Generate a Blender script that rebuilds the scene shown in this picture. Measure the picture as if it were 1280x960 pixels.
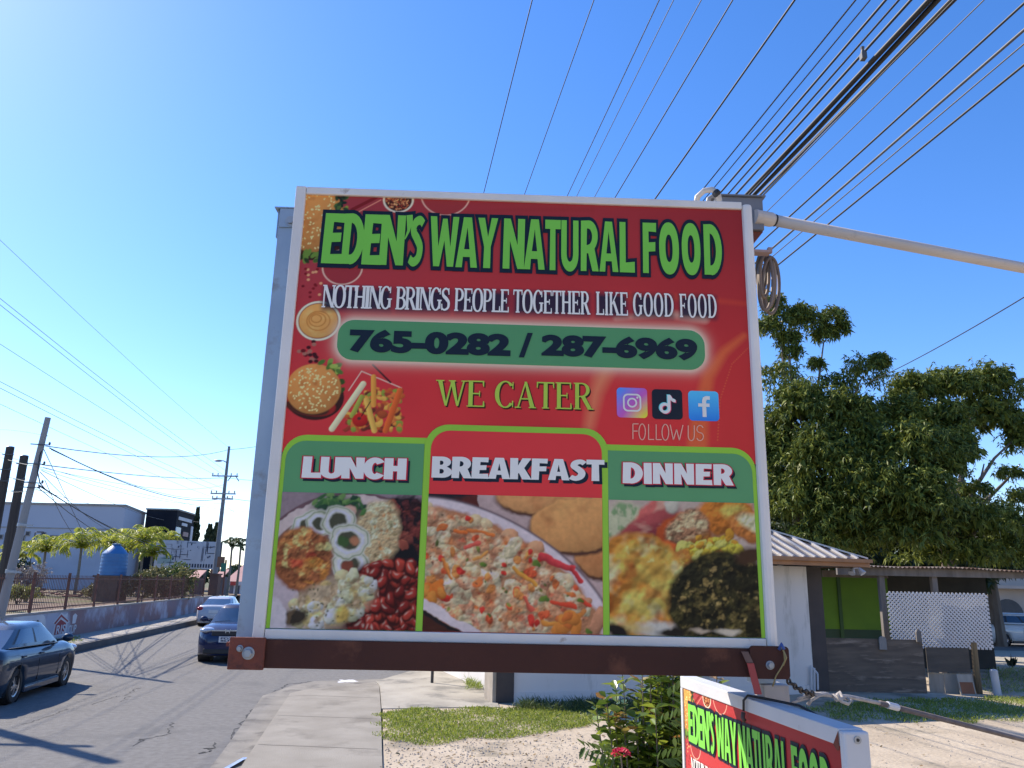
import bpy, math, random
import numpy as np
from mathutils import Vector, Matrix
for _o in list(bpy.data.objects):
    bpy.data.objects.remove(_o)
SC = bpy.context.scene
COL = SC.collection
rnd = random.Random(7)
rng = np.random.default_rng(7)
R = math.radians
PI = math.pi

# ------------------------------------------------------------------ camera
FPX, PITCH, ROLL, HC = 980.71, 0.249573, 0.021651, 2.37
_f = np.array([0, math.cos(PITCH), math.sin(PITCH)])
_u0 = np.array([0, -math.sin(PITCH), math.cos(PITCH)])
_r0 = np.array([1.0, 0, 0])
_r = math.cos(ROLL) * _r0 + math.sin(ROLL) * _u0
_u = -math.sin(ROLL) * _r0 + math.cos(ROLL) * _u0
cam = bpy.data.cameras.new('camera')
cam.sensor_width = 36
cam.sensor_fit = 'HORIZONTAL'
cam.lens = FPX / 1280 * 36
cam.clip_start = 0.05
cam.clip_end = 4000
camo = bpy.data.objects.new('camera', cam)
COL.objects.link(camo)
camo.matrix_world = Matrix(((_r[0], _u[0], -_f[0], 0), (_r[1], _u[1], -_f[1], 0), (_r[2], _u[2], -_f[2], HC), (0, 0, 0, 1)))
SC.camera = camo

# ------------------------------------------------------------------ light
SUN_AZ, SUN_EL = -55.0, 41.0          # degrees clockwise from +Y, elevation
wd = bpy.data.worlds.new('World')
SC.world = wd
wd.use_nodes = True
nt = wd.node_tree
nt.nodes.clear()
wo = nt.nodes.new('ShaderNodeOutputWorld')
bg = nt.nodes.new('ShaderNodeBackground')
sk = nt.nodes.new('ShaderNodeTexSky')
sk.sky_type = 'NISHITA'
sk.sun_disc = False
sk.sun_elevation = R(SUN_EL)
sk.sun_rotation = R(SUN_AZ % 360)
sk.altitude = 0
sk.air_density = 1.0
sk.dust_density = 0.26
sk.ozone_density = 2.5
hs = nt.nodes.new('ShaderNodeHueSaturation')
hs.inputs['Saturation'].default_value = 1.27
hs.inputs['Hue'].default_value = 0.5
nt.links.new(sk.outputs[0], hs.inputs['Color'])
tn = nt.nodes.new('ShaderNodeMix')
tn.data_type = 'RGBA'
tn.blend_type = 'MULTIPLY'
tn.inputs[0].default_value = 1
tn.inputs[7].default_value = (1.0, 1.0, 1.22, 1)
nt.links.new(hs.outputs[0], tn.inputs[6])
nt.links.new(tn.outputs[2], bg.inputs[0])
bg.inputs[1].default_value = 0.12
nt.links.new(bg.outputs[0], wo.inputs[0])
sl = bpy.data.lights.new('sun', 'SUN')
sl.energy = 4.4
sl.angle = R(0.5)
sl.color = (1.0, 0.90, 0.76)
so = bpy.data.objects.new('sun', sl)
COL.objects.link(so)
_sd = Vector((math.sin(R(SUN_AZ)) * math.cos(R(SUN_EL)), math.cos(R(SUN_AZ)) * math.cos(R(SUN_EL)), math.sin(R(SUN_EL))))
so.rotation_euler = _sd.to_track_quat('Z', 'Y').to_euler()
so.location = (-20, 10, 30)
SC.view_settings.view_transform = 'Standard'
SC.view_settings.look = 'None'
SC.view_settings.gamma = 1
SC.view_settings.use_curve_mapping = False
SC.view_settings.exposure = 0.82
SC.cycles.max_bounces = 6
SC.cycles.transparent_max_bounces = 8

# ------------------------------------------------------------------ surveying: pixel of the photograph -> point of the place
def ray(x, y):
    return _f + (x - 640) / FPX * _r - (y - 480) / FPX * _u
def at(x, y, Y):
    d = ray(x, y)
    return np.array([0, 0, HC]) + d * (Y / d[1])
def gnd(x, y, z=0.0):
    d = ray(x, y)
    return np.array([0, 0, HC]) + d * ((z - HC) / d[2])

# ------------------------------------------------------------------ materials
def lin(c):
    c = np.asarray(c, float) / 255.0
    return np.where(c <= 0.04045, c / 12.92, ((c + 0.055) / 1.055) ** 2.4)
_mc = {}
def mat(name, c1, c2=None, scale=6.0, rough=0.7, metal=0.0, bump=0.0, bscale=None, c3=None, s3=1.0, t3=0.62, coat=0.0, detail=6, trans=0.0,
        stretch=None, spec=0.5, island=False, alpha=None):
    """principled surface whose colour wanders between c1 and c2 with noise; c3 = patches of wear/stain"""
    if name in _mc:
        return _mc[name]
    m = bpy.data.materials.new(name)
    m.use_nodes = True
    t = m.node_tree
    L = t.links.new
    b = t.nodes['Principled BSDF']
    b.inputs['Roughness'].default_value = rough
    b.inputs['Metallic'].default_value = metal
    b.inputs['Specular IOR Level'].default_value = spec
    if coat:
        b.inputs['Coat Weight'].default_value = coat
        b.inputs['Coat Roughness'].default_value = 0.04
    tc = t.nodes.new('ShaderNodeTexCoord')
    src = tc.outputs['Object']
    if stretch:
        mp = t.nodes.new('ShaderNodeMapping')
        mp.inputs['Scale'].default_value = stretch
        L(src, mp.inputs[0])
        src = mp.outputs[0]
    col = None
    if c2 is None:
        c2 = tuple(v * 0.86 for v in c1)
    if island:
        g = t.nodes.new('ShaderNodeNewGeometry')
        fac = g.outputs['Random Per Island']
    else:
        n = t.nodes.new('ShaderNodeTexNoise')
        n.inputs['Scale'].default_value = scale
        n.inputs['Detail'].default_value = detail
        L(src, n.inputs['Vector'])
        mr = t.nodes.new('ShaderNodeMapRange')
        mr.inputs[1].default_value = 0.33
        mr.inputs[2].default_value = 0.67
        L(n.outputs['Fac'], mr.inputs[0])
        fac = mr.outputs[0]
    mx = t.nodes.new('ShaderNodeMix')
    mx.data_type = 'RGBA'
    L(fac, mx.inputs[0])
    mx.inputs[6].default_value = (*c1, 1)
    mx.inputs[7].default_value = (*c2, 1)
    col = mx.outputs[2]
    if c3 is not None:
        n2 = t.nodes.new('ShaderNodeTexNoise')
        n2.inputs['Scale'].default_value = s3
        n2.inputs['Detail'].default_value = 8
        n2.inputs['Roughness'].default_value = 0.65
        L(src, n2.inputs['Vector'])
        r2 = t.nodes.new('ShaderNodeMapRange')
        r2.inputs[1].default_value = t3 - 0.06
        r2.inputs[2].default_value = t3 + 0.06
        L(n2.outputs['Fac'], r2.inputs[0])
        m2 = t.nodes.new('ShaderNodeMix')
        m2.data_type = 'RGBA'
        L(r2.outputs[0], m2.inputs[0])
        L(col, m2.inputs[6])
        m2.inputs[7].default_value = (*c3, 1)
        col = m2.outputs[2]
    L(col, b.inputs['Base Color'])
    if bump:
        n3 = t.nodes.new('ShaderNodeTexNoise')
        n3.inputs['Scale'].default_value = bscale or scale * 6
        n3.inputs['Detail'].default_value = 6
        L(src, n3.inputs['Vector'])
        bp = t.nodes.new('ShaderNodeBump')
        bp.inputs['Strength'].default_value = bump
        bp.inputs['Distance'].default_value = 0.02
        L(n3.outputs['Fac'], bp.inputs['Height'])
        L(bp.outputs[0], b.inputs['Normal'])
    if trans:
        tr = t.nodes.new('ShaderNodeBsdfTranslucent')
        hv = t.nodes.new('ShaderNodeHueSaturation')
        hv.inputs['Value'].default_value = 1.6
        hv.inputs['Hue'].default_value = 0.48
        L(col, hv.inputs['Color'])
        L(hv.outputs[0], tr.inputs[0])
        ms = t.nodes.new('ShaderNodeMixShader')
        ms.inputs[0].default_value = trans
        L(b.outputs[0], ms.inputs[1])
        L(tr.outputs[0], ms.inputs[2])
        L(ms.outputs[0], t.nodes['Material Output'].inputs[0])
    _mc[name] = m
    return m
def glass(name, c=(0.02, 0.025, 0.03), rough=0.03):
    return mat(name, c, tuple(v * 0.8 for v in c), 2, rough, spec=0.9)
def printed(name, rough=0.35):
    if name in _mc:
        return _mc[name]
    m = bpy.data.materials.new(name)
    m.use_nodes = True
    t = m.node_tree
    a = t.nodes.new('ShaderNodeAttribute')
    a.attribute_name = 'ink'
    n = t.nodes.new('ShaderNodeTexNoise')
    n.inputs['Scale'].default_value = 3
    n.inputs['Detail'].default_value = 5
    hv = t.nodes.new('ShaderNodeHueSaturation')
    mr = t.nodes.new('ShaderNodeMapRange')
    mr.inputs[3].default_value = 0.93
    mr.inputs[4].default_value = 1.07
    t.links.new(n.outputs['Fac'], mr.inputs[0])
    t.links.new(mr.outputs[0], hv.inputs['Value'])
    t.links.new(a.outputs['Color'], hv.inputs['Color'])
    b = t.nodes['Principled BSDF']
    b.inputs['Roughness'].default_value = rough
    b.inputs['Specular IOR Level'].default_value = .14
    t.links.new(hv.outputs[0], b.inputs['Base Color'])
    _mc[name] = m
    return m

# ------------------------------------------------------------------ mesh building
class MB:
    def __init__(s):
        s.v = []; s.f = []; s.m = []
    def add(s, vs, fs, mi=0):
        o = len(s.v)
        s.v.extend([tuple(map(float, p)) for p in vs])
        for f in fs:
            s.f.append([i + o for i in f]); s.m.append(mi)
        return s
    def box(s, x0, x1, y0, y1, z0, z1, mi=0, M=None):
        vs = [(x, y, z) for z in (z0, z1) for y in (y0, y1) for x in (x0, x1)]
        if M is not None:
            vs = [tuple(M @ Vector(p)) for p in vs]
        s.add(vs, [(0, 2, 3, 1), (4, 5, 7, 6), (0, 1, 5, 4), (2, 6, 7, 3), (1, 3, 7, 5), (0, 4, 6, 2)], mi)
        return s
    def bar(s, a, b, w, h, up=(0, 0, 1), mi=0):
        a = Vector(a); b = Vector(b); d = (b - a).normalized(); up = Vector(up)
        sd = d.cross(up)
        if sd.length < 1e-4:
            sd = d.cross(Vector((1, 0, 0)))
        sd.normalize(); up = sd.cross(d).normalized()
        vs = []
        for p in (a, b):
            for i, j in ((-1, -1), (1, -1), (1, 1), (-1, 1)):
                vs.append(p + sd * i * w / 2 + up * j * h / 2)
        s.add(vs, [(3, 2, 1, 0), (4, 5, 6, 7), (0, 1, 5, 4), (1, 2, 6, 5), (2, 3, 7, 6), (3, 0, 4, 7)], mi)
        return s
    def tube(s, pts, rad, n=8, mi=0, cap=True):
        pts = [Vector(p) for p in pts]
        if not hasattr(rad, '__len__'):
            rad = [rad] * len(pts)
        o = len(s.v); prev = None
        for i, p in enumerate(pts):
            d = (pts[min(i + 1, len(pts) - 1)] - pts[max(i - 1, 0)]).normalized()
            if prev is None:
                a = d.orthogonal().normalized()
            else:
                a = (prev - d * prev.dot(d))
                a = a.normalized() if a.length > 1e-5 else d.orthogonal().normalized()
            prev = a; b = d.cross(a)
            for k in range(n):
                t = 2 * PI * k / n
                s.v.append(tuple(p + (a * math.cos(t) + b * math.sin(t)) * rad[i]))
        for i in range(len(pts) - 1):
            for k in range(n):
                q = o + i * n
                s.f.append([q + k, q + (k + 1) % n, q + n + (k + 1) % n, q + n + k]); s.m.append(mi)
        if cap:
            s.f.append([o + k for k in reversed(range(n))]); s.m.append(mi)
            q = o + (len(pts) - 1) * n
            s.f.append([q + k for k in range(n)]); s.m.append(mi)
        return s
    def lathe(s, prof, n=24, M=None, mi=0, caps=True):
        """prof = [(r,z)..] round the z axis"""
        o = len(s.v)
        for r_, z in prof:
            for k in range(n):
                t = 2 * PI * k / n
                p = Vector((r_ * math.cos(t), r_ * math.sin(t), z))
                s.v.append(tuple(M @ p if M is not None else p))
        for i in range(len(prof) - 1):
            for k in range(n):
                q = o + i * n
                s.f.append([q + k, q + (k + 1) % n, q + n + (k + 1) % n, q + n + k]); s.m.append(mi)
        if caps:
            s.f.append([o + k for k in reversed(range(n))]); s.m.append(mi)
            q = o + (len(prof) - 1) * n
            s.f.append([q + k for k in range(n)]); s.m.append(mi)
        return s
    def prism(s, poly, z0, z1, mi=0, M=None):
        n = len(poly)
        vs = [(p[0], p[1], z0) for p in poly] + [(p[0], p[1], z1) for p in poly]
        if M is not None:
            vs = [tuple(M @ Vector(p)) for p in vs]
        fs = [list(reversed(range(n))), list(range(n, 2 * n))] + [(i, (i + 1) % n, n + (i + 1) % n, n + i) for i in range(n)]
        s.add(vs, fs, mi)
        return s
    def ball(s, c, rx, ry=None, rz=None, n=12, mi=0):
        ry = ry or rx; rz = rz or rx
        o = len(s.v); m = max(4, n // 2)
        for i in range(m + 1):
            a = -PI / 2 + PI * i / m
            for k in range(n):
                t = 2 * PI * k / n
                s.v.append((c[0] + rx * max(.02, math.cos(a)) * math.cos(t), c[1] + ry * max(.02, math.cos(a)) * math.sin(t), c[2] + rz * math.sin(a)))
        for i in range(m):
            for k in range(n):
                q = o + i * n
                s.f.append([q + k, q + (k + 1) % n, q + n + (k + 1) % n, q + n + k]); s.m.append(mi)
        return s

def props(o, label=None, cat=None, group=None, kind=None):
    if label: o['label'] = label
    if cat: o['category'] = cat
    if group: o['group'] = group
    if kind: o['kind'] = kind
    return o
def thing(name, label, cat, loc=(0, 0, 0), rz=0.0, group=None):
    o = bpy.data.objects.new(name, None)
    COL.objects.link(o)
    o.location = [float(v) for v in loc]; o.rotation_euler = (0, 0, rz)
    o.empty_display_size = 0.2
    return props(o, label, cat, group)
def root_of(o):
    off = Vector((0, 0, 0))
    while o is not None:
        off += Vector(o.location); o = o.parent
    return off
def link(name, mb, m, parent=None, local=False, smooth=False, bevel=0.0, sub=0):
    """one mesh object; coordinates are world ones unless local=True (then those of the parent thing)"""
    me = bpy.data.meshes.new(name)
    v = mb.v
    o = bpy.data.objects.new(name, me)
    if parent is not None:
        o.parent = parent
        if not local:
            off = root_of(parent)
            v = [(p[0] - off[0], p[1] - off[1], p[2] - off[2]) for p in v]
    elif not local:
        a = np.array(v)
        c = (a.min(0) + a.max(0)) / 2
        c[2] = a[:, 2].min()
        o.location = c
        v = a - c
        v = v.tolist()
    me.from_pydata(v, [], mb.f)
    ms = m if isinstance(m, (list, tuple)) else [m]
    for q in ms:
        me.materials.append(q)
    if len(ms) > 1:
        me.polygons.foreach_set('material_index', np.array(mb.m, 'i'))
    if smooth:
        me.polygons.foreach_set('use_smooth', np.ones(len(me.polygons), bool))
    me.update()
    COL.objects.link(o)
    if bevel:
        b = o.modifiers.new('bevel', 'BEVEL'); b.width = bevel; b.segments = 2; b.limit_method = 'ANGLE'
    if sub:
        b = o.modifiers.new('sub', 'SUBSURF'); b.levels = sub; b.render_levels = sub
    return o
def copy_tree(o, parent=None):
    c = o.copy(); COL.objects.link(c); c.parent = parent
    for ch in list(o.children):
        copy_tree(ch, c)
    return c
def np_link(name, V, Fq, m, parent=None, ink=None, smooth=False):
    """fast path: V (n,3) world, Fq (k,4 or 3) faces"""
    V = np.asarray(V, float); Fq = np.asarray(Fq, np.int64)
    me = bpy.data.meshes.new(name)
    o = bpy.data.objects.new(name, me)
    if parent is not None:
        o.parent = parent
        V = V - np.array(root_of(parent))
    else:
        c = (V.min(0) + V.max(0)) / 2; c[2] = V[:, 2].min()
        o.location = c; V = V - c
    k, w = Fq.shape
    me.vertices.add(len(V)); me.vertices.foreach_set('co', V.astype('f').ravel())
    me.loops.add(k * w); me.loops.foreach_set('vertex_index', Fq.astype('i').ravel())
    me.polygons.add(k); me.polygons.foreach_set('loop_start', np.arange(0, k * w, w, dtype='i'))
    me.materials.append(m)
    if ink is not None:
        at_ = me.attributes.new('ink', 'FLOAT_COLOR', 'POINT')
        at_.data.foreach_set('color', np.concatenate([ink, np.ones((len(ink), 1))], 1).astype('f').ravel())
    if smooth:
        me.polygons.foreach_set('use_smooth', np.ones(k, bool))
    me.update(calc_edges=True)
    me.validate()
    COL.objects.link(o)
    return o
# ================================================================== THE SETTING
M_ASPH = mat('asphalt', (0.145, 0.138, 0.128), (0.19, 0.183, 0.172), 9, 0.9, bump=0.8, bscale=70, detail=12, c3=(0.13, 0.126, 0.12), s3=0.5, t3=0.6, spec=0.3)
M_CONC = mat('pavement concrete', (0.25, 0.226, 0.186), (0.31, 0.284, 0.238), 1.7, 0.9, bump=0.5, bscale=60, detail=12, c3=(0.20, 0.18, 0.148), s3=0.8, t3=0.59, spec=0.2)
M_CONC2 = mat('gutter concrete', (0.20, 0.185, 0.16), (0.27, 0.25, 0.215), 1.6, 0.95, bump=0.5, bscale=25, c3=(0.14, 0.13, 0.115), s3=1.4, t3=0.58, spec=0.2)
M_DIRT = mat('sandy dirt', (0.50, 0.42, 0.315), (0.39, 0.32, 0.235), 1.1, 0.95, bump=0.9, bscale=14, c3=(0.27, 0.23, 0.17), s3=0.9, t3=0.58, spec=0.15)
M_SOIL = mat('lot soil', (0.17, 0.12, 0.095), (0.26, 0.19, 0.14), 0.5, 0.95, bump=0.8, bscale=6, c3=(0.15, 0.16, 0.07), s3=0.25, t3=0.55, spec=0.15, stretch=(0.4, 1.6, 1))
M_BASE = mat('far ground', (0.16, 0.15, 0.10), (0.10, 0.12, 0.055), 0.15, 0.95, bump=0.4, bscale=3, spec=0.15)

def sheet(name, poly, z, m, kind='structure', lab=None):
    b = MB()
    if isinstance(z, tuple):
        b.prism(poly, z[0], z[1])
    else:
        b.add([(p[0], p[1], z) for p in poly], [list(range(len(poly)))])
    o = link(name, b, m)
    return props(o, lab, None, None, kind)

sheet('ground', [(-900, -60), (900, -60), (900, 1800), (-900, 1800)], -0.03, M_BASE)
def kerb_x(y): return -13.42 - 0.159 * (y - 25.64)
road_r = [(0.9, -15), (-3.93, 11.97), (-4.5, 14.8), (-5.02, 17.48), (-4.85, 19.2), (-4.55, 20.05), (-2.8, 20.9), (-2.4, 23), (-3.6, 26.5), (-6.3, 31), (-13.1, 75)]
sheet('road', [(kerb_x(-15), -15)] + road_r + [(kerb_x(75), 75)], 0.0, M_ASPH)
sheet('cross_road', [(-90, 75), (40, 75), (40, 84), (-90, 84)], -0.006, M_ASPH)
# gutter strip of broken concrete between asphalt and pavement
def gp(x, y, z=0.0):
    p = gnd(x, y, z); return (p[0], p[1])
pave_l = [gp(300, 960, .13), gp(332, 912, .13), gp(363, 866, .13), gp(385, 861.5, .13), gp(430, 857, .13), gp(468, 852.5, .13)]
s_ = (pave_l[2][0] - pave_l[0][0]) / (pave_l[2][1] - pave_l[0][1])
pl0 = (pave_l[0][0] + s_ * (-8 - pave_l[0][1]), -8)
gut = [(pl0[0] - .36, -8), (-3.95, 11.97), (-4.52, 14.8), (-5.06, 17.48), (-4.9, 19.2), (-4.6, 20.1), (-2.85, 20.95), (-2.5, 20.3)]
sheet('gutter', gut + list(reversed([pl0] + pave_l)), 0.004, M_CONC2)
pave_r = [gp(474, 857, .13), gp(476, 885, .13), gp(478, 960, .13)]
s2 = (pave_r[0][0] - pave_r[2][0]) / (pave_r[0][1] - pave_r[2][1])
pr0 = (pave_r[2][0] + s2 * (-8 - pave_r[2][1]), -8)
sheet('pavement', [pl0, pr0] + list(reversed(pave_r)) + list(reversed(pave_l)), (-0.02, 0.13), M_CONC)
jb = MB()    # expansion joints across the pavement
for yj in np.arange(4.5, 17.5, 2.45):
    xa_ = pl0[0] + s_ * (yj + 8) + .03; xb_ = pr0[0] + s2 * (yj + 8) - .03
    P_j = [(xa_ + (xb_ - xa_) * k / 8, yj - .14 * k / 8 + rnd.uniform(-.012, .012)) for k in range(9)]
    for p_, q_ in zip(P_j[:-1], P_j[1:]):
        jb.add([(p_[0], p_[1] - .009, .134), (q_[0], q_[1] - .009, .134), (q_[0], q_[1] + .009, .134), (p_[0], p_[1] + .009, .134)], [(0, 1, 2, 3)])
props(link('pavement_joints', jb, mat('joint dirt', (.16, .145, .12), (.20, .18, .15), 6, .95)), None, None, None, 'structure')
sheet('driveway', [gp(477, 886, .11), gp(560, 884.5, .11), gp(625, 884, .11), gp(612, 862, .11), gp(590, 846, .11), (-1.2, 22.5), (-2.35, 22.4), gp(470, 851.5, .11), gp(474.6, 857, .11)], (-0.02, 0.115),
      mat('driveway concrete', (0.40, 0.37, 0.31), (0.30, 0.275, 0.23), 1.3, 0.95, bump=0.6, bscale=14, c3=(0.20, 0.19, 0.165), s3=1.1, t3=0.57, spec=0.2))
sheet('yard', [(pr0[0] + .004, -8), (30, -8), (30, 27.1), (-1.0, 27.1), gp(625.5, 884, .1), gp(478.5, 886.5, .1), (pave_r[2][0] + .004, pave_r[2][1])], 0.10, M_DIRT)
sheet('sunlit_drive', [(6, 27.2), (60, 27.2), (60, 35), (6, 35)], 0.07, mat('drive gravel', (0.42, 0.38, 0.31), (0.34, 0.31, 0.25), 1.2, 0.95, bump=0.6, bscale=10, spec=0.15))
sheet('car_park', [(-2, 35), (70, 35), (70, 60), (-2, 60)], 0.06, mat('parking asphalt', (0.11, 0.108, 0.10), (0.15, 0.147, 0.14), 0.8, 0.95, bump=0.4, bscale=30))
# left side: kerb, sidewalk, raised lot
sheet('sidewalk', [(kerb_x(-15), -15), (kerb_x(57), 57), (kerb_x(57) - 8.0, 57), (kerb_x(-15) - 8.0, -15)], (-0.02, 0.22),
      mat('sidewalk concrete', (0.33, 0.30, 0.26), (0.42, 0.39, 0.34), 0.5, 0.95, bump=0.3, bscale=12, c3=(0.20, 0.19, 0.15), s3=0.4, t3=0.58, spec=0.2))
kb = MB(); kb.prism([(kerb_x(-15) + .03, -15), (kerb_x(57) + .03, 57), (kerb_x(57) - .16, 57), (kerb_x(-15) - .16, -15)], -.02, .228)
props(link('kerb', kb, mat('dark kerb strip', (.075, .07, .068), (.11, .105, .10), 1.2, .95, bump=.4)), None, None, None, 'structure')  # kerb coloured darker than the sidewalk
WA, WB = gnd(95, 793.5, .22), gnd(262, 762.5, .22)
wdir = (WB - WA) / np.linalg.norm(WB - WA)
def wall_p(y, off=0.0):            # a point on the left wall's road face at distance y, off = metres behind the face
    t = (y - WA[1]) / wdir[1]
    return np.array([WA[0] + wdir[0] * t - off * wdir[1], y + off * wdir[0], 0.22])
q0, q1 = wall_p(6, .15), wall_p(57, .15)
sheet('lot', [(q0[0], q0[1]), (q1[0], q1[1]), (q1[0] - 3, 70), (-26, 120), (-160, 120), (-160, 6)], 0.9, M_SOIL)

# ---- mural wall
M_MUR = mat('faded mural paint', (0.27, 0.15, 0.13), (0.20, 0.16, 0.19), 0.5, 0.9, bump=0.3, bscale=20, c3=(0.40, 0.41, 0.48), s3=0.30, t3=0.535, detail=8)
M_CAP = mat('wall cap cement', (0.36, 0.33, 0.29), (0.26, 0.24, 0.21), 1.2, 0.95, bump=0.3)
mw = thing('mural_wall', 'long low wall with faded brown and pale blue mural beside the road', 'wall', wall_p(30))
y_of = lambda px: next(y for y in np.arange(15, 70, .02) if (lambda p: 640 + FPX * ((p - [0, 0, HC]) @ _r) / ((p - [0, 0, HC]) @ _f))(wall_p(y)) > px)
Y0 = 20.0
b = MB()
a_, b_ = wall_p(Y0), wall_p(56.5)
c_, d_ = wall_p(56.5, .18), wall_p(Y0, .18)
b.prism([(p[0], p[1]) for p in (a_, b_, c_, d_)], 0.2, 1.10)
link('wall_body', b, M_MUR, mw)
b = MB()
a_, b_, c_, d_ = wall_p(Y0, -.02), wall_p(56.5, -.02), wall_p(56.5, .2), wall_p(Y0, .2)
b.prism([(p[0], p[1]) for p in (a_, b_, c_, d_)], 1.103, 1.16)
link('wall_cap', b, M_CAP, mw)
def on_wall(y, z, off=-.004):
    p = wall_p(y, off); return (p[0], p[1], z)
def wall_patch(name, pts, m, off=-.004, par=mw):
    b = MB(); b.add([on_wall(y, z, off) for y, z in pts], [list(range(len(pts)))])
    return link(name, b, m, par)
ya, yb, yc, yd, ye = y_of(10), y_of(54), y_of(63), y_of(84), y_of(94)
M_WPNT = mat('white wall paint', (0.62, 0.62, 0.62), (0.50, 0.51, 0.53), 1.5, 0.8)
M_NPNT = mat('navy lettering', (0.02, 0.03, 0.06), (0.03, 0.04, 0.08), 4, 0.7)
M_RPNT = mat('red wall paint', (0.30, 0.045, 0.05), (0.24, 0.035, 0.04), 3, 0.8)
arc = [(yb - .5 + .5 * math.cos(t), .66 + .42 * math.sin(t)) for t in np.linspace(-PI / 2, PI / 2, 10)]
wall_patch('white_panel', [(ya, .24)] + arc + [(ya, 1.08)], M_WPNT)
# house emblem: white outlined roof, red heart of the house
def wq(poly, m, off, name='emblem'):
    wall_patch(name, [(yc + (yd - yc) * u, .26 + .84 * v) for u, v in poly], m, off)
wq([(0.0, .02), (.10, .55), (-.02, .6), (.40, .97), (.62, .86), (.80, .95), (.82, .70), (1.0, .55), (.88, .50), (.86, .05)], M_WPNT, -.004)
wq([(.05, .58), (.40, .90), (.93, .58), (.86, .55), (.42, .80), (.12, .52)], M_RPNT, -.007)
wq([(.14, .10), (.16, .50), (.42, .70), (.78, .52), (.78, .12)], M_RPNT, -.006)

# ---- iron fence on the wall
M_IRON = mat('rusty fence iron', (0.20, 0.085, 0.055), (0.12, 0.055, 0.04), 5, 0.8, bump=0.2)
fe = thing('iron_fence', 'rust brown iron picket fence on top of the mural wall', 'fence', wall_p(Y0 + 1, .09) + [0, 0, .9])
ys = np.arange(Y0, 56.4, 3.04)
for i, y in enumerate(ys):
    b = MB(); p = wall_p(y, .09)
    b.box(p[0] - .035, p[0] + .035, p[1] - .035, p[1] + .035, 1.15, 2.42)
    link('post', b, M_IRON, fe)
    if i + 1 < len(ys):
        b = MB()
        for k in range(1, 21):
            p = wall_p(y + (ys[i + 1] - y) * k / 21, .09)
            b.box(p[0] - .0065, p[0] + .0065, p[1] - .0065, p[1] + .0065, 1.20, 2.34)
        for z in (1.27, 2.22):
            b.bar((*wall_p(y + .04, .09)[:2], z), (*wall_p(ys[i + 1] - .04, .09)[:2], z), .03, .04)
        link('picket_panel', b, M_IRON, fe)
pe = wall_p(56.9, .05)
b = MB(); b.box(pe[0] - .3, pe[0] + .3, pe[1] - .3, pe[1] + .3, .0, 2.55); b.box(pe[0] - .36, pe[0] + .36, pe[1] - .36, pe[1] + .36, 2.553, 2.65)
props(link('gate_pillar', b, mat('brown pillar paint', (0.16, 0.085, 0.06), (0.11, 0.06, 0.045), 2, 0.85)), 'brown square pillar ending the iron fence by the far utility pole', 'pillar')

# ---- buildings far left
M_WH = mat('warehouse cladding', (0.43, 0.47, 0.54), (0.38, 0.42, 0.49), 0.12, 0.8, bump=0.0, c3=(0.32, 0.36, 0.43), s3=0.08, t3=0.6)
M_DK = mat('dark opening', (0.035, 0.037, 0.042), (0.05, 0.05, 0.055), 3, 0.5)
YB = 82.0
wl, wr = at(-260, 640, YB)[0], at(156, 640, YB)[0]
zt = at(100, 632, YB)[2]
wx, wy = at(182, 642, 92)[0], 92.0
wh = thing('warehouse', 'big windowless grey warehouse with stepped side wall behind the palms', 'building', ((wl + wr) / 2, YB, .9))
b = MB(); b.prism([(wl, YB), (wr, YB), (wx, wy), (wl, wy + 12)], .88, zt); link('walls', b, M_WH, wh)
b = MB(); b.prism([(wl - .1, YB - .1), (wr + .08, YB - .1), (wx + .1, wy), (wl, wy + 12)], zt + .003, zt + .22); link('parapet', b, M_CAP, wh)
zs = at(60, 660, YB)[2]
b = MB(); b.bar((wl, YB - .03, zs), (wr, YB - .03, zs), .06, .09); link('ledge', b, M_CAP, wh)
for px, py, w, h in [(26, 672.5, 9, 5.5), (35, 667, 4, 4), (54.5, 668, 4, 4), (68, 673, 10, 6), (138, 674, 19, 6), (166, 676, 20, 7), (1, 671, 4, 4)]:
    p = at(px, py, YB); s = YB / FPX
    w *= s; h *= s
    fr = MB()
    fr.box(p[0] - w / 2 - .08, p[0] + w / 2 + .08, YB - .06, YB + .02, p[2] - h / 2 - .08, p[2] + h / 2 + .08)
    fo = link('window', fr, M_CAP, wh)
    g = MB(); g.box(p[0] - w / 2, p[0] + w / 2, YB - .075, YB - .02, p[2] - h / 2, p[2] + h / 2); link('pane', g, M_DK, fo)
for px in (40, 3):
    p = at(px, 690, YB - 3)
    b = MB(); b.tube([(p[0], YB - 3, .9), (p[0], YB - 3, p[2] + 1.9), (p[0] + .35, YB - 3, p[2] + 1.95)], .06, 6); b.box(p[0] + .2, p[0] + .8, YB - 3.12, YB - 2.88, p[2] + 1.88, p[2] + 2.0)
    props(link('yard_lamp', b, mat('lamp pole grey', (.10, .10, .11), None, 4, .6)), 'short grey lamp post against the warehouse, ' + ('between two palms' if px == 40 else 'left of the leaning pole'), 'lamp post')

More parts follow.
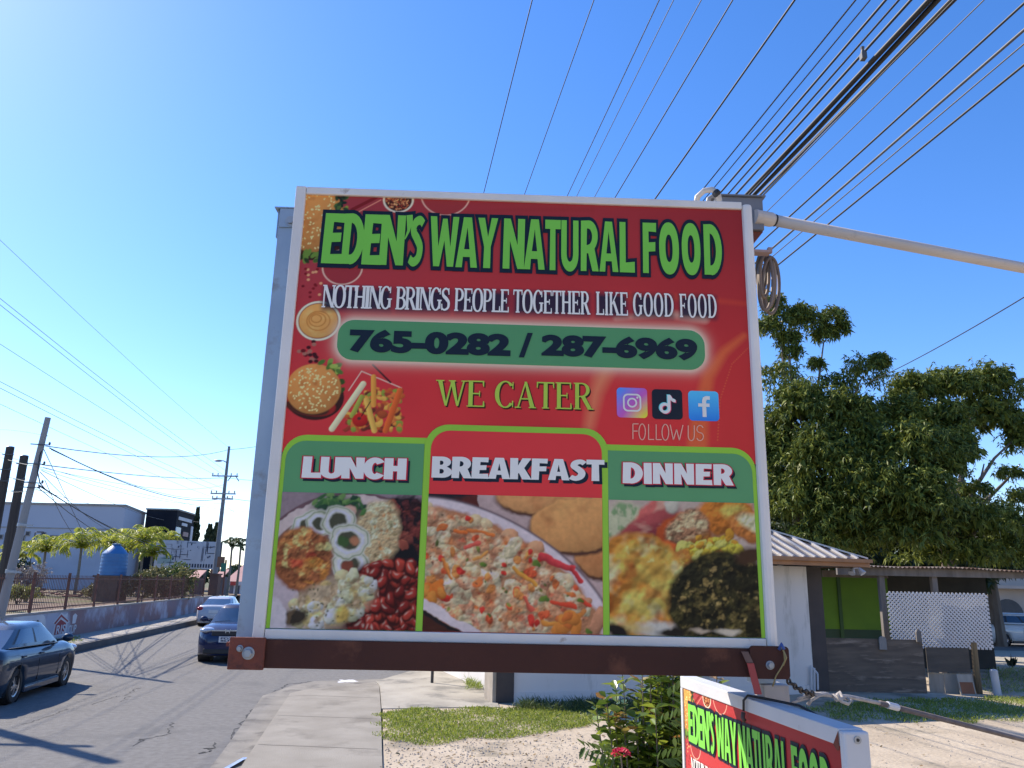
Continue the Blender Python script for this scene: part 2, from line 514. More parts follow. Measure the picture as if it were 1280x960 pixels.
bl, br = at(183, 642, 90)[0], at(222, 640, 90)[0]
bz = at(200, 637.5, 90)[2]
bx2 = at(243, 645, 97)[0]
bk = thing('black_building', 'black clad building with small pale signs beside the warehouse', 'building', (br, 90, .9))
M_BLK = mat('black cladding', (0.012, 0.013, 0.018), (0.02, 0.021, 0.027), 0.5, 0.8, spec=.2)
b = MB(); b.prism([(bl, 90), (br, 90), (bx2, 97), (bl, 99)], .88, bz); link('walls', b, M_BLK, bk)
b = MB(); b.prism([(bl - .1, 89.9), (br + .05, 89.88), (bx2 + .12, 97), (bl - .1, 99)], bz + .003, bz + .18); link('roof_edge', b, M_CAP, bk)
def on_side(u, z, o=.05):      # the receding right side of the black building
    d = np.array([bx2 - br, 7.0]); n = np.array([d[1], -d[0]]) / np.linalg.norm(d)
    return (br + d[0] * u + n[0] * o, 90 + d[1] * u + n[1] * o, z)
def side_panel(name, u0, u1, z0, z1, m, par):
    b = MB(); vs = [on_side(u, z, o) for o in (.0, .08) for u, z in ((u0, z0), (u1, z0), (u1, z1), (u0, z1))]
    b.add(vs, [(4, 5, 6, 7), (0, 3, 2, 1), (0, 1, 5, 4), (1, 2, 6, 5), (2, 3, 7, 6), (3, 0, 4, 7)]); return link(name, b, m, par)
zz = lambda py: at(232, py, 93.5)[2]
M_PALE = mat('pale sign board', (0.60, 0.60, 0.62), (0.5, 0.5, 0.52), 1, .6)
side_panel('sign_board', .08, .85, zz(652), zz(648), M_PALE, bk)
side_panel('sign_board', .3, .6, zz(658), zz(654.5), M_PALE, bk)
side_panel('window', .0, .26, zz(671.5), zz(661), mat('window blue glass', (.30, .42, .52), (.25, .36, .46), 1, .2), bk)
side_panel('poster', .42, .72, zz(670.5), zz(665), mat('peach poster', (.42, .28, .24), (.34, .22, .2), 2, .7), bk)
side_panel('downpipe', .86, .98, 1.0, zz(656), M_PALE, bk)

# faded billboard
YBI = 66.0
L0, L1 = at(196, 676, YBI), at(278, 676, YBI + 2)
zb0, zb1 = at(240, 711, YBI)[2], at(240, 675.5, YBI)[2]
bb = thing('billboard', 'weathered white billboard covered in black scrawl and drips', 'billboard', ((L0[0] + L1[0]) / 2, YBI + 1, .9))
dB = (L1 - L0)[:2]; nB = np.array([dB[1], -dB[0]]) / np.linalg.norm(dB)
def on_bill(u, z, o=0.0):
    return (L0[0] + dB[0] * u + nB[0] * o, L0[1] + dB[1] * u + nB[1] * o, z)
def bill_slab(name, poly, o0, o1, m, par):
    b = MB(); n = len(poly)
    vs = [on_bill(u, z, o0) for u, z in poly] + [on_bill(u, z, o1) for u, z in poly]
    b.add(vs, [list(range(n, 2 * n)), list(reversed(range(n)))] + [(i, (i + 1) % n, n + (i + 1) % n, n + i) for i in range(n)])
    return link(name, b, m, par)
M_BILL = mat('weathered billboard', (0.52, 0.53, 0.56), (0.44, 0.46, 0.50), 0.8, .7, c3=(0.05, 0.05, 0.06), s3=1.3, t3=0.66, stretch=(1.2, 1.2, .55))
pan = bill_slab('panel', [(0, zb0), (1, zb0), (1, zb1), (0, zb1)], -.12, 0, M_BILL, bb)
bill_slab('edge_band', [(.965, zb0 - .02), (1.01, zb0 - .02), (1.01, zb1 + .04), (.965, zb1 + .04)], -.14, .02, mat('billboard steel', (.12, .12, .14), None, 3, .6), bb)
hz = zb1 - zb0
for k in range(34):
    u = rnd.uniform(.12, .9); z = zb0 + hz * rnd.uniform(.2, .95)
    w, h = rnd.uniform(.004, .02), hz * rnd.uniform(.01, .05)
    if rnd.random() < .55: w, h = .006, hz * rnd.uniform(.08, .3)
    if rnd.random() < .2: w, h = .08, hz * .012
    bill_slab('scrawl', [(u - w, z - h), (u + w * .6, z - h * 1.3), (u + w, z + h * .6), (u - w * .3, z + h)], .001, .004 + k * .0004, M_NPNT, bb)
for k in range(14):
    u = .40 + k * .042
    bill_slab('letter', [(u, zb0 + .12), (u + .026, zb0 + .12), (u + .026, zb0 + .42), (u, zb0 + .42)], .001, .006, M_NPNT, bb)
bill_slab('green_picture', [(.05, zb0 + .35), (.27, zb0 + .35), (.27, zb0 + 1.15), (.05, zb0 + .8)], .001, .0035, mat('faded green print', (.25, .36, .34), (.32, .42, .42), 2, .7), bb)
for u in (.1, .5, .9):
    b = MB(); p = on_bill(u, 0, -.22); b.box(p[0] - .08, p[0] + .08, p[1] - .08, p[1] + .08, .88, zb1 - .2); link('leg', b, M_IRON, bb)

# pink roofed house and small structures at the end of the road
PY = 78.0
M_PINK = mat('pink roof sheet', (0.50, 0.26, 0.23), (0.42, 0.21, 0.19), 1, .7)
ph = thing('pink_house', 'small house with pink roof and red white fascia at the road end', 'house', (*at(297, 735, PY)[:2], 0))
x0, x1 = at(281, 720, PY)[0], at(330, 720, PY)[0]
ze, zr = at(290, 727, PY)[2], at(295, 694, PY + 4)[2]
b = MB(); b.box(x0 + .4, x1 - .4, PY + .5, PY + 8, -.02, ze); link('walls', b, mat('blue grey house wall', (.16, .18, .24), (.12, .14, .2), .8, .8), ph)  # dark blue grey wall colour
b = MB(); b.add([(x0, PY, ze + .02), (x1, PY, ze + .02), (x1, PY + 9, ze + .02), (x0, PY + 9, ze + .02), (x0 + 1.2, PY + 4.5, zr), (x1 - 1.2, PY + 4.5, zr)], [(0, 1, 5, 4), (1, 2, 5), (2, 3, 4, 5), (3, 0, 4), (3, 2, 1, 0)]); link('roof', b, M_PINK, ph)
zf = at(290, 730, PY)[2]
for k in range(6):
    xa = x0 + (x1 - x0) * k / 6; xb = x0 + (x1 - x0) * (k + 1) / 6
    b = MB(); b.box(xa, xb, PY - .12, PY - .03, zf - .12, ze + .01); link('fascia', b, M_WPNT if k % 2 == 0 else mat('red fascia', (.45, .05, .04), None, 3, .6), ph)
for k in range(4):
    xa = x0 + 1 + (x1 - x0 - 2) * k / 3
    b = MB(); b.box(xa - .07, xa + .07, PY + .1, PY + .24, -.02, ze); link('porch_post', b, M_WPNT, ph)
for j, (pa, pb, pya, pyb) in enumerate([(236, 249, 717, 722), (268, 279, 716, 721)]):
    Y = 71.5; xa, xb = at(pa, 720, Y)[0], at(pb, 720, Y)[0]; z1, z0 = at(pa, pya - 2, Y)[2], at(pa, pyb, Y)[2]
    kx = thing('roadside_stall', ('pink roofed stall under the billboard' if j == 0 else 'pink roofed stall beside the far utility pole'), 'stall', ((xa + xb) / 2, Y + .6, 0))
    b = MB(); b.add([(xa, Y, z0), (xb, Y, z0), (xb, Y + 1.6, z1 + .2), (xa, Y + 1.6, z1 + .2), (xa, Y, z0 - .06), (xb, Y, z0 - .06), (xb, Y + 1.6, z1 + .1), (xa, Y + 1.6, z1 + .1)], [(0, 1, 2, 3), (7, 6, 5, 4), (0, 4, 5, 1), (1, 5, 6, 2), (2, 6, 7, 3), (3, 7, 4, 0)]); link('roof', b, M_PINK, kx)
    b = MB(); b.box(xa + .1, xb - .1, Y + .3, Y + 1.5, -.02, z0 + .02); link('walls', b, mat('stall boards', (.10, .09, .10), (.14, .12, .12), 2, .8), kx)
gp_ = at(282, 712, 58.5)
sg = thing('roadside_sign', 'brown and green sign boards hung at the far utility pole', 'sign', (gp_[0], 58.4, 0))
b = MB(); b.box(gp_[0] - .05, gp_[0] + .05, 58.35, 58.45, -.02, at(282, 700, 58.5)[2]); link('post', b, M_IRON, sg)
a_, c_ = at(271, 709, 58.2), at(281, 696, 58.2)
b = MB(); b.box(a_[0], c_[0], 58.15, 58.28, a_[2], c_[2]); link('brown_board', b, mat('brown board', (.22, .11, .06), None, 3, .7), sg)
a_, c_ = at(276, 714.5, 58.1), at(283, 704, 58.1)
b = MB(); b.box(a_[0], c_[0], 58.02, 58.12, a_[2], c_[2]); link('green_board', b, mat('green board', (.05, .20, .12), None, 3, .7), sg)
# ---- blue water tank on its block stand
YT = 47.0
tl, tr_ = at(124.5, 719, YT), at(156.5, 719, YT)
tx = (tl[0] + tr_[0]) / 2; rr = (tr_[0] - tl[0]) / 2
tb, ts, tt = tl[2], at(140, 692, YT)[2], at(140, 680.5, YT)[2]
wt = thing('water_tank', 'blue plastic water tank with conical top standing on a brown stand', 'water tank', (tx, YT, .9))
b = MB()
prof = [(rr * 1.0, tb)]
for k in range(6):
    z = tb + (ts - tb) * (k + .2) / 6; d = (ts - tb) / 6
    q = 1.0 - .035 * k / 6 * 1.4
    prof += [(rr * q, z), (rr * q * .985, z + d * .35), (rr * q * .985, z + d * .5), (rr * q, z + d * .65)]
prof += [(rr * .94, ts), (rr * .55, ts + (tt - ts) * .62), (rr * .3, ts + (tt - ts) * .9), (rr * .28, tt - .03)]
b.lathe(prof, 32, Matrix.Translation((tx, YT, 0)))
link('tank_body', b, mat('blue tank plastic', (0.05, 0.19, 0.40), (0.04, 0.15, 0.33), 1.5, .45), wt, smooth=True)
b = MB(); b.lathe([(rr * .33, tt - .028), (rr * .33, tt + .03), (rr * .1, tt + .06)], 20, Matrix.Translation((tx, YT, 0))); link('lid', b, mat('blue tank lid', (.05, .17, .36), None, 3, .5), wt)
b = MB(); b.box(tx - rr * .9, tx + rr * .9, YT - rr * .9, YT + rr * .9, .88, tb - .12); b.box(tx - rr * 1.02, tx + rr * 1.02, YT - rr * 1.02, YT + rr * 1.02, tb - .117, tb - .002)
link('block_stand', b, mat('brown blockwork', (.13, .10, .08), (.09, .07, .055), 2, .95, bump=.3), wt)

# ---- poles
M_POLE = mat('weathered concrete pole', (0.34, 0.33, 0.31), (0.26, 0.25, 0.24), 1.2, .9, bump=.2, stretch=(1, 1, .2))
M_WOOD = mat('dark timber pole', (0.045, 0.038, 0.034), (0.075, 0.062, 0.052), 3, .9, bump=.4, stretch=(3, 3, .2))
M_STEEL = mat('galvanised steel', (0.30, 0.32, 0.34), (0.40, 0.42, 0.44), 5, .5, .6)
M_INS = mat('brown insulator', (.06, .03, .02), None, 3, .3)
M_WIRE = mat('black cable', (0.012, 0.012, 0.013), (0.02, 0.02, 0.02), 5, .6)
M_WIRE2 = mat('grey cable', (0.06, 0.06, 0.065), (0.09, 0.09, 0.09), 5, .6)
pt, pb = at(60, 522, 24), at(0, 770, 24)
dr = (pt - pb) / np.linalg.norm(pt - pb)
base = pb + dr * ((.2 - pb[2]) / dr[2])
lp = thing('utility_pole', 'pale grey concrete utility pole leaning to the right by the mural wall', 'utility pole', base)
b = MB(); b.tube([base - dr * .3, pt], [.145, .085], 14); link('pole', b, M_POLE, lp, smooth=False)
for py, z in ((660, 0), (717, 0)):
    t = (py - 522) / (770 - 522); p = pt + (pb - pt) * t
    b = MB(); b.tube([p - dr * .05, p + dr * .05], [.105 + .055 * t, .105 + .055 * t], 14); b.bar(p + Vector((0, -.17, 0)), p + Vector((.42, -.17, -.02)), .04, .05); link('steel_band', b, M_STEEL, lp)
for py, r_ in ((558, .3), (583, .28), (607, .36), (613, .3)):
    t = (py - 522) / (770 - 522); p = pt + (pb - pt) * t
    b = MB(); b.bar(p + Vector((-.25, -.14, 0)), p + Vector((r_, -.14, -.02)), .025, .03); b.ball(p + Vector((r_ + .03, -.14, .02)), .035, .035, .06, 8); link('cable_bracket', b, M_WIRE2, lp)
def wood_pole(px, py, Y, lab):
    p = at(px, py, Y)
    t = thing('timber_pole', lab, 'utility pole', (p[0], Y, .2), group='dark timber poles behind the leaning pole')
    b = MB(); b.tube([(p[0], Y, .1), (p[0], Y, p[2] * .5), (p[0], Y, p[2])], [.21, .185, .165], 12); link('pole', b, M_WOOD, t)
    b = MB(); b.lathe([(.17, p[2]), (.14, p[2] + .03), (.02, p[2] + .05)], 12, Matrix.Translation((p[0], Y, 0))); link('cap', b, M_STEEL, t)
    for dz in (.35, 1.0, 1.5):
        b = MB(); b.bar((p[0] - .16, Y - .2, p[2] - dz), (p[0] + .26, Y - .2, p[2] - dz), .03, .04); b.ball((p[0] + .28, Y - .2, p[2] - dz), .05, .05, .07, 8); link('cable_bracket', b, M_WIRE2, t)
    return p
wp1 = wood_pole(13, 559, 34, 'tallest dark timber pole at the left edge of the photo')
wp2 = wood_pole(30.5, 570, 33, 'dark timber pole close behind the leaning grey pole')
# far pole
fp = at(286.5, 558, 60); fz = fp[2]; fx = fp[0]
FP = thing('utility_pole', 'tall far steel utility pole with crossarms and a street light', 'utility pole', (fx, 60, 0))
b = MB(); b.tube([(fx, 60, -.1), (fx, 60, fz * .5), (fx, 60, fz)], [.21, .16, .09], 12); link('pole', b, mat('grey steel pole', (.16, .17, .18), (.20, .21, .22), 2, .6), FP)
for py, w in ((595.5, 1.0), (617.5, .95), (624, .8)):
    z = at(285, py, 60)[2]
    b = MB(); b.box(fx - w, fx + w, 59.78, 59.88, z - .05, z + .05); link('crossarm', b, M_STEEL, FP)
    for k in (-.95, -.55, .45, .9):
        b = MB(); b.lathe([(.02, z + .05), (.05, z + .10), (.03, z + .14), (.05, z + .18), (.02, z + .24)], 8, Matrix.Translation((fx + k * w, 59.83, 0))); link('insulator', b, M_INS, FP)
z = at(285, 577, 60)[2]
b = MB(); b.tube([(fx, 60, z - .1), (fx - .3, 60, z + .05), (fx - .45, 60, z + .06)], .04, 8); arm = link('lamp_arm', b, M_STEEL, FP)
b = MB(); b.ball((fx - .72, 60, z + .05), .34, .16, .09, 12); link('street_lamp_head', b, M_STEEL, FP, smooth=True)
z = at(285, 600, 60)[2]
b = MB(); b.tube([(fx + .25, 59.8, z - .1), (fx + .5, 59.8, z + .28), (fx + .8, 59.8, z + .32), (fx + 1.1, 59.8, z - .1)], .035, 6); link('jumper_loop', b, M_WIRE, FP)
# poles the photo shows only by their wires and shadow
LATX = lambda lat, y: lat - .15 * y
hp = (LATX(3.0, 50), 50.0)
HP = thing('utility_pole', 'utility pole behind the big sign carrying the overhead cables', 'utility pole', (*hp, 0))
b = MB(); b.tube([(*hp, -.1), (*hp, 6), (*hp, 12)], [.2, .17, .12], 12); link('pole', b, M_POLE, HP)
for z in (5.3, 6.2, 7.6, 8.6, 9.9, 11.3):
    b = MB(); b.box(hp[0] - 1.0, hp[0] + 1.1, 49.76, 49.86, z - .1, z); link('crossarm', b, M_STEEL, HP)
NP = (-14.0, 17.4)
NPo = thing('utility_pole', 'utility pole left of the view whose shadow crosses the road', 'utility pole', (*NP, .2))
b = MB(); b.tube([(*NP, .1), (NP[0], NP[1], 9.4)], [.2, .13], 12); link('pole', b, M_POLE, NPo)
b = MB(); b.box(NP[0] - .9, NP[0] + .9, NP[1] - .25, NP[1] - .15, 7.6, 7.7); link('crossarm', b, M_STEEL, NPo)

# ---- overhead wires
SPL = []
def wire(name, pts, r, m, lab, group=None, n=6):
    b = MB(); b.tube(pts, r, n)
    for a, c in SPL:
        a, c = np.array(a), np.array(c)
        for t in (.35, .42, .8): b.tube([a + (c - a) * t, a + (c - a) * (t + .018)], r * 1.75, 8)
    o = link(name, b, m, smooth=True)
    return props(o, lab, 'wire', group)
def sag(a, c, s, n=14):
    a = np.array(a, float); c = np.array(c, float)
    return [tuple(a + (c - a) * t - np.array([0, 0, s * 4 * t * (1 - t)])) for t in np.linspace(0, 1, n + 1)]
TOP = [(605, 240, 11.6, .012, 0), (656, 242, 11.2, .010, 0), (710, 243, 10.4, .010, 1), (722, 243, 10.3, .008, 1), (745, 243, 10.15, .009, 1), (770, 245, 9.8, .012, 0), (820, 247, 9.3, .018, 0),
       (872, 245, 8.7, .013, 0), (884, 245, 8.6, .011, 0), (897, 245, 8.3, .02, 0), (908, 245, 8.1, .016, 0), (918, 245, 7.95, .021, 0), (954, 245, 7.25, .009, 0),
       (972, 252, 6.7, .007, 1), (975, 282, 6.2, .013, 0), (978, 300, 5.9, .015, 1), (985, 305, 5.7, .007, 1), (980, 326, 5.2, .010, 0)]
tlab = {0: 'black overhead cable running up the sky above the big sign', 1: 'thin grey overhead cable running up the sky above the big sign'}
special = {0: 'leftmost thin wire crossing the sky above the word NATURAL', 6: 'thick twisted black cable meeting the sign top above FOOD, alone between thinner ones', 17: 'lowest of the upper right wires, passing just above the white conduit'}
for i, (px, py, z, r_, g) in enumerate(TOP):
    p = gnd(px, py, z)
    lat = p[0] + .15 * p[1]
    pts = []
    for y in (-22, -10, 0, 6, 12, 20, 30, 40, 49.81):
        pts.append((lat - .15 * y, y, z + .0006 * (y - 13) * (y - 13) * .25))
    SPL = [(pts[3], pts[4])] if i in () else []
    wire('overhead_wire', pts, r_ * .78, M_WIRE2 if g else M_WIRE, special.get(i, tlab[g]), 'overhead wires in the upper right sky')
SPL = []
# the thick bundle: several cables lashed together
bd = thing('cable_bundle', 'thickest black cable bundle in the upper right sky with a steel clamp', 'wire', (*gnd(940, 245, 7.4)[:2], 7.4), group='overhead wires in the upper right sky')
p0 = gnd(938, 245, 7.45)
for k, (dx, dz, r_, mm) in enumerate([(-.07, 0, .020, M_WIRE), (-.02, .012, .017, M_WIRE), (.03, .0, .028, M_WIRE), (.10, -.02, .013, M_WIRE2), (.14, .01, .018, M_WIRE), (.175, .0, .008, M_WIRE2)]):
    pts = []
    for y in np.arange(-22, 50.1, 3):
        pts.append((p0[0] + .15 * p0[1] + dx * (1 + .3 * math.sin(y * .7 + k)) - .15 * y, y, p0[2] + dz + .012 * math.sin(y * .9 + k * 2) + .00015 * (y - 13) ** 2))
    b = MB(); b.tube(pts, r_, 6); link('cable', b, mm, bd, smooth=True)
q = gnd(1079, 70, 7.52)
b = MB(); b.box(q[0] - .025, q[0] + .025, q[1] - .03, q[1] + .03, 7.48, 7.55); b.lathe([(.025, 7.55), (.015, 7.59), (.022, 7.62)], 8, Matrix.Translation((q[0], q[1], 0))); link('clamp', b, M_WIRE2, bd)
a_, c_ = at(1085, 478, 27), at(1330, 341, 12)
wire('service_wire', sag(a_, c_, .1), .012, M_WIRE, 'single thin wire rising right above the mango trees')

LATL = fx + .15 * 59.83
LEFT = [(300, .0, .006), (373, .3, .008), (381, .1, .008), (430, -.2, .007), (477, .35, .008), (485, .2, .008), (505, -.1, .006)]
for i, (py, dl, r_) in enumerate(LEFT):
    d = ray(0, py); t = (LATL + dl) / (d[0] + .15 * d[1]); P = np.array([0, 0, HC]) + d * t
    zend = at(285, [575, 590, 596, 600, 612, 618, 626][i], 60)[2] if i else fz - .1
    pts = []
    for y in (-15, 0, P[1], 22, 30, 40, 50, 59.83):
        zz_ = P[2] + (zend - P[2]) * max(0, (y - P[1]) / (59.83 - P[1])) - .18 * math.sin(PI * min(1, max(0, (y - P[1]) / (59.83 - P[1]))))
        pts.append((LATL + dl - .15 * y + (fx - (LATL + dl - .15 * 59.83)) * max(0, (y - P[1]) / (59.83 - P[1])) * .6, y, zz_))
    pts.sort(key=lambda q: q[1])
    wire('overhead_wire', pts, r_, M_WIRE2, 'highest wire slanting down the left sky to the far pole' if i == 0 else 'grey wire slanting down the left sky to the far pole', 'wires in the left sky')
def W(x0, y0, Y0_, x1, y1, Y1_, s, r_, lab='thin wire strung from the leaning pole across the left sky', n=14):
    r_ *= .85
    a = at(x0, y0, Y0_); c = at(x1, y1, Y1_)
    wire('pole_wire', sag(a, c, s, n), r_, M_WIRE, lab, 'wires at the leaning pole')
g1 = 'thin wire strung from the leaning pole across the left sky'
W(57, 557.5, 24, 286, 562, 60, .45, .018, 'topmost near level wire from the leaning pole to the far pole top')
W(286, 562, 60, 345, 553, 70, .1, .018, 'wire running right from the far pole top behind the sign')
W(53, 581, 24, 283, 597, 60, .2, .018); W(283, 597, 60, 345, 601, 75, .1, .018, 'wire running right from the far pole crossarm behind the sign')
W(62, 560, 24, 283, 622, 60, .75, .022); W(64, 562, 24, 283, 620, 60, .7, .012); W(283, 622, 60, 345, 628, 75, .1, .022, 'lower wire running right from the far pole behind the sign')
W(50, 584, 24, 280, 606, 60, .5, .009); W(50, 586, 24, 283, 628, 60, .5, .009)
W(52, 588, 24, 205, 650, 66, .2, .012); W(50, 590, 24, 150, 668, 50, .3, .012); W(54, 584, 24, 330, 640, 70, .4, .009)
W(48, 606, 24, 230, 686, 66, .6, .022, 'heavy drooping cable from the leaning pole towards the billboard'); W(48, 607, 24, 215, 680, 66, .5, .015, 'second drooping cable just above the heavy one by the billboard'); W(47, 609, 24, 190, 690, 62, .55, .015)
W(55, 562, 24, 112, 684, 52, .0, .013, 'slack black cable hanging from the leaning pole down into the palms'); W(56, 600, 24, 100, 676, 52, .25, .012, 'slack cable dropping from the leaning pole beside the tank')
W(0, 565, 38, 32, 577, 33, .05, .015, 'short wire reaching the dark timber poles from the left'); W(0, 571, 38, 46, 583, 24, .05, .015, 'short wire reaching the leaning pole from the left')
W(0, 592, 40, 48, 604, 24, .05, .012, 'lower short wire reaching the leaning pole from the left'); W(0, 612, 40, 46, 612, 24, .1, .01, 'level short wire reaching the leaning pole from the left')
W(46, 612, 24, 130, 632, 80, .1, .012); W(242, 652, 70, 283, 650, 60, .1, .012, 'thin wire from the black building to the far pole')
for (x0, y0, x1, y1) in ((284, 634, 345, 668), (284, 640, 345, 690)):
    W(x0, y0, 60, x1, y1, 50, .1, .012, 'wire slanting down right from the far pole behind the sign')
W(0, 537, 40, 60, 545, 24, -.05, .009, 'thin wire passing just above the dark timber poles')
lw = [at(53, 560, 24), at(50, 570, 23.9), at(47, 590, 23.9), at(50, 604, 23.9), at(57, 612, 23.9)]
wire('drop_loop', lw, .018, M_WIRE, 'loose cable loop hanging down the side of the leaning pole')

# ================================================================== vegetation
def leaf_quads(c, d, L_, Wd, droop=.25, nrm=None):
    """kite shaped leaves: c (n,3) base, d (n,3) direction, L_, Wd (n,)"""
    n = len(c)
    d = d / np.linalg.norm(d, axis=1, keepdims=True)
    r = rng.normal(size=(n, 3)) if nrm is None else nrm
    sd = np.cross(d, r); sd /= np.linalg.norm(sd, axis=1, keepdims=True) + 1e-9
    up = np.cross(sd, d)
    L_ = L_[:, None]; Wd = Wd[:, None]
    mid = c + d * L_ * .45 + up * 0
    tip = c + d * L_ - np.array([0, 0, 1]) * droop * L_
    V = np.stack([c, mid + sd * Wd * .5 + up * Wd * .16, tip, mid - sd * Wd * .5 + up * Wd * .16], 1).reshape(-1, 3)
    return V, np.arange(4 * n).reshape(n, 4)
def crown(lobes, per, leaf=(.12, .28), width=.058, nl=7, shell=(.55, 1.05), droop=.35):
    C = []
    for (c, rad, w) in lobes:
        n = max(4, int(per * w))
        v = rng.normal(size=(n, 3)); v /= np.linalg.norm(v, axis=1, keepdims=True)
        v[:, 2] = np.where(v[:, 2] < -.55, -v[:, 2], v[:, 2])
        q = rng.uniform(shell[0] ** 2, shell[1] ** 2, n) ** .5
        lump = 1 + .16 * np.sin(v[:, 0] * 7 + c[0]) * np.cos(v[:, 2] * 6 + c[1])
        q = np.where(rng.random(n) < (.13 if shell[1] > 1 else 0), q * rng.uniform(1.05, 1.38, n), q)
        C.append(np.array(c) + v * (q * lump)[:, None] * np.array(rad))
    C = np.concatenate(C)
    n = len(C)
    out = rng.normal(size=(n, nl, 3)); out[..., 2] -= .25
    base = np.repeat(C, nl, 0) + rng.normal(size=(n * nl, 3)) * .035
    d = out.reshape(-1, 3)
    L_ = rng.uniform(*leaf, n * nl); Wd = np.full(n * nl, width) * rng.uniform(.8, 1.25, n * nl)
    return leaf_quads(base, d, L_, Wd, droop), C
M_BARK = mat('grey brown bark', (0.12, 0.095, 0.075), (0.19, 0.16, 0.13), 4, .95, bump=.5, stretch=(1, 1, .25))
M_MANGO = mat('mango leaves', (0.022, 0.05, 0.011), (0.20, 0.235, 0.042), 1, .5, island=True, trans=.18, spec=.2)
def px_lobe(px, py, Y, rx, ry, w=1.0, ryd=None):
    p = at(px, py, Y); s = Y / FPX
    return (p, (rx * s, (ryd or rx) * s * .9, ry * s), w * max(rx * ry / 2500, .24))
def mango(lab, lobes, trunk, Yt, limbs_to, per):
    t = thing('mango_tree', lab, 'tree', (trunk, Yt, .1), group='mango trees behind the shed')
    (V, F_), C = crown(lobes, per)
    (V2, F2), _ = crown([q for q in lobes if q[2] > .3], per * .42, (.28, .48), .17, 5, (.0, .74), .3)
    F_ = np.concatenate([F_, F2 + len(V)]); V = np.concatenate([V, V2])
    np_link('crown', V, F_, M_MANGO, t)
    b = MB()
    fork = np.array([trunk, Yt, 3.6])
    b.tube([(trunk, Yt, 0), (trunk + .05, Yt, 1.6), fork], [.40, .32, .24], 12)
    for (px, py, Y, r_) in limbs_to:
        r_ *= .6; e = at(px, py, Y); m1 = fork + (e - fork) * .4 + np.array([rnd.uniform(-.4, .4), 0, .5]); m2 = fork + (e - fork) * .75 + np.array([rnd.uniform(-.3, .3), 0, .25])
        b.tube([fork - [0, 0, .2], m1, m2, e], [.2 * r_ + .08, .14 * r_ + .03, .08 * r_ + .015, .025], 8)
    link('trunk', b, M_BARK, t, smooth=True)
    return t
LA = [px_lobe(*a) for a in [(975, 400, 31, 22, 18), (1012, 408, 31, 24, 22), (1040, 400, 31, 20, 17), (968, 380, 31, 16, 12, .8), (1000, 393, 31, 20, 14), (962, 412, 31, 18, 14), (1032, 418, 31, 16, 12), (990, 440, 31, 14, 9, .7), (985, 425, 31, 16, 12, .8), (1052, 412, 31, 10, 10, .5),
      (975, 475, 31, 34, 22), (1000, 510, 30, 44, 34), (1040, 490, 30.5, 28, 20), (1078, 470, 30, 28, 26), (1100, 452, 30, 13, 10, .8), (1062, 520, 29.5, 40, 34), (970, 560, 31, 45, 50),
      (1030, 570, 29.5, 55, 46), (1060, 585, 28.5, 28, 30), (1000, 625, 30, 60, 40), (1055, 640, 29, 50, 38), (960, 620, 31, 40, 50), (1035, 675, 30, 70, 25), (1020, 455, 31, 10, 8, .5)]]
LB = [px_lobe(*a) for a in [(1145, 485, 31, 38, 22), (1190, 482, 31.5, 40, 25), (1235, 478, 32, 36, 24), (1262, 490, 32, 22, 25), (1125, 520, 30, 36, 28), (1170, 530, 31, 50, 34), (1230, 520, 32, 45, 30),
      (1272, 545, 32, 18, 42), (1090, 560, 29, 36, 30), (1140, 560, 28, 44, 34), (1175, 575, 28.5, 34, 34), (1195, 560, 30, 32, 28), (1100, 610, 28, 46, 38), (1150, 620, 27.5, 50, 40), (1200, 650, 29, 55, 26), (1245, 652, 30, 42, 22),
      (1275, 635, 31, 25, 24), (1130, 665, 28.5, 60, 28), (1190, 690, 30, 65, 20), (1260, 690, 31, 45, 24), (1220, 612, 30, 20, 10, .6), (1262, 592, 31, 16, 8, .6)]]
ta = at(1000, 700, 30.5)[0]; tb_ = at(1185, 700, 30)[0]
mango('mango tree nearest the sign, one tuft on a bare branch rising above its crown', LA, ta, 30.5, [(985, 425, 31, 1), (1030, 425, 31, .8), (975, 400, 31, .6), (1078, 470, 30, .9), (1060, 585, 28.5, .9), (970, 560, 31, 1), (1050, 640, 29, .7), (1000, 520, 30, 1)], 640)
mango('broad mango tree at the right edge with sky showing through gaps', LB, tb_, 30, [(1145, 485, 31, .8), (1235, 478, 32, 1), (1272, 545, 32, .8), (1275, 580, 32, .7), (1140, 560, 28, 1), (1100, 600, 28, .7), (1230, 580, 31, .7), (1190, 560, 30, 1), (1245, 650, 30, .6)], 640)
# bare twigs at the tuft tops
# dark trees further back that close the gaps under the crowns
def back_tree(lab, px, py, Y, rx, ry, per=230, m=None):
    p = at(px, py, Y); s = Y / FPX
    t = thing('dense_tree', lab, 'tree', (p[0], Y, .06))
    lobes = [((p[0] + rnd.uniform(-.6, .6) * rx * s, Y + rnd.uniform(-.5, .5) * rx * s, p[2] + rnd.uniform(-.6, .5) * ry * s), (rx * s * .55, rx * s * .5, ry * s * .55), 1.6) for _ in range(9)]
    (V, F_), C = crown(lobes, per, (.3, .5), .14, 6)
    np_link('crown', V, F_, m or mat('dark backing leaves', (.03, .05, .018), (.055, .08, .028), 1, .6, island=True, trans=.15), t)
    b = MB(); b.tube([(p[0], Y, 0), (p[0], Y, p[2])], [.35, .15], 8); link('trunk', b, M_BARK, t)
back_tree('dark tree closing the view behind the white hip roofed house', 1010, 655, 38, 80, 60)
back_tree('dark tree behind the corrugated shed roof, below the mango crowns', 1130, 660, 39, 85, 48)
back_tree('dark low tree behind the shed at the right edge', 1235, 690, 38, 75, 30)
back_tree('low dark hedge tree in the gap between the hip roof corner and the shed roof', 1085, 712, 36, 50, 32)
back_tree('low dark hedge tree behind the middle of the shed roof', 1170, 715, 36.5, 55, 28)

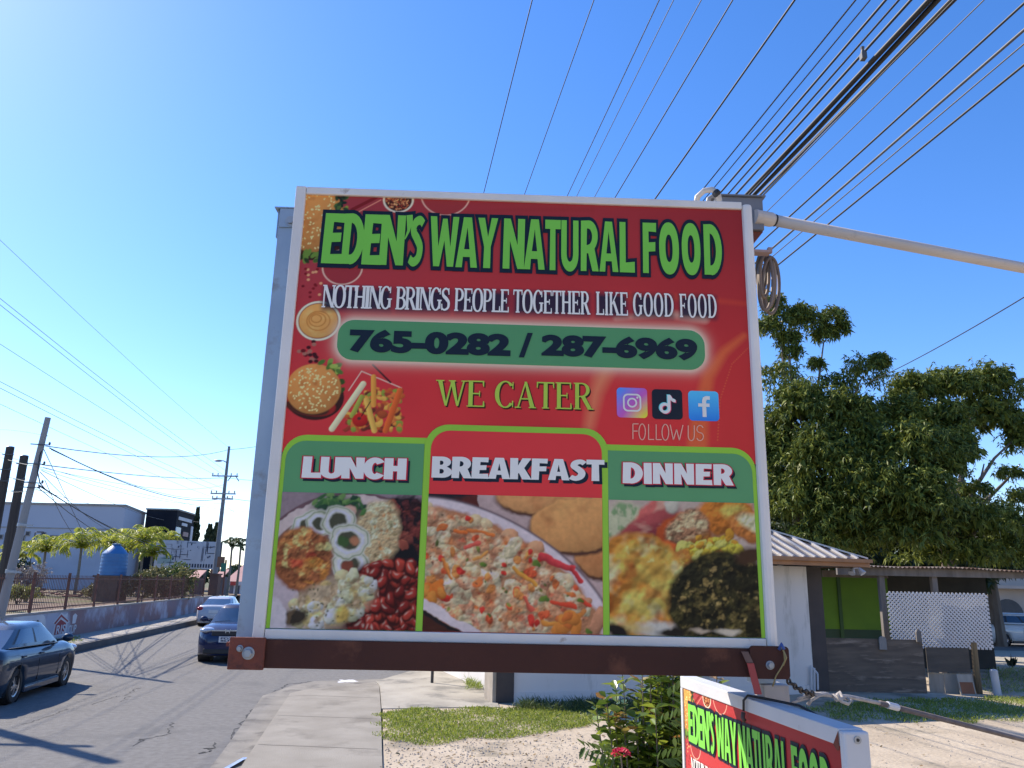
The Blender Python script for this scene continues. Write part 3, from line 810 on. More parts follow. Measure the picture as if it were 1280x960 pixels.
# palms in front of the warehouse
M_PALM = mat('palm leaflets', (0.16, 0.25, 0.025), (0.36, 0.38, 0.05), 1, .45, island=True, trans=.45)
M_PTR = mat('palm trunk', (.16, .14, .11), (.23, .20, .16), 6, .9, bump=.4, stretch=(1, 1, 4))
def palm(px, py, Y, lab, nf=16, fl=2.0, m=None):
    p = at(px, py, Y); top = np.array([p[0], Y, p[2]])
    t = thing('palm_tree', lab, 'palm tree', (p[0], Y, .9), group='palms in front of the warehouse')
    b = MB(); b.tube([(p[0], Y, .85), (p[0] + .05, Y, (.9 + p[2]) / 2), tuple(top)], [.13, .09, .08], 8); link('trunk', b, M_PTR, t)
    c, d, L_, Wd = [], [], [], []
    rb = MB()
    for k in range(nf):
        az = 2.399 * k + rnd.uniform(-.15, .15); el = (.55, 1.0, 1.35)[k % 3] + rnd.uniform(-.12, .12); ln = fl * rnd.uniform(.85, 1.15)
        pts = []
        q = top.copy(); e = el
        for j in range(9):
            pts.append(q.copy())
            q = q + np.array([math.cos(az) * math.cos(e), math.sin(az) * math.cos(e), math.sin(e)]) * ln / 8
            e -= (.14 if j < 3 else .36)
        rb.tube(pts, [.022 - .002 * j for j in range(9)], 4)
        for j in range(1, 9):
            for i in range(6):
                bp = pts[j - 1] + (pts[j] - pts[j - 1]) * i / 6
                dd = (pts[j] - pts[j - 1]); dd /= np.linalg.norm(dd)
                sdv = np.cross(dd, [0, 0, 1]); sdv /= np.linalg.norm(sdv) + 1e-6
                for s in (-1, 1):
                    c.append(bp); d.append(sdv * s * .75 + dd * .55 + np.array([0, 0, -.35 + rnd.uniform(-.25, .25)]))
                    L_.append(fl * .25 * (1 - abs(j - 4) / 8)); Wd.append(.055)
    V, F_ = leaf_quads(np.array(c), np.array(d), np.array(L_), np.array(Wd), .3)
    np_link('fronds', V, F_, m or M_PALM, t)
    link('midribs', rb, M_PTR, t)
pl = 'palm tree in front of the grey warehouse '
palm(22, 696, 60, pl + 'just right of the leaning pole', fl=2.0)
palm(57, 689, 57, pl + 'second from the leaning pole'); pass
palm(102, 684, 56, pl + 'third large one, left of the blue tank', fl=2.3)
palm(141, 682, 62, pl + 'showing its top above the blue tank', fl=2.2)
palm(160, 686, 60, pl + 'partly hidden right behind the blue tank', fl=2.2); palm(180, 678, 58, pl + 'large yellow green one left of the billboard', fl=2.2, nf=15); palm(190, 694, 57, pl + 'lower one leaning at the billboard edge', fl=1.5); palm(206, 680, 72, pl + 'behind the billboard top left corner', fl=2.1)
def roadside_palm(px, py, Y, lab, base=0.0):
    p = at(px, py, Y)
    palm(px, py, Y, lab, 9, 1.3, mat('dark palm leaflets', (.05, .09, .03), (.09, .13, .04), 1, .5, island=True, trans=.2))
roadside_palm(290, 683, 66, 'dark slim palm tree left of its twin by the pink roofed house'); roadside_palm(301, 682, 68, 'dark slim palm tree by the pink house partly behind the sign post')
# cypresses
M_CYP = mat('cypress leaves', (.025, .045, .02), (.05, .075, .03), 1, .6, island=True)
def cypress(px, py0, py1, Y, w, lab):
    a, c = at(px, py1, Y), at(px, py0, Y); s = Y / FPX
    t = thing('cypress_tree', lab, 'tree', (a[0], Y, .0))
    n = 1500; h = rng.uniform(0, 1, n) ** .8; az = rng.uniform(0, 2 * PI, n)
    rad = w * s * np.minimum(1, (1 - h) * 2.2 + .08) * (.85 + .15 * np.sin(h * 40)) * rng.uniform(.6, 1.05, n)
    zb = max(.5, a[2] - 1)
    B = np.stack([a[0] + np.cos(az) * rad, Y + np.sin(az) * rad, zb + (c[2] - zb) * h], 1)
    D = np.stack([np.cos(az) * .4, np.sin(az) * .4, np.ones(n)], 1)
    V, F_ = leaf_quads(B, D, np.full(n, .5), np.full(n, .16), 0)
    np_link('crown', V, F_, M_CYP, t)
    b = MB(); b.tube([(a[0], Y, 0), (a[0], Y, c[2] - .8)], [.2, .05], 8); link('trunk', b, M_BARK, t)
cypress(240, 637, 700, 99, 4.5, 'tall dark cypress tree at the corner of the black building')
cypress(259, 659, 690, 88, 5, 'left one of two small cypress trees above the billboard'); cypress(267.5, 657, 690, 88, 4.5, 'right one of two small cypress trees above the billboard')
# shrubs
def shrub(name, lab, cx, cy, z0, rad, h, n, leaf, width, m, cat='shrub', nl=6, group=None):
    t = thing(name, lab, cat, (cx, cy, z0), group=group)
    lobes = [((cx + rnd.uniform(-.6, .6) * rad, cy + rnd.uniform(-.5, .5) * rad, z0 + h * rnd.uniform(.3, .75)), (rad * .55, rad * .5, h * .33), 1) for _ in range(8)]
    (V, F_), C = crown(lobes, n / 8, leaf, width, nl, (.2, 1.05), .2)
    V[:, 2] = np.maximum(V[:, 2], z0 + .01)
    np_link('foliage', V, F_, m, t)
    b = MB()
    for k in range(7):
        b.tube([(cx + rnd.uniform(-.1, .1), cy, z0 - .05), (cx + rnd.uniform(-.5, .5) * rad, cy + rnd.uniform(-.3, .3) * rad, z0 + h * .7)], [.025, .008], 5)
    link('stems', b, M_BARK, t)
    return t
M_SHR = mat('dusty shrub leaves', (.085, .10, .03), (.16, .15, .06), 1, .6, island=True, trans=.25)
M_SHG = mat('green shrub leaves', (.05, .10, .02), (.11, .15, .035), 1, .5, island=True, trans=.25)
M_DRY = mat('pale dry twigs', (.34, .31, .29), (.22, .19, .17), 1, .8, island=True, trans=.1)
for k, (px, Y, rad, h, mm, lab) in enumerate([(178, 47, 1.1, 1.7, M_SHR, 'dusty shrub behind the fence left of the darkest one'), (198, 48, 1.3, 1.9, M_SHR, 'dusty shrub behind the fence in the middle of the row'), (222, 49, 1.3, 1.9, M_SHR, 'dusty shrub behind the fence, rightmost of the row'),
        (205, 52, 1.2, 2.4, M_SHG, 'green bushy shrub in front of the billboard'), (222, 53, 1.0, 2.3, M_SHG, 'small green shrub under the billboard letters'), (145, 49, 1.0, 1.25, M_SHR, 'low dusty shrub behind the fence under the blue tank'), (125, 51, 1.1, 1.1, M_SHR, 'low dusty shrub behind the fence left of the tank stand')]):
    p = at(px, 735, Y); shrub('shrub', lab, p[0], Y, .9, rad, h, 420, (.1, .2), .09, mm)
p = at(34, 735, 44); shrub('dry_bush', 'tangled whitish dry bush behind the fence beside the leaning pole', p[0], 44, .9, 1.1, 1.9, 520, (.10, .24), .05, M_DRY, 'bush')
p = at(24, 735, 40); shrub('shrub', 'yellow green weed clump at the foot of the dry bush', p[0], 40, .9, .9, .9, 300, (.1, .25), .05, mat('weed leaves', (.15, .19, .04), (.22, .23, .07), 1, .6, island=True, trans=.3))
p = at(22, 708, 54); shrub('shrub', 'dark rounded shrub under the palm beside the leaning pole', p[0], 54, .9, 1.2, 2.3, 420, (.12, .22), .1, mat('dark shrub leaves', (.02, .045, .02), (.04, .07, .03), 1, .5, island=True))
for k, (px, Y, w) in enumerate([(60, 55, 2.5), (75, 52, 3.0)]):
    p = at(px, 740, Y)
    b = MB()
    for j in range(26):
        b.box(-.5 * rnd.uniform(.3, 1), .5 * rnd.uniform(.3, 1), -.1, .1, -.03, .03, 0, Matrix.Translation((p[0] + rnd.uniform(-w, w), Y + rnd.uniform(-.5, .5), .95 + .5 * rnd.random() * (1 - abs(rnd.random() - .5)))) @ Matrix.Rotation(rnd.uniform(-.3, .3), 4, 'X') @ Matrix.Rotation(rnd.uniform(-PI, PI), 4, 'Z'))
    props(link('timber_pile', b, mat('reddish scrap timber', (.24, .12, .085), (.17, .085, .065), 2, .9), smooth=False), 'heap of reddish scrap boards lying in the lot, ' + ('farther one left' if k == 0 else 'nearer one right'), 'scrap pile')
# far tree line behind everything
C_ = []
for k in range(130):
    x = rnd.uniform(-330, 300); y = rnd.uniform(150, 260)
    C_.append(((x, y, rnd.uniform(2, 3.6)), (rnd.uniform(5, 10), 5, rnd.uniform(2, 3.6)), 1))
(V, F_), _c = crown(C_, 60, (1.2, 2.2), 1.0, 5)
props(np_link('far_trees', V, F_, mat('far leaves', (.05, .08, .03), (.08, .11, .045), 1, .7, island=True)), 'far low tree line along the horizon', None, None, 'stuff')
def rrect(x0, x1, z0, z1, r_, corners=(1, 1, 1, 1)):
    P = []
    for (cx, cz, a, k) in ((x1 - r_, z1 - r_, 0, 0), (x0 + r_, z1 - r_, 90, 1), (x0 + r_, z0 + r_, 180, 2), (x1 - r_, z0 + r_, 270, 3)):
        if corners[k]: P += [(cx + r_ * math.cos(R(t)), cz + r_ * math.sin(R(t))) for t in np.linspace(a, a + 90, 9)]
        else: P.append(((x1 if k in (0, 3) else x0), (z1 if k < 2 else z0)))
    return P
# ================================================================== right hand buildings
M_HWALL = mat('white house paint', (0.68, 0.64, 0.60), (0.60, 0.57, 0.54), 0.7, .85, bump=.1, c3=(.42, .40, .36), s3=1.3, t3=.60, stretch=(1.6, 1.6, .35))
M_PIER = mat('dark brown paint and shade', (0.055, 0.045, 0.042), (0.08, 0.065, 0.058), 2, .85)
M_ROOF = mat('brown roof sheet', (0.13, 0.10, 0.085), (0.10, 0.078, 0.066), 1.2, .28, .2)
M_FASC = mat('orange brown fascia', (0.32, 0.15, 0.055), (0.25, 0.11, 0.04), 3, .5)
hA, hB = gnd(641, 878, .1), gnd(1018.5, 867, .1)
hd = (hB - hA); hL = np.linalg.norm(hd[:2]); hd /= hL
hn = np.array([hd[1], -hd[0], 0])          # towards the road/camera
H0 = thing('hip_roofed_house', 'white house with brown ribbed hip roof behind the big sign', 'house', (*hA[:2], .1))
def hp_(u, o, z): return tuple(np.array([hA[0], hA[1], 0]) + hd * u - hn * o + np.array([0, 0, z]))     # u along the front, o metres behind it
EZ = at(990, 708, hB[1])[2]
def hbox(name, u0, u1, o0, o1, z0, z1, m, par=H0, bevel=0):
    b = MB(); vs = [hp_(u, o, z) for z in (z0, z1) for o in (o0, o1) for u in (u0, u1)]
    b.add(vs, [(0, 2, 3, 1), (4, 5, 7, 6), (0, 1, 5, 4), (2, 6, 7, 3), (1, 3, 7, 5), (0, 4, 6, 2)]); return link(name, b, m, par, bevel=bevel)
hbox('wall', 0, hL, 0, 7.0, .05, EZ, M_HWALL)
hbox('dark_wall', hL + .003, hL + .64, .25, 6.8, .05, EZ - .003, M_PIER)
M_STONE = mat('stone facing', (.40, .34, .27), (.28, .24, .19), 3, .9, bump=.8, bscale=6)
hbox('corner_pier', -.36, -.003, -.06, .45, .05, EZ - .003, M_PIER)  # pillar front coloured dark for its shade, beside the paler sunlit stone side
hbox('stone_facing', -.44, -.363, -.03, .5, .05, EZ - .006, M_STONE)
hbox('plinth', .003, hL, -.03, -.002, .05, .28, M_HWALL)
ov = .78
cor = at(1083, 698, hp_(hL + ov, -ov, 0)[1])
uR = hL + ov + .35; zE = EZ + .04
def rp(u, o, z): return hp_(u, o, z)
uL = -ov; oF, oB = -ov, 7 + ov; hw = (oB - oF) / 2; pit = math.tan(R(24)); zR = zE + .14 + hw * pit
b = MB()
b.add([rp(uL, oF, zE + .14), rp(uR, oF, zE + .14), rp(uR, oB, zE + .14), rp(uL, oB, zE + .14), rp(uL + hw, oF + hw, zR), rp(uR - hw, oF + hw, zR)], [(0, 1, 5, 4), (1, 2, 5), (2, 3, 4, 5), (3, 0, 4), (3, 2, 1, 0)])
roof = link('roof', b, M_ROOF, H0)
b = MB()      # raised seams of the sheeting on the front slope and right hip
k = 0
u = uL + .2
while u < uR - .05:
    run = min(u - uL, uR - u, hw) - .02
    if run > .1:
        b.bar(rp(u, oF - .005, zE + .155), rp(u, oF + run, zE + .155 + run * pit), .05, .045)
    u += .30
o = oF + .25
while o < oB - .1:
    run = min(o - oF, oB - o, hw) - .02
    b.bar(rp(uR + .004, o, zE + .155), rp(uR - run, o, zE + .155 + run * pit), .05, .045); o += .30
b.bar(rp(uR, oF, zE + .165), rp(uR - hw, oF + hw, zR + .03), .16, .035)
b.bar(rp(uL, oF, zE + .165), rp(uL + hw, oF + hw, zR + .03), .16, .035)
link('roof_ribs', b, mat('roof rib glint', (.60, .57, .54), (.50, .47, .44), 2, .35, .1), roof)  # ribs far paler than the sheet, standing in for their sun glints
b = MB()
for a, c in ((rp(uL, oF - .02, zE + .05), rp(uR, oF - .02, zE + .05)), (rp(uR + .02, oF, zE + .05), rp(uR + .02, oB, zE + .05)), (rp(uL - .02, oF, zE + .05), rp(uL - .02, oB, zE + .05))):
    b.bar(a, c, .035, .17)
link('fascia', b, M_FASC, H0)
b = MB(); b.bar(rp(uL, oF - .09, zE + .10), rp(uR, oF - .09, zE + .10), .10, .08); link('gutter', b, M_FASC, H0)
b = MB(); b.add([rp(uL + .02, oF + .01, zE - .02), rp(uR - .02, oF + .01, zE - .02), rp(uR - .02, oB, zE - .02), rp(uL + .02, oB, zE - .02)], [(3, 2, 1, 0)]); link('soffit', b, M_PIER, H0)
b = MB(); b.bar(at(975, 707.5, 18.85), at(1031, 684, 19.35), .03, .03); b.ball(at(974, 708, 18.80), .06, n=8); link('stay_rod', b, M_WPNT, H0)
p = at(1069, 707, 19.15); fl = MB()
fl.box(p[0] - .05, p[0] + .05, p[1] - .04, p[1] + .04, p[2] - .07, p[2] + .08)
for s in (-1, 1):
    fl.lathe([(.03, 0), (.075, .14), (.08, .16)], 12, Matrix.Translation((p[0] + s * .07, p[1] - .02, p[2] - .06)) @ Matrix.Rotation(R(150), 4, 'X') @ Matrix.Rotation(R(25 * s), 4, 'Y'))
link('twin_floodlight', fl, M_PALE, H0)
b = MB()
for px, py0, py1 in ((1014, 832, 868), (1018, 835, 866), (1022, 842, 862)):
    a, c = at(px, py0, hB[1] - .1), at(px + .5, py1, hB[1] - .1); b.tube([a, c], .022, 8)
a, c = at(1014, 833, hB[1] - .1), at(1022, 842, hB[1] - .1); b.tube([a, c], .022, 8)
link('water_pipes', b, M_PALE, H0)

# ---- open shed
SF = 21.6
sx0 = at(1046, 708, SF)[0]; sx1 = 16.5; sz = at(1100, 707, SF)[2]
sh = thing('open_shed', 'open timber shed with rusty corrugated roof and green back wall', 'shed', (9.5, SF, .1))
b = MB(); n = 330
for i in range(n + 1):
    x = sx0 + (sx1 - sx0) * i / n; w = .022 * math.sin(i * 1.3) + .02 * math.sin(x * 1.7) - .012 * (x - sx0)
    b.v += [(x, SF - .25 + .03 * math.sin(x * 5), sz + w), (x, SF + 5.2, sz + w + .12), (x, SF - .25 + .03 * math.sin(x * 5), sz + w - .012), (x, SF + 5.2, sz + w + .108)]
for i in range(n):
    q = 4 * i; b.f += [[q, q + 4, q + 5, q + 1], [q + 2, q + 3, q + 7, q + 6], [q, q + 2, q + 6, q + 4], [q + 1, q + 5, q + 7, q + 3]]; b.m += [0] * 4
link('corrugated_roof', b, mat('rusted zinc sheet', (.28, .24, .21), (.16, .10, .075), 2.5, .35, .7, c3=(.10, .06, .045), s3=2), sh)
M_TIM = mat('grey timber', (.20, .18, .165), (.13, .115, .10), 3, .9, bump=.3, stretch=(2, 2, .3))
M_GRN = mat('lime green paint', (0.09, 0.22, 0.012), (0.07, 0.175, 0.012), 1.2, .7)
b = MB(); b.box(sx0, sx1, SF - .02, SF + .08, sz - .26, sz - .06); link('eave_beam', b, M_TIM, sh)
for px in (1105.5, 1172):
    x = at(px, 760, SF + .1)[0]
    b = MB(); b.box(x - .07, x + .07, SF + .09, SF + .23, .08, sz - .05); link('post', b, M_TIM, sh)
BY = 25.8
gx0, gx1 = at(1026, 760, BY)[0], at(1112, 760, BY)[0]
zb_ = at(1070, 787, BY)[2]
b = MB(); b.box(gx0, gx1, BY, BY + .12, .06, zb_); link('wall_base', b, mat('dark green base paint', (.02, .06, .035), None, 2, .7), sh)
b = MB(); b.box(gx0, gx1, BY, BY + .12, zb_ + .003, sz - .04); link('green_wall', b, M_GRN, sh)
b = MB(); b.box(gx1 + .003, 15.3, BY + .02, BY + .12, .06, sz - .04); link('back_wall', b, mat('shed interior shade', (.03, .032, .03), (.05, .05, .045), 2, .9), sh)  # near black colour stands in for the shade deep inside the shed
xx = at(1050, 760, BY)[0]
b = MB(); b.box(xx - .05, xx + .05, BY - .06, BY - .003, .1, sz - .05); link('door_post', b, mat('dark green trim', (.03, .09, .03), None, 2, .7), sh)
b = MB(); b.box(gx0 + .1, gx1, BY - .1, BY - .01, sz - .26, sz - .05); link('wall_plate', b, M_TIM, sh)

# ---- lattice, tarp, plywood
YL = 20.2
a_, c_ = at(1108, 739.5, YL), at(1242, 812, YL)
lx0, lx1, lz0, lz1 = a_[0], c_[0], c_[2], a_[2]
b = MB(); pit_ = .098; wd_ = .034
for s in (1, -1):
    yy = YL if s == 1 else YL - .014
    k = lx0 - (lz1 - lz0)
    while k < lx1 + (lz1 - lz0):
        # line x = k + s*(z-lz0)  (s=-1: mirrored)
        za, zb2 = lz0, lz1
        xa, xb = (k, k + (lz1 - lz0)) if s == 1 else (k + (lz1 - lz0) , k)
        pa, pb2 = [xa, za], [xb, zb2]
        t0, t1 = 0.0, 1.0; dx = xb - xa
        for lim, sg_ in ((lx0, 1), (lx1, -1)):
            fa, fb = sg_ * (xa - lim), sg_ * (xb - lim)
            if fa < 0 and fb < 0: t1 = -1; break
            if fa < 0: t0 = max(t0, fa / (fa - fb))
            elif fb < 0: t1 = min(t1, fa / (fa - fb))
        if t1 - t0 > .02:
            b.bar((xa + dx * t0, yy, za + (zb2 - za) * t0), (xa + dx * t1, yy, za + (zb2 - za) * t1), .009, wd_, up=(0, 1, 0) if False else (1, 0, 1 if s == -1 else -1))
        k += pit_
props(link('lattice_panel', b, mat('white lattice slats', (.62, .62, .62), (.54, .54, .55), 2, .6)), 'white diagonal lattice panel hung in front of the open shed', 'lattice')
tx0, tx1 = at(1160, 745, YL + .12)[0], at(1228, 745, YL + .12)[0]
V = []; nx, nz = 40, 30
for j in range(nz + 1):
    for i in range(nx + 1):
        u, v = i / nx, j / nz
        V.append((tx0 + (tx1 - tx0) * u + .02 * math.sin(v * 9), YL + .14 + .05 * math.sin(u * 16 + v * 3) * (.4 + v) + .03 * math.sin(v * 11 + u * 4), lz1 - .02 - (lz1 - lz0 - .1) * v - .10 * math.sin(PI * u) * (1 - v)))
Fq = [(j * (nx + 1) + i, j * (nx + 1) + i + 1, (j + 1) * (nx + 1) + i + 1, (j + 1) * (nx + 1) + i) for j in range(nz) for i in range(nx)]
o = np_link('hanging_tarp', V, Fq, mat('grey tarp', (.34, .31, .26), (.10, .095, .085), 1.6, .8), smooth=True)  # dark blotches in the colour stand in for the shaded folds
o.modifiers.new('thick', 'SOLIDIFY').thickness = .006
props(o, 'crumpled grey tarp hanging behind the white lattice', 'tarp')
M_PLY = mat('weathered plywood', (.16, .125, .095), (.09, .072, .058), 1.4, .9, bump=.2, stretch=(.8, 1, 6), c3=(.28, .22, .17), s3=1.3, t3=.6)
M_PLY2 = mat('grey plywood', (.10, .088, .075), (.07, .06, .05), 1.6, .9, bump=.2, stretch=(.8, 1, 4))
def board(name, lab, x0, x1, y0, y1, Y, m, th=.02, cat='board', tilt=0.0):
    a, c = at(x0, y0, Y), at(x1, y1, Y)
    b = MB(); b.box(a[0], c[0], Y, Y + th, max(.095, c[2]), a[2]); 
    return props(link(name, b, m, bevel=.003), lab, cat)
pw = thing('plywood_barrier', 'brown weathered plywood sheet standing below the lattice panel', 'barrier', (7.7, 19.45, .1))
a, c = at(1022, 797, 19.45), at(1160, 873, 19.45)
b = MB(); b.box(a[0], c[0], 19.45, 19.47, .09, a[2]); link('sheet', b, M_PLY, pw)
for x in (a[0] + .1, (a[0] + c[0]) / 2, c[0] - .08):
    b = MB(); b.box(x - .04, x + .04, 19.47, 19.55, .08, a[2] - .1); link('stake', b, M_TIM, pw)
b = MB()
for py in (804, 814):
    q = at(1025, py, 19.44); b.box(q[0] - .05, q[0] + .05, 19.41, 19.45, q[2] - .03, q[2] + .03)
link('tin_patch', b, M_PALE, pw)
board('plywood_board', 'darker grey plywood piece right of the brown sheet', 1157, 1214, 809, 841, 19.57, M_PLY2)
a, c = at(1160, 841, 19.65), at(1221, 871, 19.65)
sm = thing('board_screen', 'low screen of pale boards under the grey plywood piece', 'boards', ((a[0] + c[0]) / 2, 19.65, .1))
for k in range(3):
    xa = a[0] + (c[0] - a[0]) * k / 3
    b = MB(); b.box(xa + .006, xa + (c[0] - a[0]) / 3 - .006, 19.65, 19.67, .095, a[2]); link('board', b, mat('pale timber board', (.36, .33, .28), (.27, .24, .20), 2, .9, stretch=(3, 1, .5)), sm)
b = MB(); q = at(1217, 803, 19.61); b.tube([(q[0], 19.61, .08), (q[0] - .01, 19.62, q[2] * .5), (q[0], 19.61, q[2])], [.07, .075, .065], 9)
props(link('timber_post', b, mat('yellow brown post', (.20, .14, .07), (.13, .09, .05), 3, .9, bump=.3, stretch=(2, 2, .4))), 'rough yellow brown post between the grey plywood and the lattice end', 'post')
a, c = at(1198, 850, 19.35), at(1224, 869, 19.20)
lb = thing('leaning_board', 'small brown board with pale frame leaning on the pale boards', 'board', ((a[0] + c[0]) / 2, 19.25, .1))
M_ = Matrix.Translation(((a[0] + c[0]) / 2, 19.30, .1)) @ Matrix.Rotation(R(-14), 4, 'X')
w_, h_ = (c[0] - a[0]) / 2, .46
b = MB(); b.box(-w_, w_, 0, .025, 0, h_, M=M_); link('frame', b, mat('pale timber board', (.36, .33, .28), (.27, .24, .20)), lb)
b = MB(); b.box(-w_ + .03, w_ - .03, -.006, -.002, .03, h_ * .62, M=M_); link('brown_panel', b, mat('rust brown board', (.24, .10, .05), (.18, .075, .04), 3, .8), lb)
q = at(1104, 812, 19.41); b = MB()
b.box(-.085, .085, -.02, .02, 0, .22, M=Matrix.Translation((q[0], 19.41, q[2])) @ Matrix.Rotation(R(5), 4, 'Y')); b.v = []; b.f = []; b.m = []; b.prism(rrect(q[0] - .085, q[0] + .085, q[2], q[2] + .30, .08, (1, 1, 0, 0)), 19.39, 19.43, M=Matrix(((1, 0, 0, 0), (0, 0, 1, 0), (0, 1, 0, 0), (0, 0, 0, 1))))
props(link('paddle_board', b, mat('grey paddle', (.27, .26, .25), (.2, .19, .18), 2, .9)), 'rounded grey paddle shaped board fixed to the plywood top', 'board')
q = at(1148, 797, 19.43); b = MB(); b.box(q[0] - .06, q[0] + .06, 19.39, 19.44, q[2] - .1, q[2] + .12); b.add([(q[0] - .06, 19.39, q[2] + .12), (q[0] + .06, 19.39, q[2] + .12), (q[0], 19.41, q[2] + .22), (q[0] - .06, 19.44, q[2] + .12), (q[0] + .06, 19.44, q[2] + .12)], [(0, 1, 2), (3, 2, 4), (0, 2, 3), (1, 4, 2)])
props(link('pointed_stake', b, M_TIM), 'pointed grey stake rising above the plywood near its right end', 'stake')
q = gnd(1247.5, 870, .1); z1 = at(1246, 837, q[1])[2]
b = MB(); b.tube([(q[0], q[1], .0), (q[0] - .03, q[1], z1 - .03)], .085, 16); b.lathe([(.085, z1 - .03), (.07, z1), (.02, z1 + .012)], 16, Matrix.Translation((q[0] - .03, q[1], 0)))
props(link('bollard', b, mat('blue grey painted pipe', (.45, .47, .50), (.38, .40, .43), 3, .6)), 'short white pipe bollard standing in the shaded grass right of the boards', 'bollard')
q = gnd(1266, 835, .1)
sp = thing('seedling', 'small dark upright plant at the edge of the sunlit drive', 'plant', (q[0], q[1], .1))
c = np.tile(q, (26, 1)) + rng.normal(size=(26, 3)) * .03; d = rng.normal(size=(26, 3)) * .35 + [0, 0, 1.1]
V, F_ = leaf_quads(c + [0, 0, .04], d, rng.uniform(.22, .42, 26), np.full(26, .10), .1)
np_link('leaves', V, F_, mat('very dark leaves', (.015, .03, .02), (.025, .045, .025), 1, .5, island=True), sp)
b = MB(); b.tube([tuple(q - [0, 0, .05]), (q[0], q[1], .35)], .02, 6); link('stem', b, M_BARK, sp)

# ---- beige two storey house beyond the trees
YH = 52.0
hx0 = at(1236, 740, YH)[0]
bh = thing('beige_house', 'beige two storey house with dark arched opening beyond the mango trees', 'house', (hx0 + 6, YH, .05))
zt_ = at(1262, 668, YH)[2]
b = MB(); b.box(hx0, hx0 + 14, YH, YH + 10, .04, zt_); link('walls', b, mat('beige render', (.46, .39, .33), (.40, .34, .29), .6, .85), bh)
b = MB(); b.add([(hx0 - .7, YH - .7, zt_), (hx0 + 14.7, YH - .7, zt_), (hx0 + 14.7, YH + 10.7, zt_), (hx0 - .7, YH + 10.7, zt_), (hx0 + 4, YH + 5, zt_ + 1.2), (hx0 + 10, YH + 5, zt_ + 1.2)], [(0, 1, 5, 4), (1, 2, 5), (2, 3, 4, 5), (3, 0, 4), (3, 2, 1, 0)]); link('roof', b, M_ROOF, bh)
for k, xo in enumerate((1.1, 4.6, 8.0)):
    b = MB(); arcp = [(hx0 + xo - .95, .1)] + [(hx0 + xo - .95 * math.cos(t), 1.15 + .95 * math.sin(t)) for t in np.linspace(0, PI, 14)] + [(hx0 + xo + .95, .1)]
    b.prism(arcp, 0, .05, M=Matrix(((1, 0, 0, 0), (0, 0, -1, YH - .003), (0, 1, 0, 0), (0, 0, 0, 1)))); link('arched_opening', b, M_DK, bh)
    b = MB(); b.box(hx0 + xo - .6, hx0 + xo + .6, YH - .05, YH - .002, 3.4, 4.7); wf = link('window', b, M_PALE, bh)
    b = MB(); b.box(hx0 + xo - .52, hx0 + xo + .52, YH - .06, YH - .053, 3.48, 4.62); link('louvre_pane', b, M_DK, wf)
b = MB(); b.box(hx0 - .2, hx0 + 14.2, YH - .9, YH - .003, 2.75, 2.95); link('balcony_slab', b, mat('beige render', (.46, .39, .33)), bh)

# ---- unseen building added behind the viewpoint to bounce warm sunlight onto the sign
cbu = thing('bounce_building', 'added unseen cream building behind the viewpoint, bouncing sunlight onto the sign', 'building', (20, -9, .1))
b = MB(); b.box(7, 36, -17, -9, .05, 9.5); link('walls', b, mat('cream render', (.74, .66, .54), (.66, .58, .47), .5, .9), cbu)
b = MB(); b.box(6.6, 36.4, -17.4, -8.6, 9.503, 9.75); link('roof_slab', b, M_CAP, cbu)
for k in range(5):
    for z in (1.2, 5.2):
        b = MB(); b.box(9 + k * 5.4, 11 + k * 5.4, -9.06, -8.97, z, z + 1.5); wf = link('window', b, M_WPNT, cbu)
        b = MB(); b.box(9.1 + k * 5.4, 10.9 + k * 5.4, -8.969, -8.96, z + .1, z + 1.4); link('louvre_pane', b, M_DK, wf)
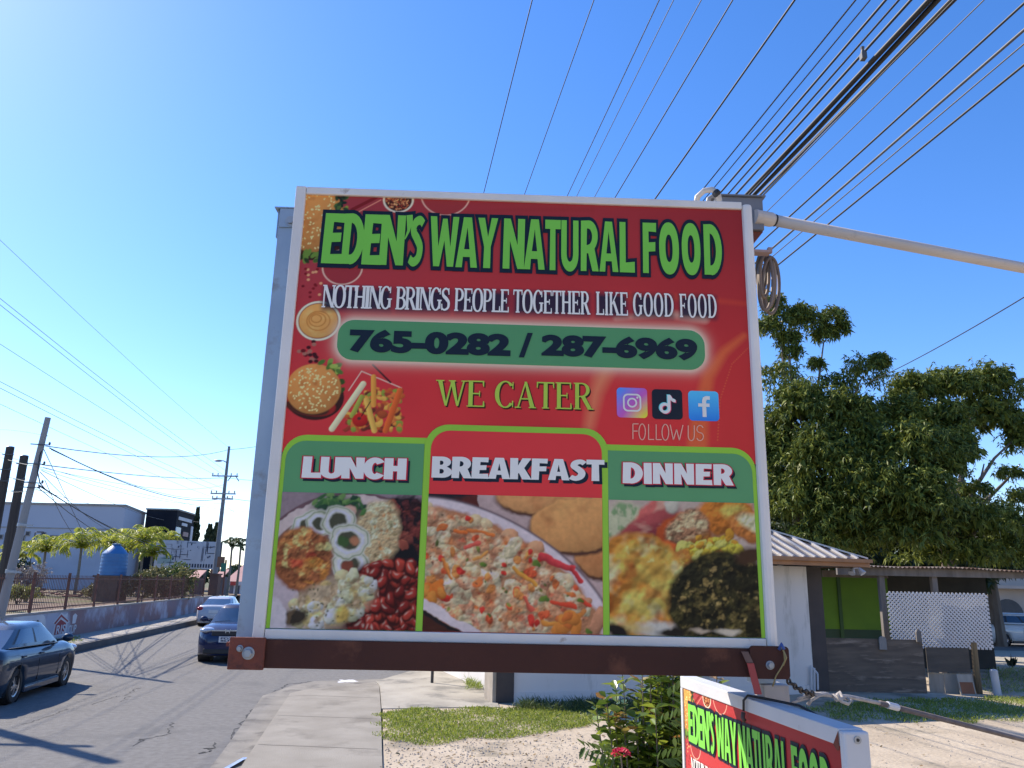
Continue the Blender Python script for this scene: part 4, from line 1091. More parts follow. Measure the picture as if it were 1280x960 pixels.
# ================================================================== vehicles
M_TYRE = mat('tyre rubber', (.015, .015, .016), (.03, .028, .026), 6, .85)
M_RIM = mat('alloy rim', (.45, .46, .48), (.35, .36, .38), 4, .3, .9)
M_BLK2 = mat('black trim plastic', (.012, .012, .014), (.02, .02, .022), 5, .5)
M_GLASS = glass('car glass', (.03, .065, .12))
M_LAMP = mat('lamp clear lens', (.62, .64, .68), (.45, .47, .5), 8, .08, .4)
M_RED = mat('lamp red lens', (.35, .012, .015), (.25, .01, .012), 6, .12)
M_PLATE = mat('number plate', (.68, .68, .66), (.6, .6, .58), 5, .5)
def paint(name, c): return mat(name, c, tuple(v * .92 for v in c), 3, .4, .0, coat=.9, spec=.08)
def car(name, lab, loc, rz, pm, L=4.44, Wd=1.72, Ht=1.47, wb=2.6, fo=.82, rw=.31, hoodz=.93, beltz=.96, trunkz=1.02, ws=(1.02, -.02), rs=(-1.25, -1.98), roof=(.42, -1.0), hatch=False, cat='car', group=None, gz=.16):
    """x forward, y left, wheels on z = 0, origin midway between the axles"""
    t = thing(name, lab, cat, loc, rz, group)
    xf, xr = wb / 2 + fo, wb / 2 + fo - L
    hw = Wd / 2
    N = 64
    b = MB(); ring = 13
    xs = [xf + (xr - xf) * i / N for i in range(N + 1)]
    for i, x in enumerate(xs):
        e = min((xf - x) / .55, 1); r_ = min((x - xr) / .5, 1)
        wf = (1 - .34 * (1 - max(e, 0)) ** 2.2) * (1 - .22 * (1 - max(r_, 0)) ** 2.2)
        w = hw * wf
        zl = gz + .10 * (1 - max(e, 0)) ** 2 + .12 * (1 - max(r_, 0)) ** 2
        for ax in (wb / 2, -wb / 2):
            dd = abs(x - ax)
            if dd < rw + .055: zl_a = math.sqrt((rw + .055) ** 2 - dd * dd) + rw; 
            else: zl_a = 0
            zl = max(zl, zl_a)
        # top line
        if x > ws[0]:
            s = (x - ws[0]) / (xf - ws[0]); zt = beltz + (hoodz - .30 - beltz) * s ** 2.6 + (hoodz - beltz) * 0
        elif x < rs[1]:
            s = (rs[1] - x) / (rs[1] - xr); zt = trunkz - (.06 if not hatch else .1) * s - .28 * s ** 6
        else:
            s = (ws[0] - x) / (ws[0] - rs[1]); zt = beltz + (trunkz - beltz) * s
        zb_ = min(zl, zt - .2)
        zm = .5 * (gz + .3 + zt - .12) ; sh_ = zt - .07
        zm = max(zm, zb_ + .02); sh_ = max(sh_, zm + .02)
        P = [(0, gz + .02), (w * .8, gz + .02), (w * .965, zb_), (w * 1.0, max(zb_ + .01, gz + .28)), (w * 1.0, zm), (w * .985, (zm + sh_) / 2), (w * .93, sh_), (w * .82, zt - .012), (w * .5, zt + .012), (0, zt + .02)]
        pts = [(x, y, z) for y, z in P] 
        full = pts + [(x, -y, z) for (x, y, z) in reversed(pts[1:-1])]
        b.v += full
    m = len(full)
    for i in range(N):
        for k in range(m):
            q = i * m
            b.f.append([q + k, q + m + k, q + m + (k + 1) % m, q + (k + 1) % m]); b.m.append(0)
    b.f.append(list(range(m))); b.m.append(0); b.f.append([N * m + k for k in reversed(range(m))]); b.m.append(0)
    body = link('body', b, pm, t, local=True, smooth=True)
    # greenhouse: grid of levels x perimeter
    nl_ = 6; nf_ = 8; ns_ = 22
    lv = []
    for j in range(nl_ + 1):
        tt = j / nl_
        fx_ = ws[0] + (roof[0] - ws[0]) * (tt ** .92); rx_ = rs[1] + (roof[1] - rs[1]) * (tt ** .95)
        w = hw * (.90 - .235 * tt ** 1.15)
        zf_ = beltz - .02 + (Ht - .055 - beltz + .02) * tt; zr_ = trunkz - .02 + (Ht - .075 - trunkz + .02) * tt
        P = []
        for i in range(nf_):      # front edge from left to right
            v = 1 - 2 * i / nf_; P.append((fx_ - .16 * v * v, w * v, zf_))
        for i in range(ns_):      # right side, front to back
            v = i / ns_; P.append((fx_ - .16 + (rx_ + .12 - fx_ + .16) * v, -w * (1 - .10 * (2 * v - 1) ** 4 * (1 if v > .5 else .4)) , zf_ + (zr_ - zf_) * v))
        for i in range(nf_):
            v = -1 + 2 * i / nf_; P.append((rx_ + .12 * v * v, w * .90 * v, zr_))
        for i in range(ns_):
            v = 1 - i / ns_; P.append((fx_ - .16 + (rx_ + .12 - fx_ + .16) * v, w * (1 - .10 * (2 * v - 1) ** 4 * (1 if v > .5 else .4)), zf_ + (zr_ - zf_) * v))
        lv.append(P)
    K = len(lv[0])
    allv = [p for P in lv for p in P]
    parts = {'shell': MB(), 'windscreen': MB(), 'rear_window': MB()}
    trims = {}
    sides = [[MB(), MB(), MB()], [MB(), MB(), MB()]]
    def seg(k):
        if k < nf_: return ('windscreen', k / nf_)
        k -= nf_
        if k < ns_: return ('r', (k + .5) / ns_)
        k -= ns_
        if k < nf_: return ('rear_window', k / nf_)
        k -= nf_
        return ('l', 1 - (k + .5) / ns_)
    for j in range(nl_):
        for k in range(K):
            f_ = [j * K + k, j * K + (k + 1) % K, (j + 1) * K + (k + 1) % K, (j + 1) * K + k]
            nm, v = seg(k); tgt = parts['shell']
            if 0 < j < nl_ - 1 or (j == 0 and nm in ('windscreen', 'rear_window')):
                if nm in ('windscreen', 'rear_window'): tgt = parts[nm]
                else:
                    sd_ = sides[0 if nm == 'l' else 1]
                    if .03 < v < .9: tgt = trims.setdefault((nm, 0 if v < .25 else 1 if v < .6 else 2 if v < .8 else 3), MB())
                    bp = .47 if not hatch else .38
                    if .06 < v < bp - .02: tgt = sd_[0]
                    elif bp + .02 < v < (.86 if not hatch else .70): tgt = sd_[1]
                    elif hatch and .745 < v < .93: tgt = sd_[2]
            tgt.f.append(f_); tgt.m.append(0)
    sh_ = parts['shell']; top = nl_ * K
    c0 = len(allv); allv.append(((roof[0] + roof[1]) / 2, 0, Ht))
    inner = []
    for k in range(K):
        x, y, z = lv[-1][k]; allv.append((x * .8 + allv[c0][0] * .2, y * .8, z + .035)); inner.append(len(allv) - 1)
    for k in range(K):
        sh_.f.append([top + k, top + (k + 1) % K, inner[(k + 1) % K], inner[k]]); sh_.m.append(0)
        sh_.f.append([inner[k], inner[(k + 1) % K], c0]); sh_.m.append(0)
    def compact(mb):
        used = sorted({i for f in mb.f for i in f}); mp = {u: i for i, u in enumerate(used)}
        mb.v = [allv[u] for u in used]; mb.f = [[mp[i] for i in f] for f in mb.f]; return mb
    link('cabin', compact(sh_), pm, t, local=True, smooth=True)
    for q in trims.values(): link('window_trim', compact(q), M_BLK2, t, local=True, smooth=True)
    link('windscreen', compact(parts['windscreen']), M_GLASS, t, local=True, smooth=True)
    link('rear_window', compact(parts['rear_window']), M_GLASS, t, local=True, smooth=True)
    for sd_ in sides:
        for q in sd_:
            if q.f: link('side_window', compact(q), M_GLASS, t, local=True, smooth=True)
    # wheels
    for ax in (wb / 2, -wb / 2):
        for s in (1, -1):
            T = Matrix.Translation((ax, s * (hw - .115), rw)) @ Matrix.Rotation(-s * PI / 2, 4, 'X')
            wb_ = MB(); wb_.lathe([(rw * .62, -.10), (rw * .93, -.10), (rw, -.07), (rw, .07), (rw * .93, .098), (rw * .66, .10), (rw * .62, .06)], 28, T)
            wo_ = link('wheel', wb_, M_TYRE, t, local=True, smooth=False)
            rb = MB(); rb.lathe([(rw * .63, .02), (rw * .645, .085), (rw * .56, .075), (rw * .55, .03)], 28, T, caps=False); rb.lathe([(.001, .03), (.06, .07), (.055, .085), (.001, .09)], 14, T, caps=False)
            for k in range(10):
                a = 2 * PI * k / 10 + (.12 if k % 2 else -.12)
                rb.bar(T @ Vector((.045 * math.cos(a), .045 * math.sin(a), .072)), T @ Vector((rw * .6 * math.cos(a), rw * .6 * math.sin(a), .066)), .028, .02, up=T.to_3x3() @ Vector((0, 0, 1)))
            link('rim', rb, M_RIM, wo_, local=True)
            db = MB(); db.lathe([(.001, 0), (rw * .62, 0), (rw * .62, .015), (.001, .015)], 20, T, caps=False); link('brake_disc', db, M_BLK2, wo_, local=True)
            ab = MB(); ab.lathe([(rw + .05, -.25), (rw + .05, .085)], 28, T, caps=False); ab.lathe([(.001, -.24), (rw + .05, -.24)], 28, T, caps=False); link('wheel_well', ab, M_BLK2, t, local=True)
    b = MB(); b.box(xr + .25, xf - .3, -hw * .78, hw * .78, gz - .03, gz + .05); link('underbody', b, M_BLK2, t, local=True)
    # lamps, grille, plates
    zfr = hoodz - .24
    for s in (1, -1):
        b = MB(); b.ball((xf - .30, s * hw * .70, zfr + .05), .24, .22, .085, 16); o_ = link('headlight', b, M_LAMP, t, local=True, smooth=True); o_.rotation_euler = (0, 0, 0)
        b = MB(); b.ball((xr + .13, s * hw * .77, trunkz - .16), .15, .17, .10, 16); link('tail_light', b, M_RED, t, local=True, smooth=True)
        b = MB(); b.ball((ws[0] - .28, s * (hw + .10), beltz + .09), .075, .12, .085, 12); b.bar((ws[0] - .30, s * hw * .88, beltz + .03), (ws[0] - .29, s * (hw + .03), beltz + .06), .05, .05); link('wing_mirror', b, pm if hatch else pm, t, local=True, smooth=True)
        for xd in (ws[0] - 1.28, ws[0] - 2.15):
            b = MB(); b.box(xd - .09, xd + .09, s * hw * .985 - .02, s * hw * .985 + .028, beltz - .155, beltz - .12); link('door_handle', b, pm, t, local=True, bevel=.008)
        b = MB()
        for xd in (ws[0] - .30, ws[0] - 1.38, ws[0] - 2.26):
            b.box(xd - .005, xd + .005, s * hw * .94, s * (hw * 1.0 + .003), gz + .16, beltz - .24)
        link('door_gaps', b, M_BLK2, t, local=True)
        b = MB(); b.bar((ws[0] - .28, s * (hw * .915), beltz - .002), (rs[1] + .25, s * (hw * .915), trunkz - .012), .012, .010); link('belt_trim', b, M_RIM if not hatch else M_BLK2, t, local=True)
        b = MB(); b.box(-wb / 2 + rw + .1, wb / 2 - rw - .1, s * hw * .955 - .03, s * hw * .955 + .035, gz - .02, gz + .09); link('sill', b, M_BLK2 if hatch else pm, t, local=True, bevel=.015)
    b = MB(); b.box(xf - .16, xf + .01, -hw * .50, hw * .50, zfr - .09, zfr + .045); g_ = link('grille', b, M_BLK2, t, local=True, bevel=.02)
    b = MB(); b.box(xf + .004, xf + .022, -hw * .62, hw * .62, zfr + .05, zfr + .075); link('chrome_bar', b, M_RIM, g_, local=True)
    b = MB()      # emblem: two uprights and a cross bar
    for s in (1, -1): b.bar((xf + .03, s * .05, zfr - .01), (xf + .03, s * .065, zfr + .10), .018, .014, up=(1, 0, 0))
    b.bar((xf + .03, -.05, zfr + .04), (xf + .03, .05, zfr + .04), .018, .014, up=(1, 0, 0)); link('emblem', b, M_RIM, g_, local=True)
    b = MB(); b.box(xf - .10, xf + .012, -hw * .72, hw * .72, gz + .06, gz + .20); link('lower_intake', b, M_BLK2, t, local=True, bevel=.02)
    pl_ = MB(); pl_.box(xf + .03, xf + .045, -.22, .22, zfr - .26, zfr - .10); p1 = link('number_plate', pl_, M_PLATE, t, local=True)
    pl_ = MB(); pl_.box(xr - .03, xr - .012, -.22, .22, trunkz - .36, trunkz - .22); link('number_plate', pl_, M_PLATE, t, local=True)
    b = MB(); b.box(xr - .005, xr + .12, -hw * .7, hw * .7, gz + .1, gz + .24); link('rear_bumper', b, M_BLK2, t, local=True, bevel=.02)
    b = MB()
    for s in (1, -1): b.bar((ws[0] + .02, s * .35 - .25, beltz + .025), (ws[0] - .05, s * .35 + .18, beltz + .055), .02, .015)
    link('wiper', b, M_BLK2, t, local=True)
    return t, dict(xf=xf, xr=xr, hw=hw, zfr=zfr)
rz_away = math.atan2(.985, -.172)
P_SED = paint('deep blue grey paint', (0.012, 0.028, 0.055))
car('sedan', 'dark blue sedan driving away along the mural wall at the left edge', (-10.29, 16.93, .004), rz_away, P_SED, Ht=1.43, hoodz=.96)
P_SUV = paint('dark navy paint', (0.010, 0.018, 0.062))
fwd = Vector((.14, -.99, 0)); rz_to = math.atan2(-.988, .15)
suvt, sv = car('compact_suv', 'dark navy compact car facing the camera, half hidden by the sign', (-8.31, 25.7, .004), rz_to, P_SUV, L=4.29, Wd=1.77, Ht=1.60, wb=2.61, rw=.335, hoodz=1.08, beltz=1.06, trunkz=1.12, ws=(1.0, -.02), rs=(-1.5, -2.0), roof=(.30, -1.45), hatch=True, gz=.2)
P_SIL = paint('silver white paint', (0.50, 0.51, 0.53))
car('sedan', 'silver white sedan seen from behind with red tail light, beyond the navy car', (-14.99, 43.0, .004), math.atan2(.987, -.16), P_SIL, Ht=1.45)
P_WAG = paint('white wagon paint', (0.60, 0.62, 0.62))
q = gnd(1255, 808, .06)
car('station_wagon', 'white station wagon parked beyond the lattice at the right edge', (q[0] + 1.3, q[1] + .75, .062), R(0), P_WAG, L=4.3, Wd=1.7, Ht=1.50, wb=2.6, fo=.85, rs=(-1.5, -1.98), roof=(.35, -1.6), hatch=True)
# ================================================================== lettering tools
from mathutils.geometry import delaunay_2d_cdt
def _area(P): P = np.asarray(P); return .5 * float(np.sum(P[:, 0] * np.roll(P[:, 1], -1) - np.roll(P[:, 0], -1) * P[:, 1]))
def _clean(P):
    out = []
    for p in P:
        if not out or abs(p[0] - out[-1][0]) + abs(p[1] - out[-1][1]) > 1e-6: out.append((float(p[0]), float(p[1])))
    if len(out) > 1 and abs(out[0][0] - out[-1][0]) + abs(out[0][1] - out[-1][1]) < 1e-6: out.pop()
    return np.array(out)
def _grow(P, off):
    """offset a closed contour to its right hand side (outwards when counter clockwise), mitred with a limit"""
    d = np.roll(P, -1, 0) - P; d /= np.linalg.norm(d, axis=1, keepdims=True); n = np.stack([d[:, 1], -d[:, 0]], 1); out = []
    for i in range(len(P)):
        a, b = n[i - 1], n[i]; m = a + b; l2 = m @ m
        cr_ = d[i - 1][0] * d[i][1] - d[i - 1][1] * d[i][0]
        if l2 > .9 or cr_ < 0:
            out.append(P[i] + m / max(l2, .35) * 2 * off)
        else:
            out += [P[i] + a * off + d[i - 1] * off * .5, P[i] + b * off - d[i] * off * .5]
    return np.array(out)
def fill(contours):
    """triangles of the union of oriented contours (winding number above zero)"""
    V = []; E_ = []
    for c in contours:
        o = len(V); n = len(c); V += [Vector((float(p[0]), float(p[1]))) for p in c]; E_ += [(o + i, o + (i + 1) % n) for i in range(n)]
    v, e, f, *_ = delaunay_2d_cdt(V, E_, [], 0, 1e-5)
    v = np.array([(p[0], p[1]) for p in v]); f = np.array([list(q) for q in f if len(q) == 3])
    cen = v[f].mean(1); wn = np.zeros(len(f), int)
    for c in contours:
        a = np.asarray(c); b_ = np.roll(a, -1, 0)
        ay, by = a[:, 1][None], b_[:, 1][None]; y = cen[:, 1][:, None]; x = cen[:, 0][:, None]
        side = (b_[:, 0] - a[:, 0])[None] * (y - ay) - (x - a[:, 0][None]) * (by - ay)
        wn += ((ay <= y) & (by > y) & (side > 0)).sum(1) - ((ay > y) & (by <= y) & (side < 0)).sum(1)
    f = f[wn > 0]
    vv = v[f]; ar = (vv[:, 1, 0] - vv[:, 0, 0]) * (vv[:, 2, 1] - vv[:, 0, 1]) - (vv[:, 1, 1] - vv[:, 0, 1]) * (vv[:, 2, 0] - vv[:, 0, 0])
    f[ar < 0] = f[ar < 0][:, ::-1]; f = f[abs(ar) > 1e-12]
    return v, [list(map(int, q)) for q in f]
def orient(parts, off=0.0):
    out = []
    for pr in parts:
        for k, c in enumerate(pr):
            c = _clean(c); a = _area(c)
            if (k == 0) != (a > 0): c = c[::-1]
            if off:
                g = _grow(c, off)
                if k and _area(g) > -1e-9: continue
                c = g
            out.append(c)
    return out
def curve_mesh(contours, offset=0.0):
    return fill(orient([contours], offset))
_fc = {}
def font_contours(txt, space=1.0):
    if (txt, space) in _fc: return _fc[(txt, space)]
    cu = bpy.data.curves.new('tmp', 'FONT'); cu.body = txt; cu.size = 1; cu.space_character = space
    o = bpy.data.objects.new('tmp', cu); COL.objects.link(o); bpy.context.view_layer.update()
    dg = bpy.context.evaluated_depsgraph_get(); c2 = o.evaluated_get(dg).to_curve(dg)
    cs = []
    for sp in c2.splines:
        if sp.type == 'BEZIER':
            P = []; bp = sp.bezier_points; n = len(bp)
            for i in range(n):
                a, b = bp[i], bp[(i + 1) % n]
                p0, p1, p2, p3 = (np.array(q)[:2] for q in (a.co, a.handle_right, b.handle_left, b.co))
                st = np.linalg.norm((p1 - p0) - (p3 - p0) / 3) + np.linalg.norm((p2 - p0) - (p3 - p0) * 2 / 3)
                for t in (np.linspace(0, 1, 7)[:-1] if st > 1e-3 else [0]):
                    P.append(p0 * (1 - t) ** 3 + 3 * p1 * t * (1 - t) ** 2 + 3 * p2 * t * t * (1 - t) + p3 * t ** 3)
        else: P = [np.array(q.co)[:2] for q in sp.points]
        P = _clean(P)
        if len(P) > 2: cs.append(P)
    o.to_curve_clear() if hasattr(o, 'to_curve_clear') else None
    bpy.data.objects.remove(o); bpy.data.curves.remove(cu)
    def inside(p, c):
        x, y = p; r_ = False; j = len(c) - 1
        for i in range(len(c)):
            if (c[i][1] > y) != (c[j][1] > y) and x < (c[j][0] - c[i][0]) * (y - c[i][1]) / (c[j][1] - c[i][1]) + c[i][0]: r_ = not r_
            j = i
        return r_
    dep = [sum(inside(c[0], q) for q in cs if q is not c) for c in cs]
    _fc[(txt, space)] = (cs, dep)
    return cs, dep
def font_mesh(txt, offset=0.0, space=1.0):
    cs, dep = font_contours(txt, space); out = []
    for c, d in zip(cs, dep):
        a = _area(c)
        if (d % 2 == 0) != (a > 0): c = c[::-1]
        if offset:
            g = _grow(c, offset)
            if d % 2 and _area(g) > -1e-6: continue
            c = g
        out.append(c)
    return fill(out)
def ell(cx, cy, rx, ry, a0=0, a1=2 * PI, n=28, close=True):
    ts = np.linspace(a0, a1, n + 1)
    if close: ts = ts[:-1]
    return [(cx + rx * math.copysign(abs(math.cos(t)) ** .9, math.cos(t)), cy + ry * math.copysign(abs(math.sin(t)) ** .9, math.sin(t))) for t in ts]
def arc(cx, cy, rx, ry, a0, a1, n=14):
    return [(cx + rx * math.cos(t), cy + ry * math.sin(t)) for t in np.linspace(R(a0), R(a1), n)]
def ribbon(pts, ws):
    """outline of a stroke through pts (smoothed) with widths ws"""
    pts = np.array(pts, float); n = len(pts); T = np.linspace(0, n - 1, 8 * (n - 1) + 1)
    def cr(P, t):
        i = min(int(t), n - 2); f = t - i
        a, b, c, d = P[max(i - 1, 0)], P[i], P[i + 1], P[min(i + 2, n - 1)]
        return .5 * (2 * b + (c - a) * f + (2 * a - 5 * b + 4 * c - d) * f * f + (3 * b - a - 3 * c + d) * f ** 3)
    C = np.array([cr(pts, t) for t in T]); Wt = np.interp(T, range(n), ws)
    d = np.gradient(C, axis=0); d /= np.linalg.norm(d, axis=1, keepdims=True) + 1e-9
    nn = np.stack([-d[:, 1], d[:, 0]], 1) * Wt[:, None] / 2
    return [tuple(p) for p in C + nn] + [tuple(p) for p in (C - nn)[::-1]]
# chunky hand drawn capitals of the headline: name -> (width, [contours])
TG = {
 'E': (50, [[(0, 0), (2, 100), (50, 100), (49, 79), (25, 80), (24, 62), (44, 63), (43, 42), (23, 41), (22, 21), (49, 22), (50, 0)]]),
 'D': (60, [[(0, 0), (2, 100), (24, 101)] + arc(24, 50, 36, 51, 88, -88) + [(22, 0)], [(22, 21)] + arc(23, 50, 15, 29, -85, 85) + [(24, 79)]]),
 'N': (60, [[(0, 0), (1, 100), (21, 100), (39, 50), (38, 100), (60, 100), (59, 0), (39, 0), (20, 52), (21, 0)]]),
 "'": (22, [[(2, 100), (20, 102), (22, 86), (15, 66), (5, 50), (0, 52), (6, 70)]]),
 'S': (50, [ribbon([(46, 82), (34, 90), (18, 84), (13, 68), (26, 54), (37, 38), (33, 18), (17, 9), (2, 16)], [19, 20, 21, 21, 23, 22, 21, 20, 19])]),
 'W': (88, [[(0, 100), (14, 0), (34, 0), (45, 48), (54, 0), (75, 0), (88, 100), (67, 100), (63, 42), (53, 96), (37, 96), (28, 42), (22, 100)]]),
 'A': (66, [[(0, 0), (20, 100), (46, 100), (66, 0), (44, 0), (41, 20), (24, 20), (22, 0)], [(27, 38), (39, 38), (33, 76)]]),
 'Y': (62, [[(0, 100), (20, 42), (19, 0), (42, 0), (42, 42), (62, 100), (40, 100), (32, 66), (23, 100)]]),
 'T': (56, [[(0, 100), (0, 79), (17, 79), (16, 0), (39, 0), (38, 79), (56, 79), (56, 100)]]),
 'U': (60, [[(0, 100), (0, 32)] + arc(30, 32, 30, 34, 180, 360) + [(60, 100), (39, 100), (39, 34)] + arc(30, 34, 9, 14, 0, -180) + [(21, 100)]]),
 'R': (60, [[(0, 0), (1, 100), (26, 101)] + arc(28, 69, 29, 32, 88, -50) + [(60, 0), (37, 0), (24, 34), (22, 34), (21, 0)], [(22, 53), (23, 82)] + arc(25, 68, 11, 14, 80, -80)]),
 'L': (50, [[(0, 0), (1, 100), (23, 100), (22, 22), (50, 24), (50, 0)]]),
 'F': (50, [[(0, 0), (2, 100), (50, 100), (49, 79), (24, 80), (24, 62), (46, 63), (45, 42), (23, 41), (22, 0)]]),
 'O': (62, [ell(31, 50, 31, 52, n=36), ell(31, 50, 9, 25, n=24)[::-1]]),
}
TG.update({
 'H': (60, [[(0, 0), (0, 100), (23, 100), (23, 63), (37, 63), (37, 100), (60, 100), (60, 0), (37, 0), (37, 39), (23, 39), (23, 0)]]),
 'C': (58, [arc(31, 50, 31, 52, 38, 322, 30) + arc(31, 50, 9, 28, 312, 48, 22)]),
 'B': (60, [[(0, 0), (0, 100), (28, 100)] + arc(30, 75, 26, 25, 88, -60) + arc(31, 27, 29, 27, 62, -88) + [(28, 0)], [(22, 60), (22, 82), (28, 82)] + arc(28, 71, 7, 11, 80, -80, 8) + [(28, 60)], [(22, 18), (22, 42), (28, 42)] + arc(29, 30, 8, 12, 80, -80, 8) + [(28, 18)]]),
 'K': (64, [[(0, 0), (0, 100), (23, 100), (23, 62), (38, 100), (64, 100), (42, 54), (65, 0), (38, 0), (27, 32), (23, 26), (23, 0)]]),
 'I': (23, [[(0, 0), (0, 100), (23, 100), (23, 0)]]),
})
# roman capitals with thick and thin strokes: name -> (width, [parts]), a part is a list of contours
def _st(x, t=13, s=5): return [[[(x, 0), (x + t, 0), (x + t, 100), (x, 100)]]] + [[[(x - s, z), (x + t + s, z), (x + t + s, z + 4), (x - s, z + 4)]] for z in (0, 96)]
def _bx(x0, x1, y0, y1): return [[(x0, y0), (x1, y0), (x1, y1), (x0, y1)]]
def _ring(cx, cy, rx, ry, t, th, a0=None, a1=None):
    if a0 is None: return [ell(cx, cy, rx, ry, n=30), ell(cx, cy, rx - t, ry - th, n=26)[::-1]]
    return [arc(cx, cy, rx, ry, a0, a1, 20) + arc(cx, cy, rx - t, ry - th, a1, a0, 20)]
RG = {
 'N': (66, _st(4, 6, 6) + _st(56, 6, 6) + [[[(2, 100), (18, 100), (62, 0), (50, 0)]]]),
 'O': (68, [_ring(34, 50, 34, 52, 14, 5)]),
 'T': (58, _st(23) + [_bx(0, 58, 95, 100), [[(0, 95), (5, 95), (3, 78), (0, 78)]], [[(53, 95), (58, 95), (58, 78), (55, 78)]]]),
 'H': (66, _st(5) + _st(48) + [_bx(14, 52, 48, 53)]),
 'I': (24, _st(5)),
 'G': (68, [_ring(34, 50, 34, 52, 14, 5, 42, 318)] + [_bx(50, 62, 8, 44), _bx(43, 68, 42, 46), [[(57, 98), (60, 98), (60, 72), (56, 72)]]]),
 'B': (58, _st(5) + [_ring(27, 74, 26, 26, 12, 5, 90, -90), _ring(28, 26.5, 30, 27, 13, 5, 90, -90), _bx(15, 28, 95.2, 100), _bx(15, 28, 48.5, 53), _bx(15, 28, 0, 4.5)]),
 'R': (62, _st(5) + [_ring(27, 73, 27, 27, 12, 5, 90, -90), _bx(15, 28, 95.2, 100), _bx(15, 28, 46, 50.5), [[(24, 47), (38, 49), (62, 0), (48, 0)]], _bx(46, 66, 0, 4)]),
 'S': (52, [[ribbon([(44, 78), (38, 93), (22, 97), (8, 84), (12, 66), (30, 52), (44, 36), (42, 14), (24, 3), (8, 8), (4, 26)], [4, 5, 6, 10, 13, 15, 13, 10, 6, 5, 4])], [[(41, 98), (45, 98), (46, 72), (42, 72)]], [[(3, 2), (7, 2), (6, 28), (2, 28)]]]),
 'P': (58, _st(5) + [_ring(27, 72, 29, 28, 13, 5, 90, -90), _bx(15, 28, 95.2, 100), _bx(15, 28, 44, 48.5)]),
 'E': (56, _st(5) + [_bx(15, 52, 95.2, 100), _bx(15, 40, 48, 53), _bx(15, 54, 0, 4.8), [[(47, 96), (52, 96), (52, 78), (49, 78)]], [[(50, 22), (53, 22), (55, 4), (49, 4)]], _bx(37, 40, 40, 61)]),
 'L': (54, _st(5) + [_bx(15, 52, 0, 4.8), [[(48, 24), (51, 24), (54, 4), (47, 4)]]]),
 'K': (66, _st(5) + [[[(16, 46), (20, 46), (56, 98), (50, 98)]], [[(24, 56), (36, 62), (66, 0), (52, 0)]], _bx(46, 64, 96, 100), _bx(48, 70, 0, 4)]),
 'F': (54, _st(5) + [_bx(15, 52, 95.2, 100), _bx(15, 40, 47, 52), [[(47, 96), (52, 96), (52, 76), (49, 76)]], _bx(37, 40, 39, 60)]),
 'D': (68, _st(5) + [_ring(26, 50, 42, 50, 14, 5, 90, -90), _bx(15, 27, 95.2, 100), _bx(15, 27, 0, 4.8)]),
 'W': (94, [[[(4, 98), (18, 98), (34, 0), (28, 0)]], [[(28, 0), (34, 0), (50, 98), (46, 98)]], [[(42, 98), (56, 98), (70, 0), (64, 0)]], [[(64, 0), (70, 0), (88, 98), (83, 98)]], _bx(-2, 24, 96, 100), _bx(38, 60, 96, 100), _bx(77, 95, 96, 100)]),
 'C': (64, [_ring(34, 50, 34, 52, 14, 5, 42, 318), [[(57, 98), (60, 98), (60, 72), (56, 72)]], [[(57, 2), (60, 2), (60, 26), (56, 26)]]]),
 'A': (66, [[[(6, 0), (11, 0), (35, 100), (31, 100)]], [[(29, 100), (37, 100), (64, 0), (49, 0)]], _bx(17, 50, 32, 37), _bx(-2, 18, 0, 4), _bx(44, 68, 0, 4)]),
}
_tcache = {}
def letters(font, ch, off=0.0):
    key = (id(font), ch, off)
    if key not in _tcache:
        w, pr = font[ch]
        _tcache[key] = (w, [fill(orient([pr] if font is TG else pr, off))])
    return _tcache[key]

# ================================================================== the big sign
SW, SH = 2.10, 1.9843
SYAW = 0.02859
SCX, SCY, SZ0 = 0.0453, 3.2812, HC + 0.7491 - 1.9843 / 2
sa = np.array([math.cos(SYAW), math.sin(SYAW), 0]); sn = np.array([-math.sin(SYAW), math.cos(SYAW), 0])
def S(px, py, y=0.0):
    """pixel of the photo -> (x, z) on the sign's own front plane (y = metres behind it)"""
    d = ray(px, py); c = np.array([SCX, SCY, HC]) + sn * y - np.array([0, 0, HC])
    t = (c @ sn) / (d @ sn); p = d * t
    return float((p - np.array([SCX, SCY, 0])) @ sa), float(p[2] + HC - SZ0)
YF = .014        # the printed face lies this far behind the frame's front
M_FRAME = mat('white sign frame paint', (.82, .76, .69), (.72, .67, .61), 3.5, .5, bump=.12, bscale=40, c3=(.36, .25, .18), s3=9, t3=.70, detail=10)

